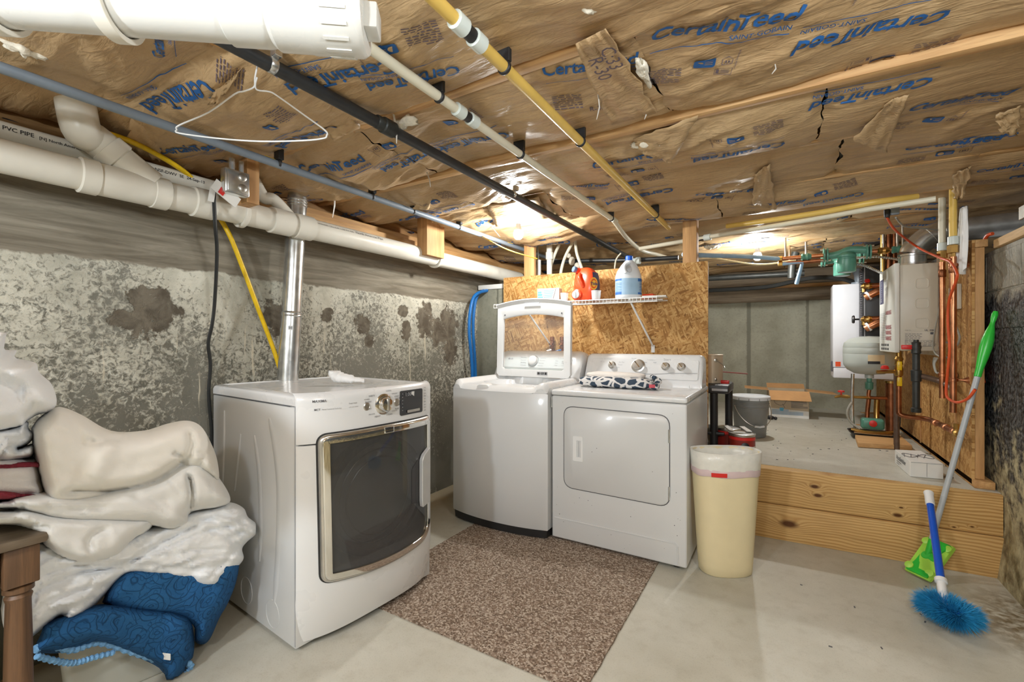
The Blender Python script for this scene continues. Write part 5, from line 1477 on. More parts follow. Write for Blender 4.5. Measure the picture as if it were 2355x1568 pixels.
# ------------------------------------------------------------------ OSB partition, posts and the shelf
OY = 3.28
ob = tag(slab('partition_panel', (-2.05, OY, .62), (-.440, OY + .015, 1.735), M['osb_back'], None, .001), 'tan strand-board panel behind the washer and dryer', 'panel')
tag(slab('post', (-1.86, OY + .017, .0), (-1.765, OY + .057, 2.058), M['pine_z'], None, .003), 'pine post behind the left end of the strand-board panel', 'post')
tag(slab('post', (-.605, OY + .017, ZP), (-.515, OY + .107, 2.058), M['pine_z'], None, .003), 'pine post behind the right end of the strand-board panel', 'post')
# wire shelf
SZ = 1.482; sx0, sx1, sy0, sy1 = -1.95, -.70, OY - .30, OY - .004
sh = thing('wire_shelf', 'white wire shelf with angled braces, on the strand-board panel', 'shelf', (-1.3, OY, SZ))
for y, z in ((sy0, SZ), (sy0, SZ - .026), (sy1, SZ), ((sy0 + sy1) / 2, SZ - .004)):
    m = MB(); m.tube([(sx0, y, z), (sx1, y, z)], .0038, 8); m.build('rail', M['plastic_white'], sh)
for i in range(int((sx1 - sx0) / .0254) + 1):
    x = sx0 + .0254 * i; m = MB(); m.tube([(x, sy1, SZ + .004), (x, sy0 - .001, SZ + .004), (x, sy0 - .003, SZ - .002), (x, sy0 - .003, SZ - .026)], .0017, 5); m.build('wire', M['plastic_white'], sh)
for x, x2_ in ((-.885, -.80), (-1.70, -1.60)):
    m = MB(); m.tube([(x, sy0 + .01, SZ - .006), (x2_, OY - .008, 1.165)], .0065, 8); m.obox((x2_, OY - .004, 1.145), (.012, 0, 0), (0, .003, 0), (0, 0, .026)); m.build('brace', M['plastic_white'], sh)
# box of dryer sheets
def turned(c, w_, d_, ang):
    r_ = Vector((math.cos(ang), math.sin(ang), 0)); f_ = Vector((-math.sin(ang), math.cos(ang), 0)); return Vector(c), r_ * w_ / 2, f_ * d_ / 2
bx = thing('sheet_box', 'small white and turquoise carton of dryer sheets, left end of the wire shelf', 'box', (-1.53, 3.12, SZ + .007))
c, r_, f_ = turned((-1.545, 3.14, SZ + .0625), .175, .075, .12)
m = MB(); m.obox(c, r_, f_, (0, 0, .055)); m.build('carton', M['carton_white'], bx, .002, 1)
R, Fv = r_.normalized(), f_.normalized(); fo = c - f_
m = MB(); bars(m, fo - R * .083, R, (0, 0, 1), [(0, .018, .032, .016), (0, -.002, .036, .018), (0, -.022, .042, .016)], .001)
for i in range(5): bars(m, fo - R * (.036 - i * .002), R, (0, 0, 1), [(0, .034 - i * .012, .085 - .006 * i, .006)], .0022)
m.build('turquoise_print', M['teal'], bx, recalc=False)
m = MB(); m.add([fo + R * a + Vector((0, 0, b)) - Fv * .0014 for a, b in ((-.05, .053), (-.022, -.036), (.035, -.036), (.063, .053))], [(0, 1, 2, 3)]); m.build('flap', M['carton_white'], bx, recalc=False)
m = MB(); m.tube([fo + R * a + Vector((0, 0, b)) - Fv * .002 for a, b in ((-.05, .053), (-.024, -.036), (.037, -.036), (.063, .053))], .0018, 5); m.build('flap_edge', M['ink'], bx)


def cup(label, c, r_, h):
    m = MB(); m.lathe(c, (0, 0, 1), [(r_ * .85, 0), (r_, h), (r_ * 1.04, h), (r_ * 1.04, h + .003), (r_ * .95, h + .003), (r_ * .80, .004)], 18); tag(m.build('measuring_cup', M['cup'], None), label, 'cup')
zs_ = SZ + .007
cup('clear measuring cup left of the orange jug, beside the sheet carton', pY(1298, 695, 3.08).xy.to_3d() + Vector((0, 0, zs_)), .030, .062)
cup('clear measuring cup right of the orange jug on the wire shelf', (pY(1371, 690, 3.03).x, 3.03, zs_), .034, .060)
# orange detergent jug with a spout cap and tap
jg = thing('detergent_jug', 'orange detergent jug with a spout tap at its foot, on the wire shelf', 'jug', (-1.255, 3.10, zs_))
jc = Vector((-1.235, 3.115, zs_)); jr = Vector((math.cos(-.15), math.sin(-.15), 0)); jf = Vector((math.sin(-.15), -math.cos(-.15), 0))   # jf looks at the camera side
def jring(z, a, b, sh_=0, e=3.2, n=32):
    out = []
    for k in range(n):
        t = 2 * math.pi * k / n; q = math.cos(t); s_ = math.sin(t)
        out.append(jc + jr * (math.copysign(abs(q) ** (2 / e), q) * a + sh_) + jf * math.copysign(abs(s_) ** (2 / e), s_) * b + Vector((0, 0, z)))
    return out
m = MB(); m.loft([jring(0, .080, .060), jring(.008, .087, .066), jring(.10, .089, .068), jring(.16, .086, .064), jring(.205, .074, .052, -.004), jring(.235, .052, .036, -.012), jring(.242, .03, .02, -.014)]); m.build('jug_body', M['jug'], jg, angle=60)
tp_ = jc + jr * -.052 + jf * .05 + Vector((0, 0, .224)); sd_ = (jf - jr * .55 + Vector((0, 0, .25))).normalized()
m = MB(); m.lathe(tp_ - sd_ * .04, sd_, [(.022, 0), (.020, .04), (.019, .05)], 18); m.build('neck', M['jug'], jg)
m = MB(); m.lathe(tp_ + sd_ * .008, sd_, [(.021, 0), (.022, .003), (.022, .020), (.019, .024), (.008, .0235)], 20); m.build('cap', M['jug_cap'], jg)
m = MB(); m.tube(smooth_path([jc + jf * .063 + jr * -.02 + Vector((0, 0, .195)), jc + jf * .082 + jr * -.012 + Vector((0, 0, .165)), jc + jf * .080 + jr * .004 + Vector((0, 0, .125)), jc + jf * .064 + jr * .012 + Vector((0, 0, .098))], 6), .012, 12); m.build('handle', M['jug'], jg)
tc_ = jc + jf * .060 + jr * -.040 + Vector((0, 0, .045))
m = MB(); m.lathe(tc_, jf, [(.040, 0), (.040, .018), (.034, .022)], 24); sp_ = m.build('tap_seat', M['jug'], jg)
m = MB(); m.lathe(tc_ + jf * .02, jf, [(.029, 0), (.029, .008), (.024, .012)], 22); m.obox(tc_ + jf * .036, jr * .006, jf * .006, Vector((0, 0, .018))); m.build('tap', M['plastic_white'], sp_)
lr = []
for (z, a) in ((.03, .4), (.07, .4), (.12, .4), (.17, .38), (.20, .34)):
    base = jring(z, .0905 if z < .15 else .086 if z < .18 else .079, .0695 if z < .15 else .0645 if z < .18 else .057); lr.append([base[k] for k in (3, 2, 1, 0, 31, 30)])
m = MB(); m.grid(lr); lb_ = m.build('label', M['label_dark'], jg, recalc=False, angle=180)
def jl(u, z): return jc + jr * .0915 + jf * (u - .0) + Vector((0, 0, z))
mid = (jring(.11, .0915, .0705)[2] + jring(.11, .0915, .0705)[3]) / 2
m = MB(); cq = jc + jr * .077 + jf * .047 + Vector((0, 0, .115)); nq = (jr + jf * .75).normalized(); tq = Vector((-nq.y, nq.x, 0)) * 1
for q, mt, nm, o_ in ((.036, 'label_yellow', 'bullseye', .018), (.027, 'jug', 'bullseye_ring', .0195), (.02, 'label_yellow', 'bullseye_core', .021)):
    mm = MB(); mm.add([cq + nq * o_ + tq * q * .8 * math.cos(t) + Vector((0, 0, q * 1.25 * math.sin(t))) for t in np.linspace(0, 2 * math.pi, 24)[:-1]], [tuple(range(23))]); mm.build(nm, M[mt], lb_, recalc=False)
mm = MB(); print_on(mm, 'Tide', cq + nq * .0225 - tq * .0 - Vector((0, 0, .010)), tq, (0, 0, 1), width=.05, off=.0005, center=True, bold=.03); mm.build('lettering', M['label_dark'], lb_, recalc=False)
# bleach jug
bl = thing('bleach_jug', 'white bleach jug with blue cap and pale blue label, on the wire shelf', 'jug', (-.93, 3.12, zs_))
kc = Vector((-.935, 3.135, zs_))
def kring(z, r_, off=0, sq=2.3, n=36):
    return [kc + br_ * (math.copysign(abs(math.cos(t)) ** (2 / sq), math.cos(t)) * r_ + off) + bf_ * math.copysign(abs(math.sin(t)) ** (2 / sq), math.sin(t)) * r_ * .82 + Vector((0, 0, z)) for t in np.linspace(0, 2 * math.pi, n + 1)[:-1]]
m = MB(); m.loft([kring(0, .082), kring(.006, .087), kring(.02, .089), kring(.145, .089), kring(.165, .087), kring(.20, .074), kring(.235, .055, .004), kring(.262, .034, .006), kring(.272, .022, .006), kring(.285, .021, .006)]); m.build('jug_body', M['bleach'], bl, angle=60)
m = MB(); m.lathe(kc + br_ * .006 + Vector((0, 0, .272)), (0, 0, 1), [(.024, 0), (.0255, .002), (.0255, .026), (.022, .03)], 24); m.build('cap', M['bleach_cap'], bl)
m = MB(); hq = kc + bf_ * .046 - br_ * .022; m.tube(smooth_path([hq + Vector((0, 0, .25)) + br_ * .018, hq + Vector((0, 0, .235)) - br_ * .008, hq + Vector((0, 0, .205)) - br_ * .020 + bf_ * .012, hq + Vector((0, 0, .175)) - br_ * .010 + bf_ * .018], 6), .013, 12); m.build('handle', M['bleach'], bl)
m = MB(); o_ = [hq + br_ * (.008 + .016 * math.cos(t)) + Vector((0, 0, .208 + .030 * math.sin(t))) + bf_ * (.015 - .02 * math.sin(t)) for t in np.linspace(0, 2 * math.pi, 20)[:-1]]; m.add([p + bf_ * .006 for p in o_], [tuple(range(19))]); m.build('handle_hole', M['ink_pale'], bl, recalc=False)
ks = [kring(z, .0898) for z in (.028, .14)]; idx_ = [k % 36 for k in range(0, 19)]
m = MB(); m.grid([[r_[k] for k in idx_] for r_ in ks]); kl = m.build('label', M['label_blue'], bl, recalc=False, angle=180)
for (k0, k1, zz, nm) in ((0, 6, (.118, .138), 0), (13, 18, (.125, .138), 0), (0, 6, (.03, .044), 0), (13, 18, (.03, .048), 0)):
    ks = [kring(z, .0903) for z in zz]; m = MB(); m.grid([[r_[k] for k in range(k0, k1 + 1)] for r_ in ks]); m.build('label_band', M['label_deep'], kl, recalc=False, angle=180)
m = MB()
for z in (.052, .062, .074, .084, .096, .106):
    for k0, k1 in ((1, 5), (13, 17)):
        ks = [kring(q, .0903) for q in (z, z + .003)]; m.grid([[r_[k] for k in range(k0, k1 + 1)] for r_ in ks])
m.build('printed_text', M['label_deep'], kl, recalc=False, angle=180)
tag(MB().box((-.845, 3.16, zs_), (-.77, 3.25, zs_ + .035)).build('soap_carton', M['jug'], None, .003), 'small orange carton tucked behind the bleach jug on the shelf', 'box')
m = MB(); m.obox((-.745, 3.10, zs_ + .006), (.075, .012, .0), (-.006, .05, 0), (0, 0, .005)); tag(m.build('envelope', M['carton_white'], None, .001, 1), 'flat white packet lying over the right end of the wire shelf', 'packet')
# water taps and hoses seen through the lid
vt = thing('water_valves', 'pair of brass washer valves with hoses on the strand-board, behind the open lid', 'valve', (-1.53, OY - .03, 1.15))
for i, x in enumerate((-1.575, -1.49)):
    m = MB(); m.lathe((x, OY - .035, 1.07), (0, 0, 1), [(.014, 0), (.014, .03), (.019, .034), (.019, .06), (.013, .064), (.013, .13), (.017, .135), (.017, .16), (.011, .165)], 14); m.lathe((x, OY - .03, 1.15), (0, -1, 0), [(.012, 0), (.012, .03)], 10); m.lathe((x, OY - .055, 1.17), (0, 0, 1), [(.02, 0), (.02, .012)], 8); m.build('valve', M['copper_old'], vt)
    m = MB(); m.tube(smooth_path([(x, OY - .05, 1.13), (x - .05, OY - .075, 1.105), (x - .12, OY - .07, 1.02), (x - .13, OY - .06, .95)], 6), .010, 10); m.build('hose', M['galv'] if i == 0 else M['pex_blue'], vt)
m = MB(); m.obox((-1.53, OY - .058, 1.085), (.028, 0, 0), (0, .002, 0), (0, 0, .022)); m.build('paper_tag', M['cardboard'], vt)
# tubing and pipes seen above the panel
tag(MB().lathe((-1.71, 3.47, .9), (0, 0, 1), [(.023, 0), (.023, .985), (.031, .99), (.031, 1.05), (.025, 1.055), (.025, 1.13)], 18).build('standpipe', M['pvc'], None), 'white standpipe with a collar behind the strand-board, right of the left post', 'pipe')
tag(MB().lathe((-1.80, 3.45, .9), (0, 0, 1), [(.018, 0), (.018, .99)], 14).build('standpipe', M['pvc_white'], None), 'short white pipe end beside the left post, behind the panel', 'pipe')
for i, (pp, lb) in enumerate(((((1288, 558), (1274, 590), (1264, 625), (1262, 660)), 'left of two cream tubes curving up from behind the panel'), (((1318, 556), (1300, 590), (1290, 625), (1288, 660)), 'right of two cream tubes curving up from behind the panel'),
                              (((1322, 545), (1326, 580), (1334, 605), (1346, 640)), 'pale sleeve of cable dropping from the ceiling box to behind the orange jug'))):
    tag(MB().tube(smooth_path([pY(a, b, 3.5) for a, b in pp], 6), .0125, 10).build('water_tube', M['pex_white']), lb, 'pipe')
tag(MB().tube(smooth_path([pY(1428, 582, 3.5), pY(1416, 600, 3.5), pY(1412, 640, 3.5)], 6), .006, 8).build('water_tube', M['pex_white']), 'thin cream tube curving down behind the bleach jug', 'pipe')
tag(MB().tube(smooth_path([pY(1236, 560, 3.45), pY(1238, 590, 3.45), pY(1242, 650, 3.45)], 5), .005, 8).build('cable', M['grey_cable']), 'thin grey cable running down from the metal ceiling box', 'cable')
for px_, py_, lb in ((1243, 548, 'metal ceiling junction box right of the first bulb'), (1330, 536, 'metal ceiling junction box above the cream tubes')):
    c = pY(px_, py_, 3.45); t = thing('junction_box', lb, 'electrical box', c)
    m = MB(); m.box((c.x - .05, c.y - .04, c.z - .03), (c.x + .05, c.y + .04, c.z + .05)); m.build('box', M['galv'], t, .006)
    m = MB(); m.box((c.x - .044, c.y - .043, c.z - .025), (c.x + .044, c.y - .0405, c.z + .04)); m.build('cover', M['steel'], t, .001, 1)
m = MB(); m.tube([pY(1210, 606, 3.75), pY(1330, 600, 3.75), pY(1460, 598, 3.75), pY(1560, 592, 3.75)], .018, 10); tag(m.build('black_pipe', M['blackpipe']), 'black pipe running crosswise behind the panel top', 'pipe')
m = MB(); q = pY(1462, 600, 3.7); m.lathe(q - Vector((.05, 0, 0)), (1, 0, 0), [(.024, 0), (.024, .05), (.03, .055), (.03, .085), (.022, .09)], 14); tag(m.build('hose_coupling', M['pex_clear'], None), 'clear hose coupling just right of the bleach cap', 'pipe fitting')
q = pY(1315, 600, 3.7); m = MB(); m.sphere(q, .03, 10, 6, (1, .8, 1.3)); m.sphere(q + Vector((.05, 0, -.05)), .028, 10, 6, (1, .8, 1.2)); m.sphere(q + Vector((-.03, 0, .05)), .022, 10, 6); tag(m.build('foam_glob', M['fiberglass'], None, angle=180), 'pale blob of spray foam behind the orange jug', 'foam')
tag(MB().tube(smooth_path([pX(1120, 668, -2.27), pX(1096, 676, -2.27), pX(1084, 700, -2.27), pX(1079, 760, -2.27), pX(1086, 850, -2.27), pX(1088, 1000, -2.27)], 6), .014, 10).build('water_tube', M['pex_blue']), 'blue water tube curving down the corner by the left wall', 'pipe')
tag(MB().tube(smooth_path([pX(1122, 666, -2.31), pX(1102, 674, -2.31), pX(1092, 700, -2.31), pX(1088, 760, -2.31), pX(1093, 850, -2.31), pX(1094, 1000, -2.31)], 6), .014, 10).build('water_tube', M['pex_blue']), 'second blue tube hugging the left wall corner behind the first', 'pipe')
tag(slab('sill_block', (-2.37, 3.36, 1.658), (-1.99, 3.58, 1.70), M['carton_white'], None, .004), 'pale board capping the concrete return beside the panel', 'board')
# ------------------------------------------------------------------ timber step in front of the platform
stp = struct(bpy.data.objects.new('trim_3', None)); COL.objects.link(stp); WL['trim_3'] = Vector((0, 0, 0))
def knotwood():
    n = NT('knotty_timber'); s = n.sep(); v = n.map((1.0, 1, 1)); base = n.comb(n.math('MULTIPLY', s[0], .55), 0.0, s[2])
    warp = None
    for (kx, kz, r_) in ((.15, .345, .028), (.165, .295, .026), (.53, .245, .026), (.545, .29, .012), (.02, .105, .055), (.83, .24, .010), (.76, .225, .010)):
        a = n.math('SUBTRACT', s[0], kx); b = n.math('SUBTRACT', s[2], kz)
        d = n.math('ADD', n.math('MULTIPLY', n.math('MULTIPLY', a, a), .5 / r_ / r_), n.math('MULTIPLY', n.math('MULTIPLY', b, b), 2.2 / r_ / r_))
        g = n.math('POWER', 2.718, n.math('MULTIPLY', d, -1.0)); warp = g if warp is None else n.math('ADD', warp, g)
    q = n.math('ADD', n.math('MULTIPLY', s[2], 62), n.math('ADD', n.math('MULTIPLY', n.noise(2.2, 3, .5, base), 9), n.math('MULTIPLY', warp, 3.0)))
    w_ = n.math('FRACT', q); gr = n.math('MULTIPLY', n.math('ABSOLUTE', n.math('SUBTRACT', w_, .5)), 2)
    col = n.mix(n.step(gr, .25, .95), srgb(216, 178, 118), srgb(182, 136, 78))
    col = n.mix(n.math('MULTIPLY', n.step(n.noise(30, 4, .6, n.map((.08, 1, 1))), .45, .7), .4), col, srgb(150, 106, 58))
    col = n.mix(n.step(n.noise(1.6, 2), .4, .65), col, n.mix(.3, col, srgb(216, 180, 120)))
    col = n.mix(n.step(warp, .55, .9), col, srgb(92, 56, 26))
    n.bump(gr, .12, .004); return n.out(col, .6, 0, .3)
M['timber'] = knotwood()
def timber(z0, z1, off):
    m = MB(); m.prism([(-.46, 3.178 - off, z0), (.947, 3.245 - off, z0), (.947, 3.29, z0), (-.46, 3.29, z0)], (0, 0, z1 - z0)); return m.build('timber', M['timber'], stp, .004)
timber(.0, .207, .012); timber(.211, .419, 0)

# ------------------------------------------------------------------ strand-board side wall with its studs
OX = .862
sw = struct(slab('wall_partition', (OX, 3.37, ZP + .012), (OX + .012, YB - .01, 1.742), M['osb_right']))
for y in (3.37, 3.98, 4.59, 5.2, 5.81): slab('stud', (OX + .013, y, ZP + .042), (OX + .05, y + .075, 1.70), M['pine_z'], sw, .002)
slab('bottom_plate', (OX - .0, 3.33, ZP + .001), (XR - .008, YB - .02, ZP + .04), M['pine_y'], sw, .002)
slab('top_plate', (OX + .013, 3.37, 1.702), (XR - .025, YB - .02, 1.742), M['pine_y'], sw, .002)
for i, y in enumerate((3.62, 4.42, 5.3)):
    slab('batten', (OX - .006, y, ZP + .03), (OX - .0005, y + .02, 1.0 - .1 * i), M['pine_z'], sw)

# ------------------------------------------------------------------ tankless water heater
hx0, hx1, hy0, hy1, hz0, hz1 = .642, .845, 3.91, 4.44, 1.135, 1.705
wh_ = thing('water_heater', 'beige tankless water heater on the strand-board wall under a steel flue', 'water heater', (.75, 4.17, 1.135))
slab('cabinet', (hx0 + .012, hy0, hz0), (hx1, hy1, hz1), M['heater'], wh_, .006)
fc_ = slab('front_cover', (hx0 - .018, hy0 - .012, hz0 - .012), (hx0 + .010, hy1 + .012, hz1 + .012), M['heater_front'], wh_, .006)
slab('mount_bracket', (hx1 + .001, hy0 + .05, hz0 - .03), (OX - .001, hy1 - .05, hz1 + .03), M['galv'], wh_)
hr, hu = Vector((1, 0, 0)), Vector((0, 0, 1))
for z in (1.575, 1.445, 1.315):
    m = MB(); m.tube([(.765 + a, hy0 - .0005, z + b) for a, b in rrect(.062, .062, .014, 4)], .0022, 5, closed=True); m.build('knockout', M['heater'], wh_)
m = MB(); m.prism([(.752 + a, hy0 - .001, 1.212 + b) for a, b in rrect(.150, .095, .003, 2)], (0, -.0006, 0)); rl = m.build('rating_plate', M['heater'], wh_)
m = MB(); o_ = Vector((.68, hy0 - .002, 1.165))
rs = []
rg = random.Random(4)
for i in range(9):
    x = 0
    while x < (.145 if i < 4 else .075): l = rg.uniform(.008, .02); rs.append((x, .004 + i * .0095, l, .0026)); x += l + .004
bars(m, o_, hr, hu, rs); bars(m, o_, hr, hu, [(0, .038, .145, .0012), (0, .0, .145, .0012), (.0, .0, .0012, .04), (.144, .0, .0012, .04)])
print_on(m, 'Model  No.', o_ + Vector((0, 0, .103)), hr, hu, width=.03); print_on(m, 'UL  CSA', o_ + Vector((.098, 0, .10)), hr, hu, width=.05, bold=.03)
bars(m, o_, hr, hu, [(.125, .078, .016, .014)]); m.build('printed_text', M['ink'], rl, recalc=False)
# front strip: seen edge-on, facing the room
fr, fx_ = Vector((0, -1, 0)), hx0 - .0185
def fp(y, z): return Vector((fx_, y, z))
m = MB(); m.prism([fp(y, z) for y, z in ((4.42, 1.655), (4.28, 1.655), (4.28, 1.475), (4.42, 1.475))], (-.001, 0, 0)); lg_ = m.build('logo_panel', M['label_dark'], fc_)
m = MB(); print_on(m, 'Rinnai', fp(4.35 - .014, 1.49) + Vector((-.0015, 0, 0)), (0, 0, 1), (0, 1, 0), width=.15, off=.0006); m.build('lettering', M['ink_pale'], lg_, recalc=False)
m = MB()
for i, (y, z, tx, w_) in enumerate(((4.24, 1.60, 'HOT', .10), (4.24, 1.56, 'WATER', .12), (4.22, 1.51, 'i  R', .09))): print_on(m, tx, fp(y, z), fr, hu, width=w_, off=.001)
for i in range(16): bars(m, fp(4.40, 1.40 - i * .0125), fr, hu, [(.0, 0, .20 + .05 * ((i * 7) % 5) / 5, .0028)], .001)
m.build('printed_text', M['ink_pale'], fc_, recalc=False)
m = MB()
for z in (1.385, 1.282, 1.245, 1.205): print_on(m, 'WARNING', fp(4.20, z), fr, hu, width=.20, off=.001, bold=.02)
m.build('red_print', simple('red_print', srgb(150, 40, 50), .6), fc_, recalc=False)
for i in range(4):
    for j in range(2):
        m = MB(); m.prism([fp(4.34 - .075 * i + a, 1.172 - .028 * j + b) for a, b in ((-.02, -.008), (.02, -.008), (.02, .008), (-.02, .008))], (-.0012, 0, 0)); m.build('vent_slot', M['ink_black'], fc_)
# flue
fl = thing('flue_pipe', 'shiny stainless flue rising from the water heater and bending over the right wall', 'duct', (.75, 4.12, 1.71))
f0 = Vector((.755, 4.12, hz1 + .001))
m = MB(); m.lathe(f0, (0, 0, 1), [(.078, 0), (.082, .004), (.080, .012), (.080, .03), (.076, .032), (.076, .075), (.080, .078), (.080, .09), (.076, .094)], 30); m.build('collar', M['galv'], fl)
pts = smooth_path([f0 + Vector((0, 0, .09)), f0 + Vector((.02, 0, .135)), f0 + Vector((.09, 0, .205)), f0 + Vector((.16, 0, .23)), f0 + Vector((.22, 0, .232))], 5)
m = MB(); m.tube(pts, .076, 28); m.build('elbow', M['galv'], fl)
for i in (5, 10, 15): 
    d = (pts[i + 1] - pts[i - 1]).normalized(); m = MB(); m.lathe(pts[i] - d * .004, d, [(.076, 0), (.080, .002), (.080, .006), (.076, .008)], 28); m.build('seam_ring', M['galv'], fl)
pe_ = pts[-1]; m = MB(); m.tube([pe_, pe_ + Vector((.55, 0, .012))], .074, 28); m.build('pipe', M['steel'], fl)
m = MB(); m.tube(smooth_path([pe_ + Vector((.55, 0, .012)), pe_ + Vector((.66, .01, .01)), pe_ + Vector((.74, .06, .0)), pe_ + Vector((.76, .16, 0))], 5), .074, 24); m.build('end_elbow', M['steel'], fl)
for x in (.02, .30, .55):
    m = MB(); m.lathe(pe_ + Vector((x, 0, .006)), (1, 0, 0), [(.075, 0), (.079, .002), (.079, .010), (.075, .012)], 28); m.build('seam_ring', M['galv'], fl)

# copper risers with pex above them
def riser(px_, x, r_, y_top, y_bot, label, pexmat, pt):
    b = pX(px_ - 2, y_bot, x); t = pX(px_, y_top, x); yy_ = (b.y + t.y) / 2; b = Vector((x, yy_, b.z)); t = Vector((x, yy_, t.z))
    o = thing('copper_pipe', label, 'pipe', b)
    m = MB(); m.tube([b, t], r_, 16); m.build('riser', M['copper'], o)
    m = MB(); m.lathe(t, (0, 0, 1), [(r_ * 1.05, -.09), (r_ * 1.25, -.085), (r_ * 1.25, -.05), (r_ * 1.05, -.045)], 16); m.build('collar', M['copper_old'], o)
    m = MB(); m.lathe(t, (0, 0, 1), [(r_ * .8, -.01), (r_ * .8, .02), (r_ * 1.7, .022), (r_ * 1.7, .062), (r_ * 1.2, .066)], 6); m.build('brass_adapter', M['brass'], o)
    e = pX(pt[0], pt[1], x); e.y = yy_; e.x = x
    m = MB(); m.tube([t + Vector((0, 0, .06)), (t + e) / 2 + Vector((0, .004, 0)), e + Vector((0, 0, .02))], .0175, 14); m.build('pex_tube', pexmat, o)
    m = MB(); m.lathe(t + Vector((0, 0, .066)), (0, 0, 1), [(.018, 0), (.024, .002), (.024, .045), (.018, .048)], 16); m.build('crimp_ring', M['pex_clear'], o)
    return o, b, t
r1, r1b, r1t = riser(2168, .795, .0145, 602, 915, 'copper riser topped by milky tube, nearer the water heater', M['pex_white'], (2172, 445))
r2, r2b, r2t = riser(2193, .800, .0155, 590, 948, 'copper riser topped by yellow tube, next to the panel edge', M['pex_yellow'], (2190, 445))
for (b, zz) in ((r2b, 1.62), (r2b, .985), (r1b, 1.0)):
    m = MB(); m.lathe((b.x, b.y, zz - .01), (0, 0, 1), [(.0165, 0), (.021, .002), (.021, .018), (.0165, .02)], 14); m.lathe((b.x + .018, b.y, zz), (1, 0, 0), [(.006, 0), (.006, .02), (.018, .040), (.020, .044)], 12); m.build('pipe_hanger', M['copper'], r2 if b is r2b else r1)
# rag
m = MB(); P = []
for i in range(15):
    r = []
    for j in range(17):
        u, v = i / 14, j / 16; r.append(Vector((.838 + .010 * math.sin(u * 17 + v * 3) - .012 * v, 3.40 + (u - .5) * (.05 + .11 * v), 1.93 - v * .34 - .03 * math.sin(u * 5) * v)))
    P.append(r)
m.grid(P); rgo = m.build('rag', M['cloth_white'], None, recalc=False, angle=180); md = rgo.modifiers.new('thick', 'SOLIDIFY'); md.thickness = .003; tag(rgo, 'white rag hanging behind the yellow-topped riser', 'cloth')
# valves and gas line below the heater
gv = thing('gas_pipe', 'black iron gas drop with capped end below the water heater', 'pipe', pY(2107, 948, 3.72))
gx = pY(2107, 860, 3.72).x; zt, zb = hz0 - .005, pY(2107, 948, 3.72).z
m = MB(); m.lathe((gx, 3.72, zb), (0, 0, 1), [(.024, 0), (.026, .003), (.026, .026), (.019, .03), (.019, .19), (.026, .195), (.027, .26), (.019, .265), (.019, .36)], 18); m.build('drip_leg', M['iron'], gv)
m = MB(); m.lathe((gx, 3.72, zb + .36), (0, 0, 1), [(.018, 0), (.025, .01), (.023, .03), (.026, .045), (.022, .06), (.024, .075), (.014, .08), (.013, max(.09, zt - zb - .36 + .0))], 14); m.build('gas_valve', M['iron'], gv)
m = MB(); m.obox((gx - .045, 3.72, zb + .405), (.026, 0, 0), (0, .011, 0), (0, 0, .014)); m.build('valve_lever', M['red'], gv, .004)
m = MB(); m.tube(smooth_path([(gx, 3.72, zb + .228), (gx + .03, 3.715, zb + .225), (.80, 3.62, zb + .20), (.82, 3.50, zb + .165)], 5), .0165, 12); m.build('branch_pipe', M['rust_pipe'], gv)
# the copper line with yellow valve
cv_ = thing('copper_line', 'copper line with yellow-handled valves running along the wall low down', 'pipe', pY(2066, 910, 3.95))
vx = pY(2067, 850, 3.95)
m = MB(); m.tube([Vector((vx.x, 3.95, hz0 - .002)), Vector((vx.x, 3.95, hz0 - .04))], .016, 12); m.lathe((vx.x, 3.95, hz0 - .10), (0, 0, 1), [(.016, 0), (.024, .008), (.02, .03), (.026, .045), (.018, .062)], 12); m.build('union', M['brass'], cv_)
m = MB(); m.lathe((vx.x, 3.95, hz0 - .17), (0, 0, 1), [(.02, 0), (.024, .01), (.024, .05), (.02, .07)], 12); m.tube([(vx.x, 3.95, hz0 - .14), (vx.x - .12, 3.93, hz0 - .145)], .012, 10); m.build('valve_body', M['brass'], cv_)
for z in (.10, .205):
    m = MB(); m.obox((vx.x - .0, 3.925, hz0 - z), (.013, 0, 0), (0, .006, 0), (0, 0, .030)); m.build('yellow_lever', M['yellow_hose'], cv_, .004)
m = MB(); m.lathe((vx.x - .075, 3.935, hz0 - .125), (0, 0, 1), [(.022, 0), (.024, .006), (.018, .022), (.006, .026)], 10); m.build('red_knob', M['red'], cv_)
zl = .70
m = MB(); m.tube(smooth_path([(vx.x, 3.95, hz0 - .17), (vx.x, 3.95, zl + .05), (vx.x + .005, 3.945, zl + .012), (vx.x + .04, 3.93, zl), (.775, 3.88, zl - .0), (.80, 3.74, zl - .002), (.812, 3.42, zl - .006)], 6), .0155, 14); m.build('pipe', M['copper_old'], cv_)
for (x, y) in ((.795, 3.76), (.805, 3.60), (.81, 3.46)):
    m = MB(); m.lathe((x, y, zl - .003), (0.06, -1, 0), [(.0165, 0), (.020, .002), (.020, .03), (.0165, .032)], 12); m.build('coupling', M['copper'], cv_)
m = MB(); q = Vector((.81, 3.41, zl - .006)); m.lathe(q, (0, -1, 0), [(.016, 0), (.021, .004), (.021, .03), (.012, .034), (.012, .06)], 10); m.tube([q + Vector((0, 0, .0)), q + Vector((0, .0, .05))], .012, 10); m.build('drain_valve', M['brass'], cv_)
# tall brown pole
q = pZ(2062, 1034, ZP)
tag(MB().tube([q, q + Vector((0, 0, .60))], .0175, 14).build('steel_pole', M['rust_pipe']), 'brown upright pipe standing on the platform before the water heater', 'pipe')
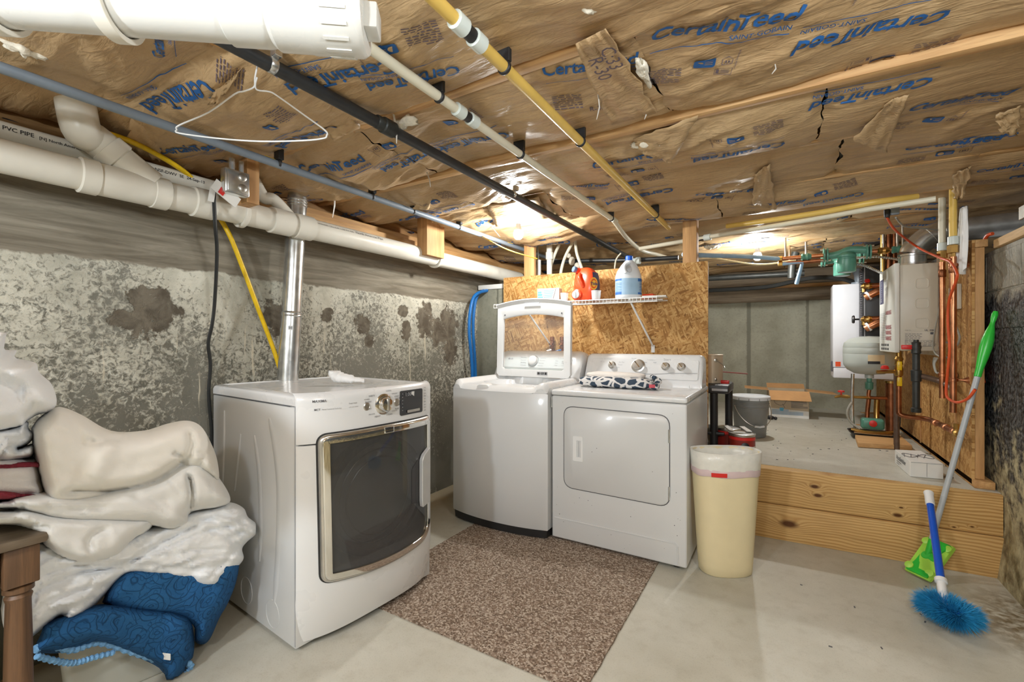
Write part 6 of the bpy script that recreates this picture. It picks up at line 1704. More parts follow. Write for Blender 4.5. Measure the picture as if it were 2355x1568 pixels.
# controller on the board, grey wires
ct = thing('thermostat', 'small white controller fixed to the strand-board between the copper risers', 'controller', pX(2205, 680, .85))
c = pX(2207, 682, OX); c.x = OX - .012
m = MB(); m.obox(c, (.011, 0, 0), (0, .040, 0), (0, 0, .072)); m.build('case', M['heater'], ct, .004)
m = MB(); c2 = c + Vector((0, .085, .0)); m.obox(c2, (.009, 0, 0), (0, .032, 0), (0, 0, .062)); cc_ = m.build('cover', M['plastic_white'], ct, .004)
m = MB(); m.obox(c2 + Vector((-.010, 0, .018)), (.001, 0, 0), (0, .012, 0), (0, 0, .014)); m.build('screen', M['ink'], cc_)
wire_ = [pX(2162, 700, .80), pX(2156, 730, .80), pX(2150, 760, .80), pX(2146, 800, .80), pX(2158, 818, .80), pX(2180, 822, .82)]
tag(MB().tube(smooth_path(wire_, 6), .0045, 8).build('cable', M['grey_cable']), 'grey cable dropping past the right edge of the water heater', 'cable')
m = MB(); c = pX(2160, 838, .80)
for i in range(5): m.tube(smooth_path([c + Vector((-.01 * i * .4, .03, .04)), c + Vector((-.014, .03 + .008 * i, -.0)), c + Vector((-.01, .0 + .006 * i, -.05)), c + Vector((0, -.03, -.06 + .004 * i))], 5), .004, 6)
tag(m.build('cable_coil', M['grey_cable']), 'loose coil of grey cable hanging below the water heater', 'cable')
tag(MB().tube(smooth_path([pX(2199, 750, .845), pX(2207, 775, .845), pX(2200, 795, .845), pX(2186, 790, .83), pX(2170, 785, .80)], 6), .005, 8).build('cable', M['grey_cable']), 'short grey cable looping behind the riser under the controller', 'cable')
# orange cords
oc = thing('extension_cord', 'orange extension cord looping down in front of the copper risers', 'cord', pX(2200, 620, .77))
pp = [pZ(2040, 500, 1.93), pZ(2060, 530, 1.88), pX(2110, 568, .75), pX(2160, 592, .75), pX(2185, 602, .765), pX(2200, 625, .765), pX(2199, 645, .765), pX(2183, 690, .765), pX(2180, 740, .765), pX(2184, 800, .765), pX(2180, 850, .765), pX(2176, 895, .765), pX(2180, 915, .765), pX(2200, 925, .765), pX(2225, 917, .79), pX(2243, 895, .81)]
MB().tube(smooth_path(pp, 6), .0065, 10).build('cord', M['orange_cord'], oc)
q = pZ(2040, 494, 1.945); m = MB(); m.tube([q + Vector((0, 0, .03)), q - Vector((0, 0, .005)), pZ(2042, 505, 1.925)], [.016, .015, .008], 10); m.build('plug', M['black_rubber'], oc)
pp = [pX(2283, 537, .94), pX(2268, 545, .925), pX(2258, 580, .925), pX(2254, 640, .925), pX(2245, 700, .925), pX(2243, 760, .925), pX(2250, 830, .925), pX(2262, 880, .93)]
tag(MB().tube(smooth_path(pp, 6), .009, 10).build('extension_cord', M['orange_cord']), 'thick orange cord hanging by the black wall, right of the panel edge', 'cord')
q = pZ(2058, 490, 1.95); m = MB(); m.box((q.x - .02, q.y - .015, q.z - .01), (q.x + .02, q.y + .015, q.z + .05)); tag(m.build('cable_plug', M['conduit'], None, .004), 'grey plug at the ceiling beside the black cord plug', 'plug')
tag(MB().tube(smooth_path([pZ(2060, 500, 1.94), pZ(2080, 520, 1.93), pZ(2120, 525, 1.93), pZ(2165, 530, 1.92)], 6), .005, 8).build('cable', M['grey_cable']), 'pale cable drooping from the grey plug to the milky riser', 'cable')

# expansion tank and what stands below it
et = thing('expansion_tank', 'round grey expansion tank in front of the white boiler', 'tank', (.595, 4.72, .93))
m = MB(); m.lathe((.595, 4.72, .925), (0, 0, 1), [(.03, -.03), (.03, 0), (.10, .008), (.150, .04), (.172, .075), (.176, .10), (.178, .165), (.1765, .170), (.178, .174), (.177, .215), (.1755, .220), (.177, .224), (.17, .26), (.13, .295), (.06, .312), (.001, .315)], 36); m.build('shell', M['tank_grey'], et)
lbl = []
for z in (1.02, 1.09): lbl.append([Vector((.595 + .1795 * math.cos(a), 4.72 + .1795 * math.sin(a), z)) for a in np.linspace(math.radians(-100), math.radians(-65), 8)])
m = MB(); m.grid(lbl); tl = m.build('label', simple('tank_label', srgb(222, 200, 160), .6), et, recalc=False, angle=180)
lbl = []
for z in (1.018, 1.04): lbl.append([Vector((.595 + .1802 * math.cos(a), 4.72 + .1802 * math.sin(a), z)) for a in np.linspace(math.radians(-100), math.radians(-75), 8)])
m = MB(); m.grid(lbl); m.build('label_band', M['ink_black'], tl, recalc=False, angle=180)
m = MB(); m.lathe((.595, 4.72, .80), (0, 0, 1), [(.02, 0), (.028, .01), (.028, .06), (.018, .065), (.018, .10)], 12); m.build('green_union', M['pump_green'], et)
mn = thing('valve_manifold', 'cluster of copper and brass boiler piping below the grey tank', 'pipework', (.65, 4.75, ZP))
def tb(pts_, r_, mt, nm): m = MB(); m.tube(smooth_path(pts_, 5), r_, 12); return m.build(nm, M[mt], mn)
tb([(.74, 4.75, .455), (.74, 4.75, .86)], .038, 'copper_old', 'wide_pipe')
m = MB(); m.lathe((.74, 4.75, .855), (0, 0, 1), [(.03, 0), (.046, .004), (.046, .022), (.03, .026)], 16); m.build('brass_cap', M['brass'], mn)
tb([(.595, 4.72, .80), (.595, 4.72, .74), (.66, 4.73, .735), (.72, 4.74, .735)], .014, 'copper', 'pipe')
tb([(.44, 4.70, .735), (.52, 4.71, .735), (.60, 4.72, .735)], .012, 'brass', 'pipe')
m = MB(); m.tube([(.36, 4.68, .728), (.40, 4.69, .74), (.45, 4.70, .735)], [.009, .014, .016], 10); m.build('tap', M['brass'], mn)
m = MB(); m.lathe((.405, 4.69, .75), (0, 0, 1), [(.006, 0), (.006, .02), (.024, .022), (.024, .034), (.008, .038)], 10); m.build('red_handle', M['red'], mn)
tb([(.48, 4.66, .93), (.475, 4.66, .74), (.48, 4.66, .52), (.50, 4.66, .46)], .013, 'galv', 'metal_hose')
tb([(.47, 4.62, .70), (.44, 4.62, .62), (.46, 4.62, .54), (.52, 4.60, .49)], .009, 'grey_cable', 'hose')
tb([(.60, 4.78, .72), (.59, 4.78, .60), (.585, 4.76, .47)], .016, 'copper_old', 'pipe')
tb([(.655, 4.78, .73), (.65, 4.78, .60), (.65, 4.76, .50)], .02, 'brass', 'pipe')
tb([(.76, 4.70, .86), (.775, 4.66, .80), (.76, 4.62, .70), (.77, 4.60, .60), (.755, 4.58, .50), (.70, 4.55, .44)], .006, 'black_rubber', 'cable')
m = MB(); m.box((.53, 4.60, .49), (.68, 4.70, .575)); m.build('pump_housing', M['pump_green'], mn, .02, 3)
m = MB(); m.lathe((.60, 4.585, .545), (0, -1, 0), [(.008, 0), (.008, .012), (.026, .014), (.026, .024), (.01, .028)], 10); m.build('red_handle', M['red'], mn)
m = MB(); m.tube([(.46, 4.58, .485), (.55, 4.57, .475), (.66, 4.57, .478), (.76, 4.60, .49)], .012, 10); m.build('brass_line', M['brass'], mn)
m = MB(); m.loft([[(.60 + a * s_, 4.62 + b * s_, z) for a, b in rrect(.30, .24, .05, 4)] for s_, z in ((.8, ZP + .001), (1, ZP + .045), (1.04, ZP + .05), (.98, ZP + .048), (.78, ZP + .01))]); tag(m.build('drip_tray', M['black_plastic']), 'black plastic tray under the boiler piping', 'tray')
# boiler
bo = thing('boiler', 'tall white wall-hung boiler cabinet at the back, behind the grey tank', 'boiler', (.6, 5.3, .855))
slab('cabinet', (.386, 5.2, .955), (.85, 5.5, 1.725), M['boiler'], bo, .005)
slab('lower_cover', (.390, 5.2, .857), (.85, 5.5, .951), M['boiler'], bo, .005)
slab('side_clip', (.372, 5.205, .915), (.386, 5.24, 1.01), M['ink'], bo, .003)
m = MB(); m.prism([(.425 + a, 5.1995, .985 + b) for a, b in ((-.02, -.022), (.02, -.022), (.02, .022), (-.02, .022))], (0, -.001, 0)); m.build('orange_sticker', simple('orange_sticker', srgb(232, 84, 40), .6), bo)
m = MB(); m.lathe((.60, 5.3, 1.726), (0, 0, 1), [(.07, 0), (.07, .02), (.045, .025), (.045, .04)], 20); m.tube(smooth_path([(.60, 5.3, 1.74), (.60, 5.3, 1.79), (.60, 5.33, 1.83), (.60, 5.40, 1.85)], 5), .045, 16); m.build('flue_elbow', M['conduit'], bo)
slab('cabinet_foam', (.575, 4.93, 1.235), (.84, 5.15, 1.84), M['black_plastic'], None, .008)
fo_ = bpy.data.objects['cabinet_foam']; fo_.name = 'insulated_exchanger'; WL['insulated_exchanger'] = WL['cabinet_foam']
tag(fo_, 'black foam-cased heat exchanger between the boiler and the water heater', 'heat exchanger')
m = MB()
for i in range(30): m.box((.562, 4.935, 1.245 + i * .0198), (.5745, 5.0, 1.257 + i * .0198))
m.build('ribbed_edge', M['ink'], fo_)['kind'] = 'stuff'
m = MB(); m.box((.588, 4.926, 1.24), (.592, 4.93, 1.835)); m.build('seam', M['ink_pale'], fo_)
def brassy(z, label, n2):
    t = thing('copper_valve', label, 'valve', (.62, 4.85, z))
    m = MB(); m.tube([(.60, 4.86, z), (.80, 4.86, z + .004)], .024, 12); m.build('pipe', M['copper'], t)
    m = MB(); m.lathe((.555, 4.86, z), (1, 0, 0), [(.012, 0), (.02, .01), (.03, .02), (.026, .04), (.032, .055), (.024, .075)], 12); m.tube([(.575, 4.86, z), (.575, 4.86, z - .05)], .014, 10); m.build('valve_body', M['brass'], t)
    m = MB()
    if n2: m.lathe((.545, 4.86, z), (-1, 0, 0), [(.008, 0), (.008, .03), (.032, .032), (.036, .04), (.03, .05)], 12); m.build('hand_wheel', M['black_plastic'], t)
    else: m.lathe((.60, 4.86, z + .03), (0, 0, 1), [(.01, 0), (.022, .01), (.014, .03)], 10); m.build('red_knob', M['red'], t)
brassy(1.385, 'copper valve with black wheels left of the water heater', True)
brassy(1.665, 'brass valve with red knob upper left of the water heater', False)
for z, lb in ((1.585, 'upper bent copper pipe in a white clamp before the black exchanger'), (1.325, 'lower bent copper pipe in a white clamp before the black exchanger')):
    t = thing('copper_elbow', lb, 'pipe', (.61, 4.80, z)); m = MB(); m.tube(smooth_path([(.58, 4.80, z - .02), (.615, 4.79, z), (.68, 4.79, z + .035), (.73, 4.86, z + .045), (.74, 4.95, z + .045)], 5), .03, 14); m.build('pipe', M['copper'], t)
    m = MB(); m.lathe((.59, 4.80, z - .012), (.8, 0, .5), [(.031, 0), (.038, .003), (.038, .018), (.031, .02)], 16); m.build('clamp', M['plastic_white'], t)
# green circulator pumps
def pump(c, label, k=1.0):
    t = thing('circulator_pump', label, 'pump', c); c = Vector(c)
    m = MB(); m.lathe(c + Vector((0, 0, -.115)) , (0, 0, 1), [(.04, 0), (.056, .004), (.060, .012), (.060, .10), (.056, .104), (.056, .112), (.062, .116), (.062, .130), (.045, .15), (.02, .16)], 24); m.build('motor', M['pump_green'], t)
    m = MB(); m.tube(smooth_path([c + Vector((-.12, 0, .02)), c + Vector((-.05, 0, .03)), c + Vector((.02, 0, .055)), c + Vector((.12, 0, .045))], 5), .028, 12); m.build('volute', M['pump_green'], t)
    for s_ in (-1, 1):
        m = MB(); m.lathe(c + Vector((s_ * .115, 0, .03)), (s_, 0, 0), [(.045, 0), (.055, .002), (.055, .012), (.045, .014)], 14); m.lathe(c + Vector((s_ * .135, 0, .03)), (s_, 0, 0), [(.045, 0), (.055, .002), (.055, .012), (.03, .014)], 14); fgl = m.build('flange', M['pump_green'], t)
        for zz in (-.042, .042):
            m = MB(); m.tube([c + Vector((s_ * .10, -.01, .03 + zz)), c + Vector((s_ * .165, -.01, .03 + zz))], .007, 8); m.build('bolt', M['silver'], fgl)
    return t
pc1 = pY(1947, 592, 4.3); pc2 = pY(1936, 604, 4.75)
pump(pc1, 'green circulator pump under the ceiling, the nearer of the two')
pump(pc2, 'green circulator pump half hidden behind the nearer one')
p2o = bpy.data.objects['circulator_pump.001']
m = MB(); m.tube([pc2 + Vector((-.40, 0, .03)), pc2 + Vector((-.15, 0, .03))], .016, 10); m.tube([pc2 + Vector((-.38, 0, .03)), Vector((pc2.x - .38, pc2.y, 2.06))], .006, 8); m.build('feed_pipe', M['copper'], p2o)
cl = thing('copper_line', 'copper line with green valves reaching the pumps from both sides', 'pipe', pc1)
zz = pc1.z + .03
for (a, b, r_) in ((-.42, -.15, .016), (.15, .36, .016)):
    m = MB(); m.tube([pc1 + Vector((a, 0, .03)), pc1 + Vector((b, 0, .03))], r_, 12); m.build('pipe', M['copper'], cl)
for x in (-.26, .22, .30):
    m = MB(); m.lathe(pc1 + Vector((x - .035, 0, .03)), (1, 0, 0), [(.018, 0), (.028, .01), (.022, .03), (.03, .045), (.018, .07)], 12); vb = m.build('valve_body', M['pump_green'] if x != .22 else M['brass'], cl)
    m = MB(); m.tube([pc1 + Vector((x, 0, .05)), pc1 + Vector((x, 0, .15))], .007, 8); m.build('stem', M['silver'], vb)
for x in (-.40, .33):
    m = MB(); m.tube([pc1 + Vector((x, 0, .03)), Vector((pc1.x + x, pc1.y, 2.06))], .006, 8); m.build('hanger_rod', M['silver'], cl)
for dz_ in (.0, -.04):
    m = MB(); m.lathe(pc1 + Vector((-.42, -.0, .03 + dz_)), (-1, 0, 0), [(.016, 0), (.022, .004), (.022, .03), (.014, .034)], 6); m.build('brass_adapter', M['brass'], cl)
m = MB(); m.tube([pc1 + Vector((-.42, 0, -.01)), pc1 + Vector((-.15, 0, -.008))], .014, 10); m.build('lower_pipe', M['copper_old'], cl)
tag(MB().tube([pY(1800, 566, 4.9), pY(2030, 540, 4.9)], .018, 12).build('copper_pipe', M['copper']), 'horizontal copper pipe close under the ceiling above the pumps', 'pipe')
for i, (px_, lb) in enumerate(((2030, 'left'), (2044, 'middle'), (2057, 'right'))):
    q = pY(px_, 620, 4.55); tag(MB().tube([Vector((q.x, 4.55, 1.70)), Vector((q.x, 4.55, 2.03))], .0165, 12).build('copper_pipe', M['copper_old'] if i else M['brass']), f'{lb} of three upright copper pipes above the water heater', 'pipe')
for i, (pp, lb) in enumerate(((((1962, 594), (2010, 590), (2050, 594), (2072, 598)), 'upper ribbed metal conduit from the pumps to the flue'), (((1962, 606), (1990, 611), (2015, 622), (2030, 628)), 'lower ribbed metal conduit from the pumps to the water heater'))):
    pts = smooth_path([pY(a, b, 4.35 if i else 4.5) for a, b in pp], 14); m = MB(); m.tube(pts, [.0085 if j % 2 else .0115 for j in range(len(pts))], 10); tag(m.build('flex_conduit', M['galv'], angle=20), lb, 'conduit')
tag(MB().tube(smooth_path([pY(1630, 668, 5.6), pY(1760, 660, 5.5), pY(1860, 640, 5.4), pY(1930, 640, 5.3), pY(1965, 650, 5.3)], 6), .022, 8).build('cable', M['black_rubber']), 'thick black cable bundle running to the boiler under the ceiling', 'cable')
tag(MB().tube([pY(1990, 562, 5.0), pY(2090, 530, 5.0)], .04, 10).build('black_pipe', M['blackpipe']), 'stub of black pipe under the ceiling behind the flue', 'pipe')
m = MB(); m.obox(pX(2352, 488, .93), (.004, 0, 0), (0, .03, 0), (0, 0, .03)); tag(m.build('metal_bracket', M['galv'], None, .002, 1), 'galvanised bracket at the ceiling edge, far right', 'bracket')

# ------------------------------------------------------------------ things on the platform
bq = pZ(1722, 1010, ZP); bq = bq + Vector((-.0, .17, 0))
bu = thing('bucket', 'grey plastic bucket with white lid and wire handle on the platform', 'bucket', bq)
m = MB(); m.lathe(bq, (0, 0, 1), [(.10, 0), (.112, .003), (.115, .01), (.132, .235), (.138, .238), (.138, .244), (.134, .246), (.135, .268), (.141, .271), (.141, .277), (.136, .279), (.138, .31), (.12, .311)], 36); m.build('bucket_body', M['bucket'], bu)
m = MB(); m.lathe(bq + Vector((0, 0, .300)), (0, 0, 1), [(.139, 0), (.147, .003), (.147, .028), (.143, .032), (.134, .032), (.130, .022), (.02, .022)], 36); ld = m.build('lid', M['bucket_lid'], bu)
for k in range(12):
    a = 2 * math.pi * k / 12; m = MB(); m.obox(bq + Vector((.1475 * math.cos(a), .1475 * math.sin(a), .309)), Vector((-math.sin(a), math.cos(a), 0)) * .0016, Vector((math.cos(a), math.sin(a), 0)) * .0012, Vector((0, 0, .009))); m.build('tear_notch', M['ink'], ld)
m = MB(); pts = []
for k in range(25):
    a = math.pi * k / 24; w_ = .143; x = -math.cos(a) * w_; dn = math.sin(a) * .16; pts.append(bq + br_ * x + bf_ * (.03 + .115 * math.sin(a)) + Vector((0, 0, .255 - dn)))
m.tube(pts, .0028, 6); m.build('wire_handle', M['silver'], bu)
m = MB(); m.tube([pts[10], pts[12], pts[14]], .009, 8); m.build('grip', M['bucket_lid'], bu)
# black plastic stand
bt = thing('plastic_stand', 'black plastic shelving stand behind the second dryer', 'shelf', (-.42, 3.75, ZP))
def at_y(px_, y): return pY(px_, 784, y).x
tx0, tx1, ty0, ty1, tz = -.80, at_y(1683, 3.66), 3.45, 3.80, pY(1650, 886, 3.55).z
slab('stand_top', (tx0, ty0, tz - .05), (tx1, ty1, tz + .012), M['black_plastic'], bt, .012)
m = MB(); m.obox(((at_y(1655, ty0)), ty0 - .001, tz - .022), (.05, 0, 0), (0, .0012, 0), (0, 0, .008)); m.build('rim_band', M['ink_pale'], bt)
for (x, y) in ((at_y(1642, 3.49), 3.49), (tx1 - .03, 3.77), (tx0 + .04, 3.49), (tx0 + .04, 3.77)):
    m = MB(); m.lathe((x, y, ZP), (0, 0, 1), [(.026, 0), (.026, tz - .05 - ZP)], 18); m.build('leg', M['black_plastic'], bt)
slab('lower_shelf', (tx0, ty0 + .02, ZP + .12), (tx1 - .03, ty1 - .02, ZP + .14), M['black_plastic'], bt, .004)
q = Vector((at_y(1636, 3.62), 3.62, tz + .013)); pcn = thing('paint_can', 'tan metal paint can standing on the black stand', 'can', q)
m = MB(); m.lathe(q, (0, 0, 1), [(.078, 0), (.080, .002), (.080, .006), (.078, .008), (.078, .196), (.081, .198), (.081, .206), (.076, .208), (.072, .204), (.07, .2)], 30); m.build('can_body', M['tan_can'], pcn)
for zz, r_ in ((.165, .014), (.03, .010)):
    m = MB(); d_ = Vector((.5, -.86, 0)); m.lathe(q + d_ * .077 + Vector((0, 0, zz)), d_, [(r_, 0), (r_, .003), (r_ * .5, .006)], 14); m.build('handle_boss', M['silver'], pcn)
m = MB(); m.tube(smooth_path([q + Vector((.04, -.07, .165)), q + Vector((.075, -.05, .14)), q + Vector((.09, -.02, .11)), q + Vector((.085, .02, .12))], 5), .0022, 6); m.build('wire_handle', M['silver'], pcn)
m = MB(); m.obox(q + Vector((.09, -.02, .010)), (.03, 0, 0), (0, .02, 0), (0, 0, .012)); tag(m.build('red_tool', M['red'], None, .004), 'small red tool beside the tan paint can', 'tool')
m = MB(); m.obox(q + Vector((.145, .035, .075)), (.09, .02, -.006), (0, .02, 0), (0, 0, .003)); tag(m.build('putty_knife', M['red_can'], None, .002, 1), 'dark red stick poking out past the tan paint can', 'tool')


def redcan(q, label, wording):
    t = thing('paint_can', label, 'can', q)
    m = MB(); m.lathe(q, (0, 0, 1), [(.080, 0), (.082, .002), (.082, .006), (.080, .008), (.080, .155), (.083, .158), (.083, .166), (.078, .168), (.074, .163), (.02, .163)], 32); m.build('can_body', M['silver'], t)
    rg_ = []
    for z in (.012, .150): rg_.append([Vector(q) + Vector((.0808 * math.cos(a), .0808 * math.sin(a), z)) for a in np.linspace(math.radians(-250), math.radians(80), 30)])
    m = MB(); m.grid(rg_); lb = m.build('label', M['red_can'], t, recalc=False, angle=180)
    rg_ = []
    for z in (.128, .146): rg_.append([Vector(q) + Vector((.0812 * math.cos(a), .0812 * math.sin(a), z)) for a in np.linspace(math.radians(-250), math.radians(80), 30)])
    m = MB(); m.grid(rg_); m.build('label_band', M['red'], lb, recalc=False, angle=180)
    if wording:
        v, f, wd = text2d('varathane', 0, .03); k = .14 / wd; m = MB()
        m.add([Vector(q) + Vector((.0818 * math.cos(-.95 + a * k / .0818), .0818 * math.sin(-.95 + a * k / .0818), .072 + b * k)) for a, b in v], f); m.build('lettering', M['carton_white'], lb, recalc=False)
        d_ = Vector((FS, -FC, 0)) * .97 - br_ * .22; d_.normalize(); m = MB(); m.lathe(Vector(q) + d_ * .079 + Vector((0, 0, .09)), d_, [(.026, 0), (.026, .004), (.012, .010)], 18); m.build('handle_boss', M['black_plastic'], t)
        m = MB(); m.tube(smooth_path([Vector(q) + d_ * .088 + Vector((0, 0, .09)), Vector(q) + d_ * .10 + br_ * .04 + Vector((0, 0, .05)), Vector(q) + d_ * .10 + br_ * .09 + Vector((0, 0, .02))], 5), .0025, 6); m.build('wire_handle', M['silver'], t)
    return t
w1 = 2.95
q1 = pZ(1706, 1052, ZP); redcan(q1, 'dark red tin of wood finish nearest the beige bin', True)
q2 = q1 + Vector((-.10, .17, 0)); redcan(q2, 'second red tin just behind the first one', False)
for i, (dx, dy, lb) in enumerate(((-.05, .035, 'left white paint stick lying on the red tins'), (.055, .05, 'right white paint stick lying on the red tins'))):
    m = MB(); c = (q1 + q2) / 2 + Vector((dx + .01, dy - .02, .174)); m.obox(c, Vector((.016, .004, 0)), Vector((-.028, .085, .0)), (0, 0, .0025)); tag(m.build('paint_stick', M['carton_white'], None, .001, 1), lb, 'stick')
# odds and ends under the stand
for i, (x, y, sx, sy, sz, mt, lb, ct_) in enumerate(((-.50, 3.60, .09, .05, .06, 'liner', 'crumpled pale paper bag on the platform under the black stand', 'bag'), (-.62, 3.62, .07, .06, .09, 'cardboard', 'brown carton under the black stand', 'box'))):
    m = MB(); m.sphere((x, y, ZP + sz), 1, 16, 10, (sx, sy, sz)); v2 = []
    for p in m.v:
        p = Vector(p); d = float(fbm(np.array([p.x * 30]), np.array([p.y * 30 + p.z * 25]), 3)[0]) * .03; p += Vector((d, d, d * .5)); p.z = max(p.z, ZP + .001); v2.append(tuple(p))
    m.v = v2; tag(m.build('paper_bag' if i == 0 else 'small_carton', M[mt], None, angle=30), lb, ct_)
m = MB(); m.box((-.66, 3.60, ZP + .002), (-.56, 3.70, ZP + .11)); tag(m.build('green_box', M['pump_green'], None, .004), 'small green carton in the shadow under the black stand', 'box')
# cardboard carton with open flaps
c0, c1 = pZ(1768, 958, ZP), pZ(1861, 964, ZP)
bxn = thing('cardboard_box', 'opened carton with brown flaps and blue print on the platform by the back wall', 'box', (c0 + c1) / 2)
ex_ = (c1 - c0).normalized(); ey_ = Vector((-ex_.y, ex_.x, 0)); L_ = (c1 - c0).length; Hh = .27; Dp = .34
m = MB(); pts = [c0, c1, c1 + ey_ * Dp, c0 + ey_ * Dp]
for a, b in ((0, 1), (1, 2), (2, 3), (3, 0)):
    p, q = pts[a], pts[b]; n_ = (q - p).normalized().cross(Vector((0, 0, 1))) * -.004
    m.prism([p, q, q + n_, p + n_], (0, 0, Hh))
m.prism(pts, (0, 0, .004)); m.build('carton', M['carton'], bxn)
def flap(a, b, out_, up_, name='flap'):
    m = MB(); t_ = Vector((0, 0, .0035)); d = Vector(out_) ; m.prism([a, b, b + d, a + d], t_); return m.build(name, M['cardboard'], bxn)
zt_ = Vector((0, 0, Hh + .001))
flap(c0 + zt_, c1 + zt_, -ey_ * .10 + ex_ * .01 - Vector((0, 0, .085)), 0); flap(c0 + ey_ * Dp + zt_, c1 + ey_ * Dp + zt_, ey_ * .10 + Vector((0, 0, .04)), 0)
flap(c0 + zt_ + ey_ * .02, c0 + zt_ + ey_ * (Dp - .02), -ex_ * .22 + Vector((0, 0, .012)), 0); flap(c1 + zt_ + ey_ * .02, c1 + zt_ + ey_ * (Dp - .02), ex_ * .24 - Vector((0, 0, .02)), 0)
m = MB(); Z_ = Vector((0, 0, 1))
m.add([c0 + ex_ * a + Z_ * b - ey_ * .0008 for a, b in ((.002, .002), (L_ - .002, .002), (L_ - .002, .075), (.002, .095))], [(0, 1, 2, 3)]); m.build('white_print', M['carton_white'], bxn, recalc=False)
m = MB(); bars(m, c0 - ey_ * .0008, ex_, Z_, [(.03 + i * .0105, .03, .007, .035 + .02 * (i < 14)) for i in range(int((L_ - .07) / .0105))], .001); m.build('blue_print', M['label_blue'], bxn, recalc=False)
m = MB(); rg = random.Random(2)
for i in range(8): bars(m, c0 - ey_ * .0008, ex_, Z_, [(L_ * .56, .105 + i * .0115, rg.uniform(.10, .145), .0045)], .001)
pth = [(.05, .185), (.06, .15), (.09, .13), (.12, .125), (.15, .135), (.165, .16), (.175, .185), (.11, .195), (.05, .185)]
m.tube(smooth_path([c0 - ey_ * .001 + ex_ * (a * L_ / .39) + Z_ * b for a, b in pth], 4), .0015, 4)
m.tube([c0 - ey_ * .001 + ex_ * (.135 * L_ / .39) + Z_ * .14, c0 - ey_ * .001 + ex_ * (.16 * L_ / .39) + Z_ * .10], .0015, 4)
m.build('printed_text', M['ink'], bxn, recalc=False)
m = MB(); m.prism([c0 - ey_ * .0012 + ex_ * a + Z_ * b for a, b in ((.095, .10), (.135, .10), (.128, .068), (.102, .068))], -ey_ * .0008); m.build('cup_print', M['teal'], bxn)
# black adapter with cord
q = pZ(1775, 958, ZP); q = pZ(1772, 962, ZP) + Vector((0, -.07, .0)); m = MB(); m.sphere(q + Vector((0, 0, .020)), .02, 12, 8, (1.9, 1, 1)); m.sphere(q + Vector((.045, .0, .016)), .016, 10, 8); tag(m.build('power_adapter', M['black_plastic']), 'small black adapter lying in front of the carton', 'adapter')
# plank and flat white box
a, b, c, d = pZ(1964, 992, ZP + .035), pZ(1973, 1018, ZP + .035), pZ(2098, 1025, ZP + .035), pZ(2062, 993, ZP + .035)
a.z = b.z = c.z = d.z = ZP + .002
tag(MB().prism([b, c, d, a], (0, 0, .034)).build('board', M['pine'], None, .003), 'short pine board lying flat on the platform', 'board')
a, b, c, d = pZ(2058, 1033, ZP + .09), pZ(2093, 1060, ZP + .09), pZ(2170, 1066, ZP + .09), pZ(2118, 1036, ZP + .09)
wb = thing('flat_carton', 'flat white printed carton at the edge of the platform', 'box', ((a + c) / 2).xy.to_3d() + Vector((0, 0, ZP)))
for p in (a, b, c, d): p.z = ZP + .001
m = MB(); m.prism([b, c, d, a], (0, 0, .088)); m.build('carton', M['carton_white'], wb, .002, 1)
m = MB(); rt = (b - a).normalized(); print_on(m, 'AccuSembler', a + rt * .04 + Vector((0, 0, .042)), rt, (0, 0, 1), width=(b - a).length * .62, off=.0016, bold=.02); bars(m, a + rt * .05 + Vector((0, 0, .028)), rt, (0, 0, 1), [(0, 0, .10, .004), (.0, -.012, .06, .003)], .0016)
rt2 = (c - b).normalized(); up2 = Vector((0, 0, 1)).cross(rt2); cc2 = (a + c) / 2 + Vector((0, 0, .0895)); m.tube([cc2 + rt2 * (.07 * math.cos(t)) + up2 * (.05 * math.sin(2 * t)) for t in np.linspace(0, 2 * math.pi, 30)], .0018, 4)
for i in range(4): m.tube([cc2 + rt2 * (-.08 + .03 * i) - up2 * .05, cc2 + rt2 * (-.05 + .035 * i) + up2 * .05], .0014, 4)
m.build('printed_text', M['ink'], wb, recalc=False)
m = MB(); bars(m, b + Vector((0, 0, .006)), rt2, (0, 0, 1), [((c - b).length * .5, 0, .0015, .078), (.004, .076, (c - b).length * .98, .0015)], .0016); m.build('carton_seam', M['ink'], wb, recalc=False)
# scraps on the platform
for i, (px_, py_, w_, h_, rt_, lb) in enumerate(((2140, 1095, .10, .012, .2, 'dusty wood strip on the front edge of the platform'), (2005, 950, .10, .03, .5, 'shim of thin plywood lying by the back corner of the platform'), (2050, 985, .05, .035, .9, 'chip of plywood beside the pine board'), (1985, 978, .05, .02, .3, 'sliver of wood on the platform before the tray'))):
    q = pZ(px_, py_, ZP); m = MB(); m.obox(q + Vector((0, 0, .004)), (w_ * math.cos(rt_), w_ * math.sin(rt_), 0), (-h_ * math.sin(rt_), h_ * math.cos(rt_), 0), (0, 0, .0032)); tag(m.build('wood_scrap', M['oldtop'] if i == 0 else M['pine'], None, .001, 1), lb, 'scrap')
m = MB(); rg = random.Random(8)
for i in range(48):
    q = pZ(rg.uniform(1760, 2050), rg.uniform(965, 1060), ZP) if i < 40 else pZ(rg.uniform(1740, 2200), rg.uniform(1280, 1500), 0); r_ = rg.uniform(.002, .007); t = rg.uniform(0, 6)
    m.obox(q + Vector((0, 0, .0015)), Vector((math.cos(t), math.sin(t), 0)) * r_, Vector((-math.sin(t), math.cos(t), 0)) * r_ * .4, (0, 0, .0013))
tag(m.build('floor_grit', M['ink'], None), 'scattered dark crumbs on the floors', 'debris', None, 'stuff')

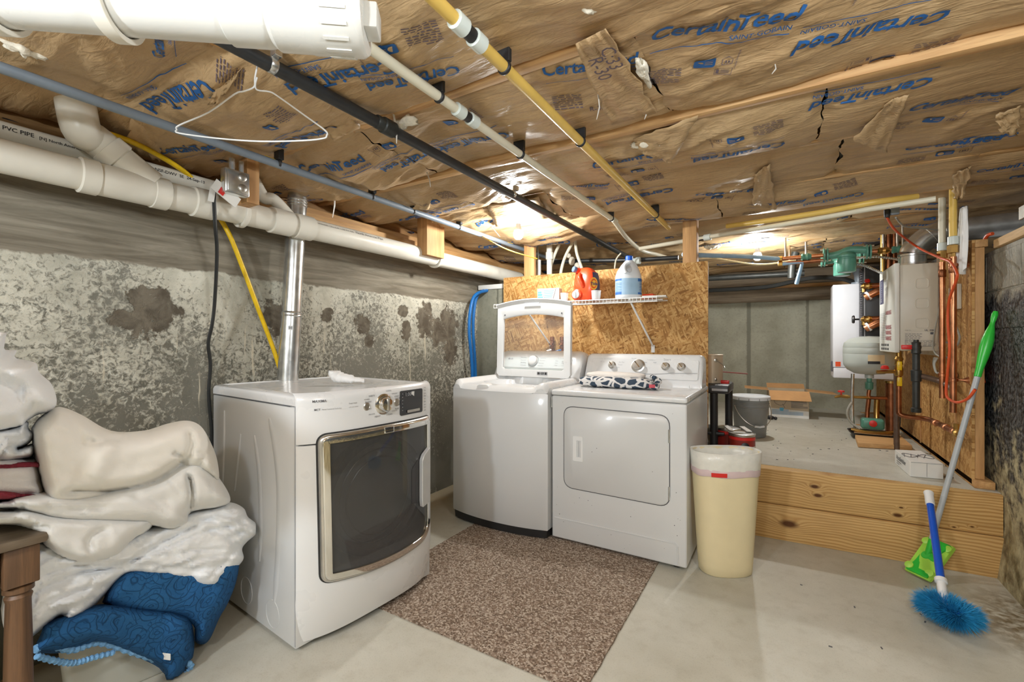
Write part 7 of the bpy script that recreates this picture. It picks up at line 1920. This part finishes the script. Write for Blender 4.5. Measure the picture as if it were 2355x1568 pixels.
# ------------------------------------------------------------------ mop and brush
mp = thing('floor_mop', 'green flat-head floor mop with grey pole, leaning on the black wall', 'mop', pZ(2110, 1330, 0))
A, B = pZ(2082, 1312, .012), pZ(2142, 1340, .012); C_, D_ = pY(2200, 1262, 3.20), pY(2136, 1236, 3.17)
n_ = (B - A).cross(D_ - A).normalized()
if n_.y > 0: n_ = -n_
def hp3(u, v, o): return A * (1 - u) * (1 - v) + B * u * (1 - v) + C_ * u * v + D_ * (1 - u) * v + n_ * o
ol = rpoly([(0, 0), (1, 0), (1, 1), (0, 1)], .06, 4)
m = MB(); m.loft([[hp3(a, b, .0) for a, b in ol], [hp3(a, b, .012) for a, b in ol], [hp3(.5 + (a - .5) * .95, .5 + (b - .5) * .97, .016) for a, b in ol]]); hdm = m.build('head', M['mop_lime'], mp)
m = MB(); pl_ = rpoly([(.04, .0), (.96, .0), (.80, .30), (.80, .7), (.96, 1), (.04, 1), (.20, .7), (.20, .3)], .12, 4); m.loft([[hp3(a, .02 + b * .96, .0162) for a, b in pl_], [hp3(a, .02 + b * .96, .023) for a, b in pl_], [hp3(.5 + (a - .5) * .92, .5 + (b - .5) * .94, .026) for a, b in pl_]]); m.build('head_plate', M['mop_green'], hdm)
for (a, b) in ((.12, .14), (.88, .14), (.12, .86), (.88, .86)):
    m = MB(); m.lathe(hp3(a, b, .020), n_, [(.019, 0), (.019, .007), (.012, .009)], 16); m.build('cloth_grip', M['mop_lime'], hdm)
piv = hp3(.5, .5, .03); top = pX(2290, 716, .915); dv = (top - piv); Lp = dv.length; dv.normalize()
m = MB(); m.lathe(hp3(.5, .5, .022), n_, [(.034, 0), (.030, .010), (.018, .022)], 20); m.tube([piv, piv + dv * .09], .013, 12); m.build('swivel', M['mop_green'], mp)
hs = Lp - .34
m = MB(); m.tube([piv + dv * .06, piv + dv * hs], .0125, 16); m.build('pole', M['mop_grey'], mp)
for f_ in (.33, .66): m = MB(); m.lathe(piv + dv * (hs * f_), dv, [(.0128, 0), (.0135, .001), (.0135, .003), (.0128, .004)], 14); m.build('pole_joint', M['ink_pale'], mp)
m = MB(); m.lathe(piv + dv * hs, dv, [(.013, -.002), (.0145, .0), (.015, .04), (.021, .10), (.0245, .15), (.024, .19), (.018, .235), (.011, .265), (.009, .285), (.012, .30), (.013, .325), (.009, .34)], 20); m.build('grip', M['mop_green'], mp)
br = thing('scrub_brush', 'long-handled scrub brush with blue bristles resting on the floor', 'brush', pZ(2178, 1440, 0))
bb = pZ(2172, 1392, .075); mid = pY(2133, 1115, 3.165); dv = (mid - bb).normalized()
k_ = None
for t in np.linspace(.2, .9, 400):
    p = bb + dv * t; q = p - CP; wq = q.dot(Vector((-FS, FC, 0))); py_ = 784 - q.z / wq * F
    if py_ <= 1033: k_ = t; break
k_ = k_ or .62
m = MB(); m.lathe(bb, dv, [(.014, -.01), (.016, .0), (.018, .055), (.0165, .06), (.0165, .105), (.022, .108), (.022, .125), (.0155, .128)], 18); m.build('socket', M['plastic_white'], br)
m = MB(); m.tube([bb + dv * .12, bb + dv * (k_ - .075)], .0152, 18); m.build('handle', M['brush_blue'], br)
m = MB(); m.lathe(bb + dv * (k_ - .08), dv, [(.0155, 0), (.0185, .003), (.0185, .068), (.0205, .072), (.0205, .08), (.012, .084)], 18); m.build('end_cap', M['plastic_white'], br)
ax = (pZ(2238, 1432, .06) - pZ(2118, 1370, .06)); ax.z = 0; hl = ax.length / 2 * .70; ax.normalize(); hc = pZ(2180, 1402, .065); sd = Vector((-ax.y, ax.x, 0))
m = MB(); m.loft([[hc + ax * a * hl * 1.9 + sd * b * .05 + Vector((0, 0, z)) for a, b in rrect(1.0, 1.0, .3, 4)] for z in (-.005, .02)]); m.build('brush_block', M['brush_blue'], br)
m = MB(); rg = random.Random(11)
for i in range(5200):
    u = rg.uniform(-1, 1); th = rg.uniform(0, 2 * math.pi); ph = rg.uniform(-.75, .9)
    base = hc + ax * u * hl * .8 + sd * .02 * math.cos(th) + Vector((0, 0, -.004))
    d = (sd * math.cos(th) * math.cos(ph) + Vector((0, 0, 1)) * (math.sin(ph) * .85 + .05) + ax * (u * .75 + rg.uniform(-.3, .3)) + ax * math.sin(th) * .45 * abs(u)).normalized()
    ln = rg.uniform(.055, .085); tip = base + d * ln; tip.z = max(tip.z, .003); md_ = base + d * ln * .55 + Vector((0, 0, .004)); s_ = d.orthogonal().normalized() * .0011; s2 = d.cross(s_)
    n0 = len(m.v); m.v += [tuple(base + s_), tuple(base + s2), tuple(base - s_ - s2), tuple(md_ + s_), tuple(md_ + s2), tuple(md_ - s_ - s2), tuple(tip)]
    m.f += [(n0, n0 + 1, n0 + 4, n0 + 3), (n0 + 1, n0 + 2, n0 + 5, n0 + 4), (n0 + 2, n0, n0 + 3, n0 + 5), (n0 + 3, n0 + 4, n0 + 6), (n0 + 4, n0 + 5, n0 + 6), (n0 + 5, n0 + 3, n0 + 6)]
m.build('bristles', M['bristle'], br, recalc=False, angle=30)['kind'] = 'stuff'
# ------------------------------------------------------------------ the heap of bedding on the left
def wf(px_): return 1.28 + (px_ - 80) * .00108


def lump(name, outline, dw, T, mat, parent=None, creases=(), R=95, step=9, noise=(.018, .010), seed=0, back=.8, squash=1.0, folds=()):
    """a soft body: a closed outline standing upright across the heap, swollen front and back.
    creases: (points, width, depth) in outline units, + valley, - ridge; folds: (angle, wavelength, depth, jitter)"""
    c = smooth_path([Vector((a, b, 0)) for a, b in outline + [outline[0]]], 5)[:-1]
    # drop near-duplicate points
    o = []
    for p in c:
        if not o or (p - o[-1]).length > step * .6: o.append(p)
    if (o[0] - o[-1]).length < step * .5: o.pop()
    o = np.array([[p.x, p.y] for p in o]); n = len(o)
    x0, y0 = o.min(0); x1, y1 = o.max(0)
    gx, gy = np.meshgrid(np.arange(x0, x1, step), np.arange(y0, y1, step)); P = np.stack([gx.ravel(), gy.ravel()], 1)
    P = P + np.random.RandomState(seed).rand(*P.shape) * step * .3
    def dist(P):
        best = np.full(len(P), 1e9)
        for i in range(n):
            a, b = o[i], o[(i + 1) % n]; ab = b - a; t = np.clip(((P - a) @ ab) / (ab @ ab + 1e-9), 0, 1); d = np.linalg.norm(P - a - t[:, None] * ab, axis=1); best = np.minimum(best, d)
        return best
    ins = np.zeros(len(P), bool); j = n - 1
    for i in range(n):
        a, b = o[i], o[j]; cnd = (a[1] > P[:, 1]) != (b[1] > P[:, 1])
        with np.errstate(divide='ignore', invalid='ignore'): xx = (b[0] - a[0]) * (P[:, 1] - a[1]) / (b[1] - a[1]) + a[0]
        ins ^= cnd & (P[:, 0] < xx); j = i
    d = dist(P); P = P[ins & (d > step * .55)]
    allp = [Vector(p) for p in o.tolist()] + [Vector(p) for p in P.tolist()]
    r = geometry.delaunay_2d_cdt(allp, [(i, (i + 1) % n) for i in range(n)], [], 1, 1e-5)
    V = np.array([[p.x, p.y] for p in r[0]]); D = dist(V)
    prof = np.sqrt(np.clip(1 - (1 - np.clip(D / R, 0, 1)) ** 2, 0, 1))
    f1 = fbm(V[:, 0] / 120 + seed * 3.1, V[:, 1] / 70 + seed, 3); f2 = ridge(V[:, 0] / 90 + seed * 1.7 + f1, V[:, 1] / 38 + seed * 2.3 + f1 * 1.5, 3)
    e = np.clip(D / 14, 0, 1)
    disp = noise[0] * f1 * 2 * e + noise[1] * (f2 - .3) * e
    for (ang, wl, dp_, jit) in folds:
        ca, sa = math.cos(math.radians(ang)), math.sin(math.radians(ang)); u = V[:, 0] * ca + V[:, 1] * sa; v_ = -V[:, 0] * sa + V[:, 1] * ca
        q = v_ / wl + jit * fbm(u / 150 + seed, v_ / 150, 2) * 2
        disp = disp + dp_ * (1 - np.abs(np.sin(math.pi * q))) ** 1.6 * e * (.5 + fbm(u / 90 + 4, v_ / 60, 2))
    for (pts, wd, dp_) in creases:
        cp_ = smooth_path([Vector((a, b, 0)) for a, b in pts], 6); best = np.full(len(V), 1e9); bt = np.zeros(len(V))
        for i in range(len(cp_) - 1):
            a = np.array([cp_[i].x, cp_[i].y]); b = np.array([cp_[i + 1].x, cp_[i + 1].y]); ab = b - a; t = np.clip(((V - a) @ ab) / (ab @ ab + 1e-9), 0, 1)
            dd_ = np.linalg.norm(V - a - t[:, None] * ab, axis=1); k = dd_ < best; best[k] = dd_[k]; bt[k] = (i + t[k]) / (len(cp_) - 1)
        fade = np.clip(np.minimum(bt, 1 - bt) * 6, .15, 1)
        disp = disp - dp_ * np.exp(-(best / wd) ** 2) * fade * e
    tf = T * prof + disp * np.clip(prof * 1.5, 0, 1)
    base = wf(V[:, 0]) + dw
    fr = [pW(a, b, w_ - t) for a, b, w_, t in zip(V[:, 0].tolist(), V[:, 1].tolist(), base.tolist(), tf.tolist())]
    bk_ = [pW(a, b, w_ + t) for a, b, w_, t in zip(V[:, 0].tolist(), V[:, 1].tolist(), base.tolist(), (T * back * prof).tolist())]
    for L_ in (fr, bk_):                                   # stay clear of the wall, the dryer and the floor
        for p in L_:
            p.x = max(p.x, XL + .03); p.z = max(p.z, .004)
            s_ = (p - DO).dot(DW)
            if s_ > -.012 and (p - DO).dot(DU) < .08: p -= DW * (s_ + .012)
    nv = len(V); m = MB(); bnd = D < 1e-3
    remap = [i if bnd[i] else nv + i for i in range(nv)]
    m.v = [tuple(p) for p in fr] + [tuple(p) for p in bk_]
    m.f = [tuple(f[::-1]) for f in r[2]] + [tuple(remap[i] for i in f) for f in r[2]]
    ob_ = m.build(name, mat, parent, recalc=False, angle=180)
    return ob_


def hang(p, dw): q = pW(p[0], p[1], wf(p[0]) + dw); return q


# under everything: blue quilt folded over a storage tote
tq0 = pW(130, 1500, wf(130) + .10); tq1 = pW(468, 1500, wf(468) + .02)
tdir = (tq1 - tq0); tdir.z = 0; TLn = tdir.length; tdir.normalize(); tn = Vector((-tdir.y, tdir.x, 0)); 
if tn.dot(CP - tq0) > 0: tn = -tn
tote = thing('storage_tote', 'clear plastic storage tote under the blue quilt, half hidden by the table', 'tote', ((tq0 + tq1) / 2 + tn * .15).xy.to_3d())
cT = ((tq0 + tq1) / 2 + tn * .17).xy.to_3d()
def tring(z, k): return [cT + tdir * a * k + tn * b * k + Vector((0, 0, z)) for a, b in rrect(TLn, .34, .035, 4)]
m = MB(); m.loft([tring(.002, .86), tring(.01, .88), tring(.22, .985), tring(.235, 1.0), tring(.24, 1.04), tring(.247, 1.04), tring(.245, .99), tring(.02, .86)]); m.build('tote_body', M['tote'], tote)
m = MB(); m.prism([cT + tdir * a * .80 + tn * b * .8 + Vector((0, 0, .02)) for a, b in rrect(TLn, .34, .05, 3)], (0, 0, .12)); m.build('folded_fabric', simple('rust_fabric', srgb(178, 108, 92), .9), tote, .01)
quilt = thing('quilt', 'dark blue quilted bedspread with pale frayed hem, lowest of the bedding heap', 'bedding', cT + Vector((0, 0, .25)))
lump('upper_fold', [(235, 1385), (262, 1330), (320, 1295), (440, 1300), (510, 1280), (548, 1278), (545, 1330), (525, 1385), (505, 1420), (482, 1470), (462, 1482), (446, 1470), (440, 1440), (405, 1424), (330, 1418), (275, 1405)], .07, .10, M['quilt'], quilt,
     [([(300, 1408), (360, 1412), (430, 1430), (450, 1450)], 8, .02)], 34, 7, (.010, .004), 3)
lump('lower_fold', [(100, 1438), (150, 1412), (240, 1388), (330, 1395), (405, 1405), (440, 1425), (447, 1480), (440, 1525), (425, 1550), (408, 1568), (380, 1568), (366, 1536), (300, 1505), (235, 1482), (180, 1492), (130, 1502), (88, 1500), (80, 1488), (92, 1462)], .045, .085, M['quilt'], quilt,
     [([(120, 1470), (200, 1450), (300, 1455)], 14, -.014)], 30, 7, (.010, .004), 5)
for nm, pts, r_ in (('hem', [(80, 1494), (112, 1480), (165, 1494), (228, 1477), (300, 1497), (368, 1518), (436, 1527), (428, 1548)], .010), ('hem', [(84, 1508), (130, 1520), (172, 1524), (215, 1512), (262, 1500)], .008), ('hem', [(180, 1425), (215, 1412), (248, 1405), (268, 1410), (282, 1416)], .007)):
    pp = smooth_path([pW(a, b, wf(a) + .045 - (.045 if b > 1460 else .06)) for a, b in pts], 14); m = MB(); m.tube(pp, [r_ * (1.0 + .22 * math.sin(i * 1.9)) for i in range(len(pp))], 8); m.build(nm, M['hem'], quilt)
q = pW(372, 1508, wf(372) - .035); m = MB(); m.obox(q, br_ * .030 + Vector((0, 0, -.004)), bf_ * .0016, Vector((0, 0, .011))); tgq = m.build('care_tag', M['carton_white'], quilt, .001, 1)
m = MB(); bars(m, q + bf_ * .002 - br_ * .02, br_, (0, 0, 1), [(0, .002, .024, .0016), (.004, -.002, .03, .0016)]); m.build('printed_text', M['ink_pale'], tgq, recalc=False)

sheet = lump('fitted_sheet', [(2, 1400), (12, 1350), (40, 1300), (75, 1240), (150, 1245), (215, 1255), (262, 1245), (322, 1215), (390, 1196), (440, 1170), (485, 1162), (530, 1155), (560, 1168), (570, 1188), (590, 1205), (590, 1226), (568, 1246), (557, 1262), (560, 1285), (540, 1310), (505, 1348), (470, 1356), (440, 1345), (360, 1330), (300, 1322), (272, 1338), (240, 1370), (200, 1408), (170, 1428), (146, 1430), (140, 1416), (105, 1440), (62, 1472), (30, 1478), (8, 1442)], .07, .13, M['cloth_cool'], None,
     [([(100, 1345), (180, 1318), (280, 1300), (400, 1235), (470, 1200)], 7, .028), ([(150, 1318), (250, 1310), (330, 1300), (470, 1310), (540, 1280)], 8, .018), ([(440, 1195), (500, 1200), (550, 1225), (580, 1225)], 7, .03), ([(490, 1180), (540, 1190), (575, 1210)], 5, .02), ([(470, 1215), (520, 1230), (556, 1262)], 7, .025),
      ([(20, 1440), (60, 1390), (110, 1350), (220, 1320)], 8, .022), ([(50, 1460), (90, 1400), (150, 1370), (240, 1340)], 8, .018), ([(140, 1416), (200, 1380), (262, 1330)], 7, .02), ([(80, 1330), (180, 1300), (270, 1290)], 6, .018), ([(120, 1300), (300, 1290), (480, 1220), (560, 1210)], 3, .012), ([(180, 1370), (260, 1300), (420, 1270), (540, 1260)], 3, .012), ([(300, 1275), (420, 1225), (500, 1180)], 3, .010), ([(350, 1310), (450, 1290), (545, 1270)], 3, .010), ([(480, 1330), (520, 1290), (552, 1255)], 4, .014), ([(60, 1440), (80, 1380), (95, 1330)], 3, .012), ([(500, 1160), (535, 1175), (560, 1200), (545, 1240)], 3, .014)], 46, 5, (.012, .008), 11, folds=((-22, 30, .018, .8), (-30, 17, .006, 1.2)))
tag(sheet, 'white crumpled fitted sheet spilling towards the big dryer, above the blue quilt', 'bedding')
comf = thing('comforter', 'plump white comforter folded in two thick layers in the middle of the heap', 'bedding', hang((250, 1250), .02))
lump('lower_layer', [(-190, 1178), (10, 1172), (60, 1165), (130, 1175), (260, 1180), (352, 1190), (340, 1222), (308, 1242), (272, 1280), (200, 1297), (148, 1287), (104, 1258), (84, 1230), (50, 1212), (10, 1206), (-190, 1206)], -.0, .13, M['cloth_white'], comf,
     [([(215, 1270), (205, 1245), (225, 1225), (260, 1215)], 9, .02), ([(20, 1190), (70, 1205), (120, 1215)], 6, .02)], 36, 6, (.008, .003), 21)
lump('upper_layer', [(-190, 1165), (0, 1150), (30, 1138), (100, 1125), (180, 1130), (260, 1120), (350, 1100), (425, 1060), (470, 1062), (512, 1110), (530, 1150), (505, 1166), (440, 1178), (432, 1204), (390, 1218), (345, 1208), (250, 1207), (150, 1203), (60, 1182), (20, 1172), (-190, 1172)], -.0, .15, M['cloth_white'], comf,
     [([(432, 1088), (442, 1130), (438, 1190)], 6, .06), ([(100, 1160), (160, 1172), (260, 1165)], 7, .014), ([(300, 1140), (350, 1150), (400, 1150)], 12, .010), ([(50, 1155), (60, 1175), (110, 1190)], 6, .022), ([(330, 1140), (370, 1165), (400, 1205)], 2.5, .005), ([(180, 1165), (200, 1185), (230, 1200)], 2.5, .005), ([(455, 1085), (485, 1110), (490, 1160)], 2.5, .006), ([(380, 1100), (410, 1130), (436, 1150)], 2.5, .006)], 38, 6, (.008, .003), 23)
blanket = lump('fleece_blanket', [(72, 985), (90, 960), (125, 938), (150, 938), (190, 955), (255, 990), (330, 990), (385, 974), (430, 967), (462, 980), (485, 1018), (500, 1060), (503, 1108), (480, 1094), (440, 1080), (410, 1092), (365, 1120), (320, 1132), (250, 1143), (180, 1160), (130, 1162), (105, 1146), (90, 1100), (76, 1040)], -.02, .16, M['cloth_cream'], None,
     [([(135, 1138), (180, 1128), (260, 1128), (330, 1112), (395, 1080), (430, 1050)], 8, .045), ([(432, 985), (442, 1020), (428, 1060), (405, 1076)], 9, .040), ([(200, 1010), (240, 1012), (300, 1000)], 16, .014), ([(260, 1010), (235, 1060), (215, 1105)], 26, -.02), ([(450, 1040), (470, 1050), (455, 1075)], 7, .02), ([(340, 1120), (380, 1100), (420, 1085)], 7, .03), ([(195, 1005), (230, 1018), (300, 1000), (360, 985)], 6, .012), ([(150, 960), (185, 1000), (190, 1030)], 10, .012), ([(395, 1040), (420, 1050), (410, 1070)], 5, .025)], 44, 6, (.007, .002), 31)
tag(blanket, 'cream fleece blanket bundled on top of the comforter beside the dryer', 'bedding')
tw2 = thing('striped_towel', 'white terry towel with crimson stripes folded between the cream blanket and the frame edge', 'towel', hang((20, 1110), .03))
lump('towel_body', [(-190, 1040), (0, 1045), (60, 1050), (88, 1052), (98, 1090), (108, 1145), (60, 1150), (0, 1152), (-190, 1152)], .02, .13, M['towel_white'], tw2, [([(-20, 1100), (40, 1104), (100, 1110)], 8, .01)], 32, 6, (.004, .002), 41)
for (a, b, c_, e) in ((1062, 1058, 1084, 1078), (1122, 1130, 1152, 1142)):
    lump('crimson_stripe', [(-190, a), (0, a), (50, b), (96, b), (98, (b + e) / 2), (96, e), (40, c_ - 2), (0, c_), (-190, c_)], .004, .13, M['red_towel'], tw2, (), 14, 5, (.003, .001), 43)
pil = thing('pillow_bundle', 'bright white bundle of sheets at the very top left of the heap', 'bedding', hang((20, 900), 0))
lump('top_bundle', [(-190, 765), (0, 764), (14, 768), (10, 795), (12, 804), (38, 806), (34, 822), (60, 828), (84, 836), (90, 856), (118, 882), (130, 915), (127, 935), (108, 948), (86, 954), (62, 968), (30, 985), (-190, 1000)], -.05, .17, M['cloth_cool'], pil,
     [([(-20, 860), (30, 900), (60, 905)], 22, .02), ([(-10, 815), (30, 822), (80, 850)], 8, .024), ([(20, 980), (60, 950), (85, 920)], 8, .02), ([(-20, 800), (10, 806), (40, 818)], 6, .03)], 40, 6, (.014, .006), 51)
lump('lower_sheet', [(-190, 985), (0, 985), (60, 968), (66, 985), (80, 1000), (64, 1022), (40, 1032), (78, 1020), (76, 1050), (40, 1058), (0, 1064), (-190, 1070)], -.01, .14, M['cloth_cool'], pil,
     [([(0, 1010), (40, 1005), (75, 1002)], 6, .03), ([(0, 1060), (10, 1035), (40, 1020)], 6, .03), ([(-10, 1030), (20, 1015), (60, 1012)], 5, .02)], 36, 5, (.012, .010), 53)

# old side table
tx1, ty1 = -1.668, .388
tb_ = thing('side_table', 'old worn wooden table with turned leg at the lower left corner', 'table', (tx1 - .3, ty1 - .5, 0))
slab('tabletop', (-2.30, -.62, .675), (tx1 + .012, ty1 + .012, .700), M['oldtop'], tb_, .006)
slab('apron', (tx1 - .045, -.56, .585), (tx1 - .020, ty1 - .07, .674), M['oldwood'], tb_, .002)
slab('apron', (-2.24, ty1 - .045, .585), (tx1 - .07, ty1 - .020, .674), M['oldwood'], tb_, .002)
def tleg(x, y):
    m = MB(); m.box((x - .033, y - .033, .575), (x + .033, y + .033, .674)); m.build('leg_block', M['oldwood'], tb_, .003)
    m = MB(); m.lathe((x, y, 0), (0, 0, -1), [(.020, -.574), (.030, -.568), (.030, -.556), (.022, -.550), (.027, -.542), (.024, -.53), (.026, -.44), (.028, -.30), (.029, -.26), (.022, -.254), (.033, -.246), (.033, -.236), (.024, -.228), (.033, -.222), (.033, -.212), (.022, -.206), (.024, -.19), (.021, -.10), (.016, -.03), (.020, -.02), (.014, 0)], 20); m.build('leg', M['oldwood'], tb_)
tleg(tx1 - .034, ty1 - .034); tleg(-2.26, ty1 - .034); tleg(tx1 - .034, -.55); tleg(-2.26, -.55)
m = MB(); pts = [Vector((tx1 - .05, ty1 - .06, .235))]
o_ = [(tx1 - .015, -.5), (tx1 - .015, ty1 - .07), (tx1 - .09, ty1 - .075), (tx1 - .16, ty1 - .18), (tx1 - .18, -.05), (tx1 - .14, -.3), (tx1 - .15, -.5)]
m.prism([(a, b, .17) for a, b in o_], (0, 0, .045)); m.build('lower_shelf', M['oldtop'], tb_, .006)
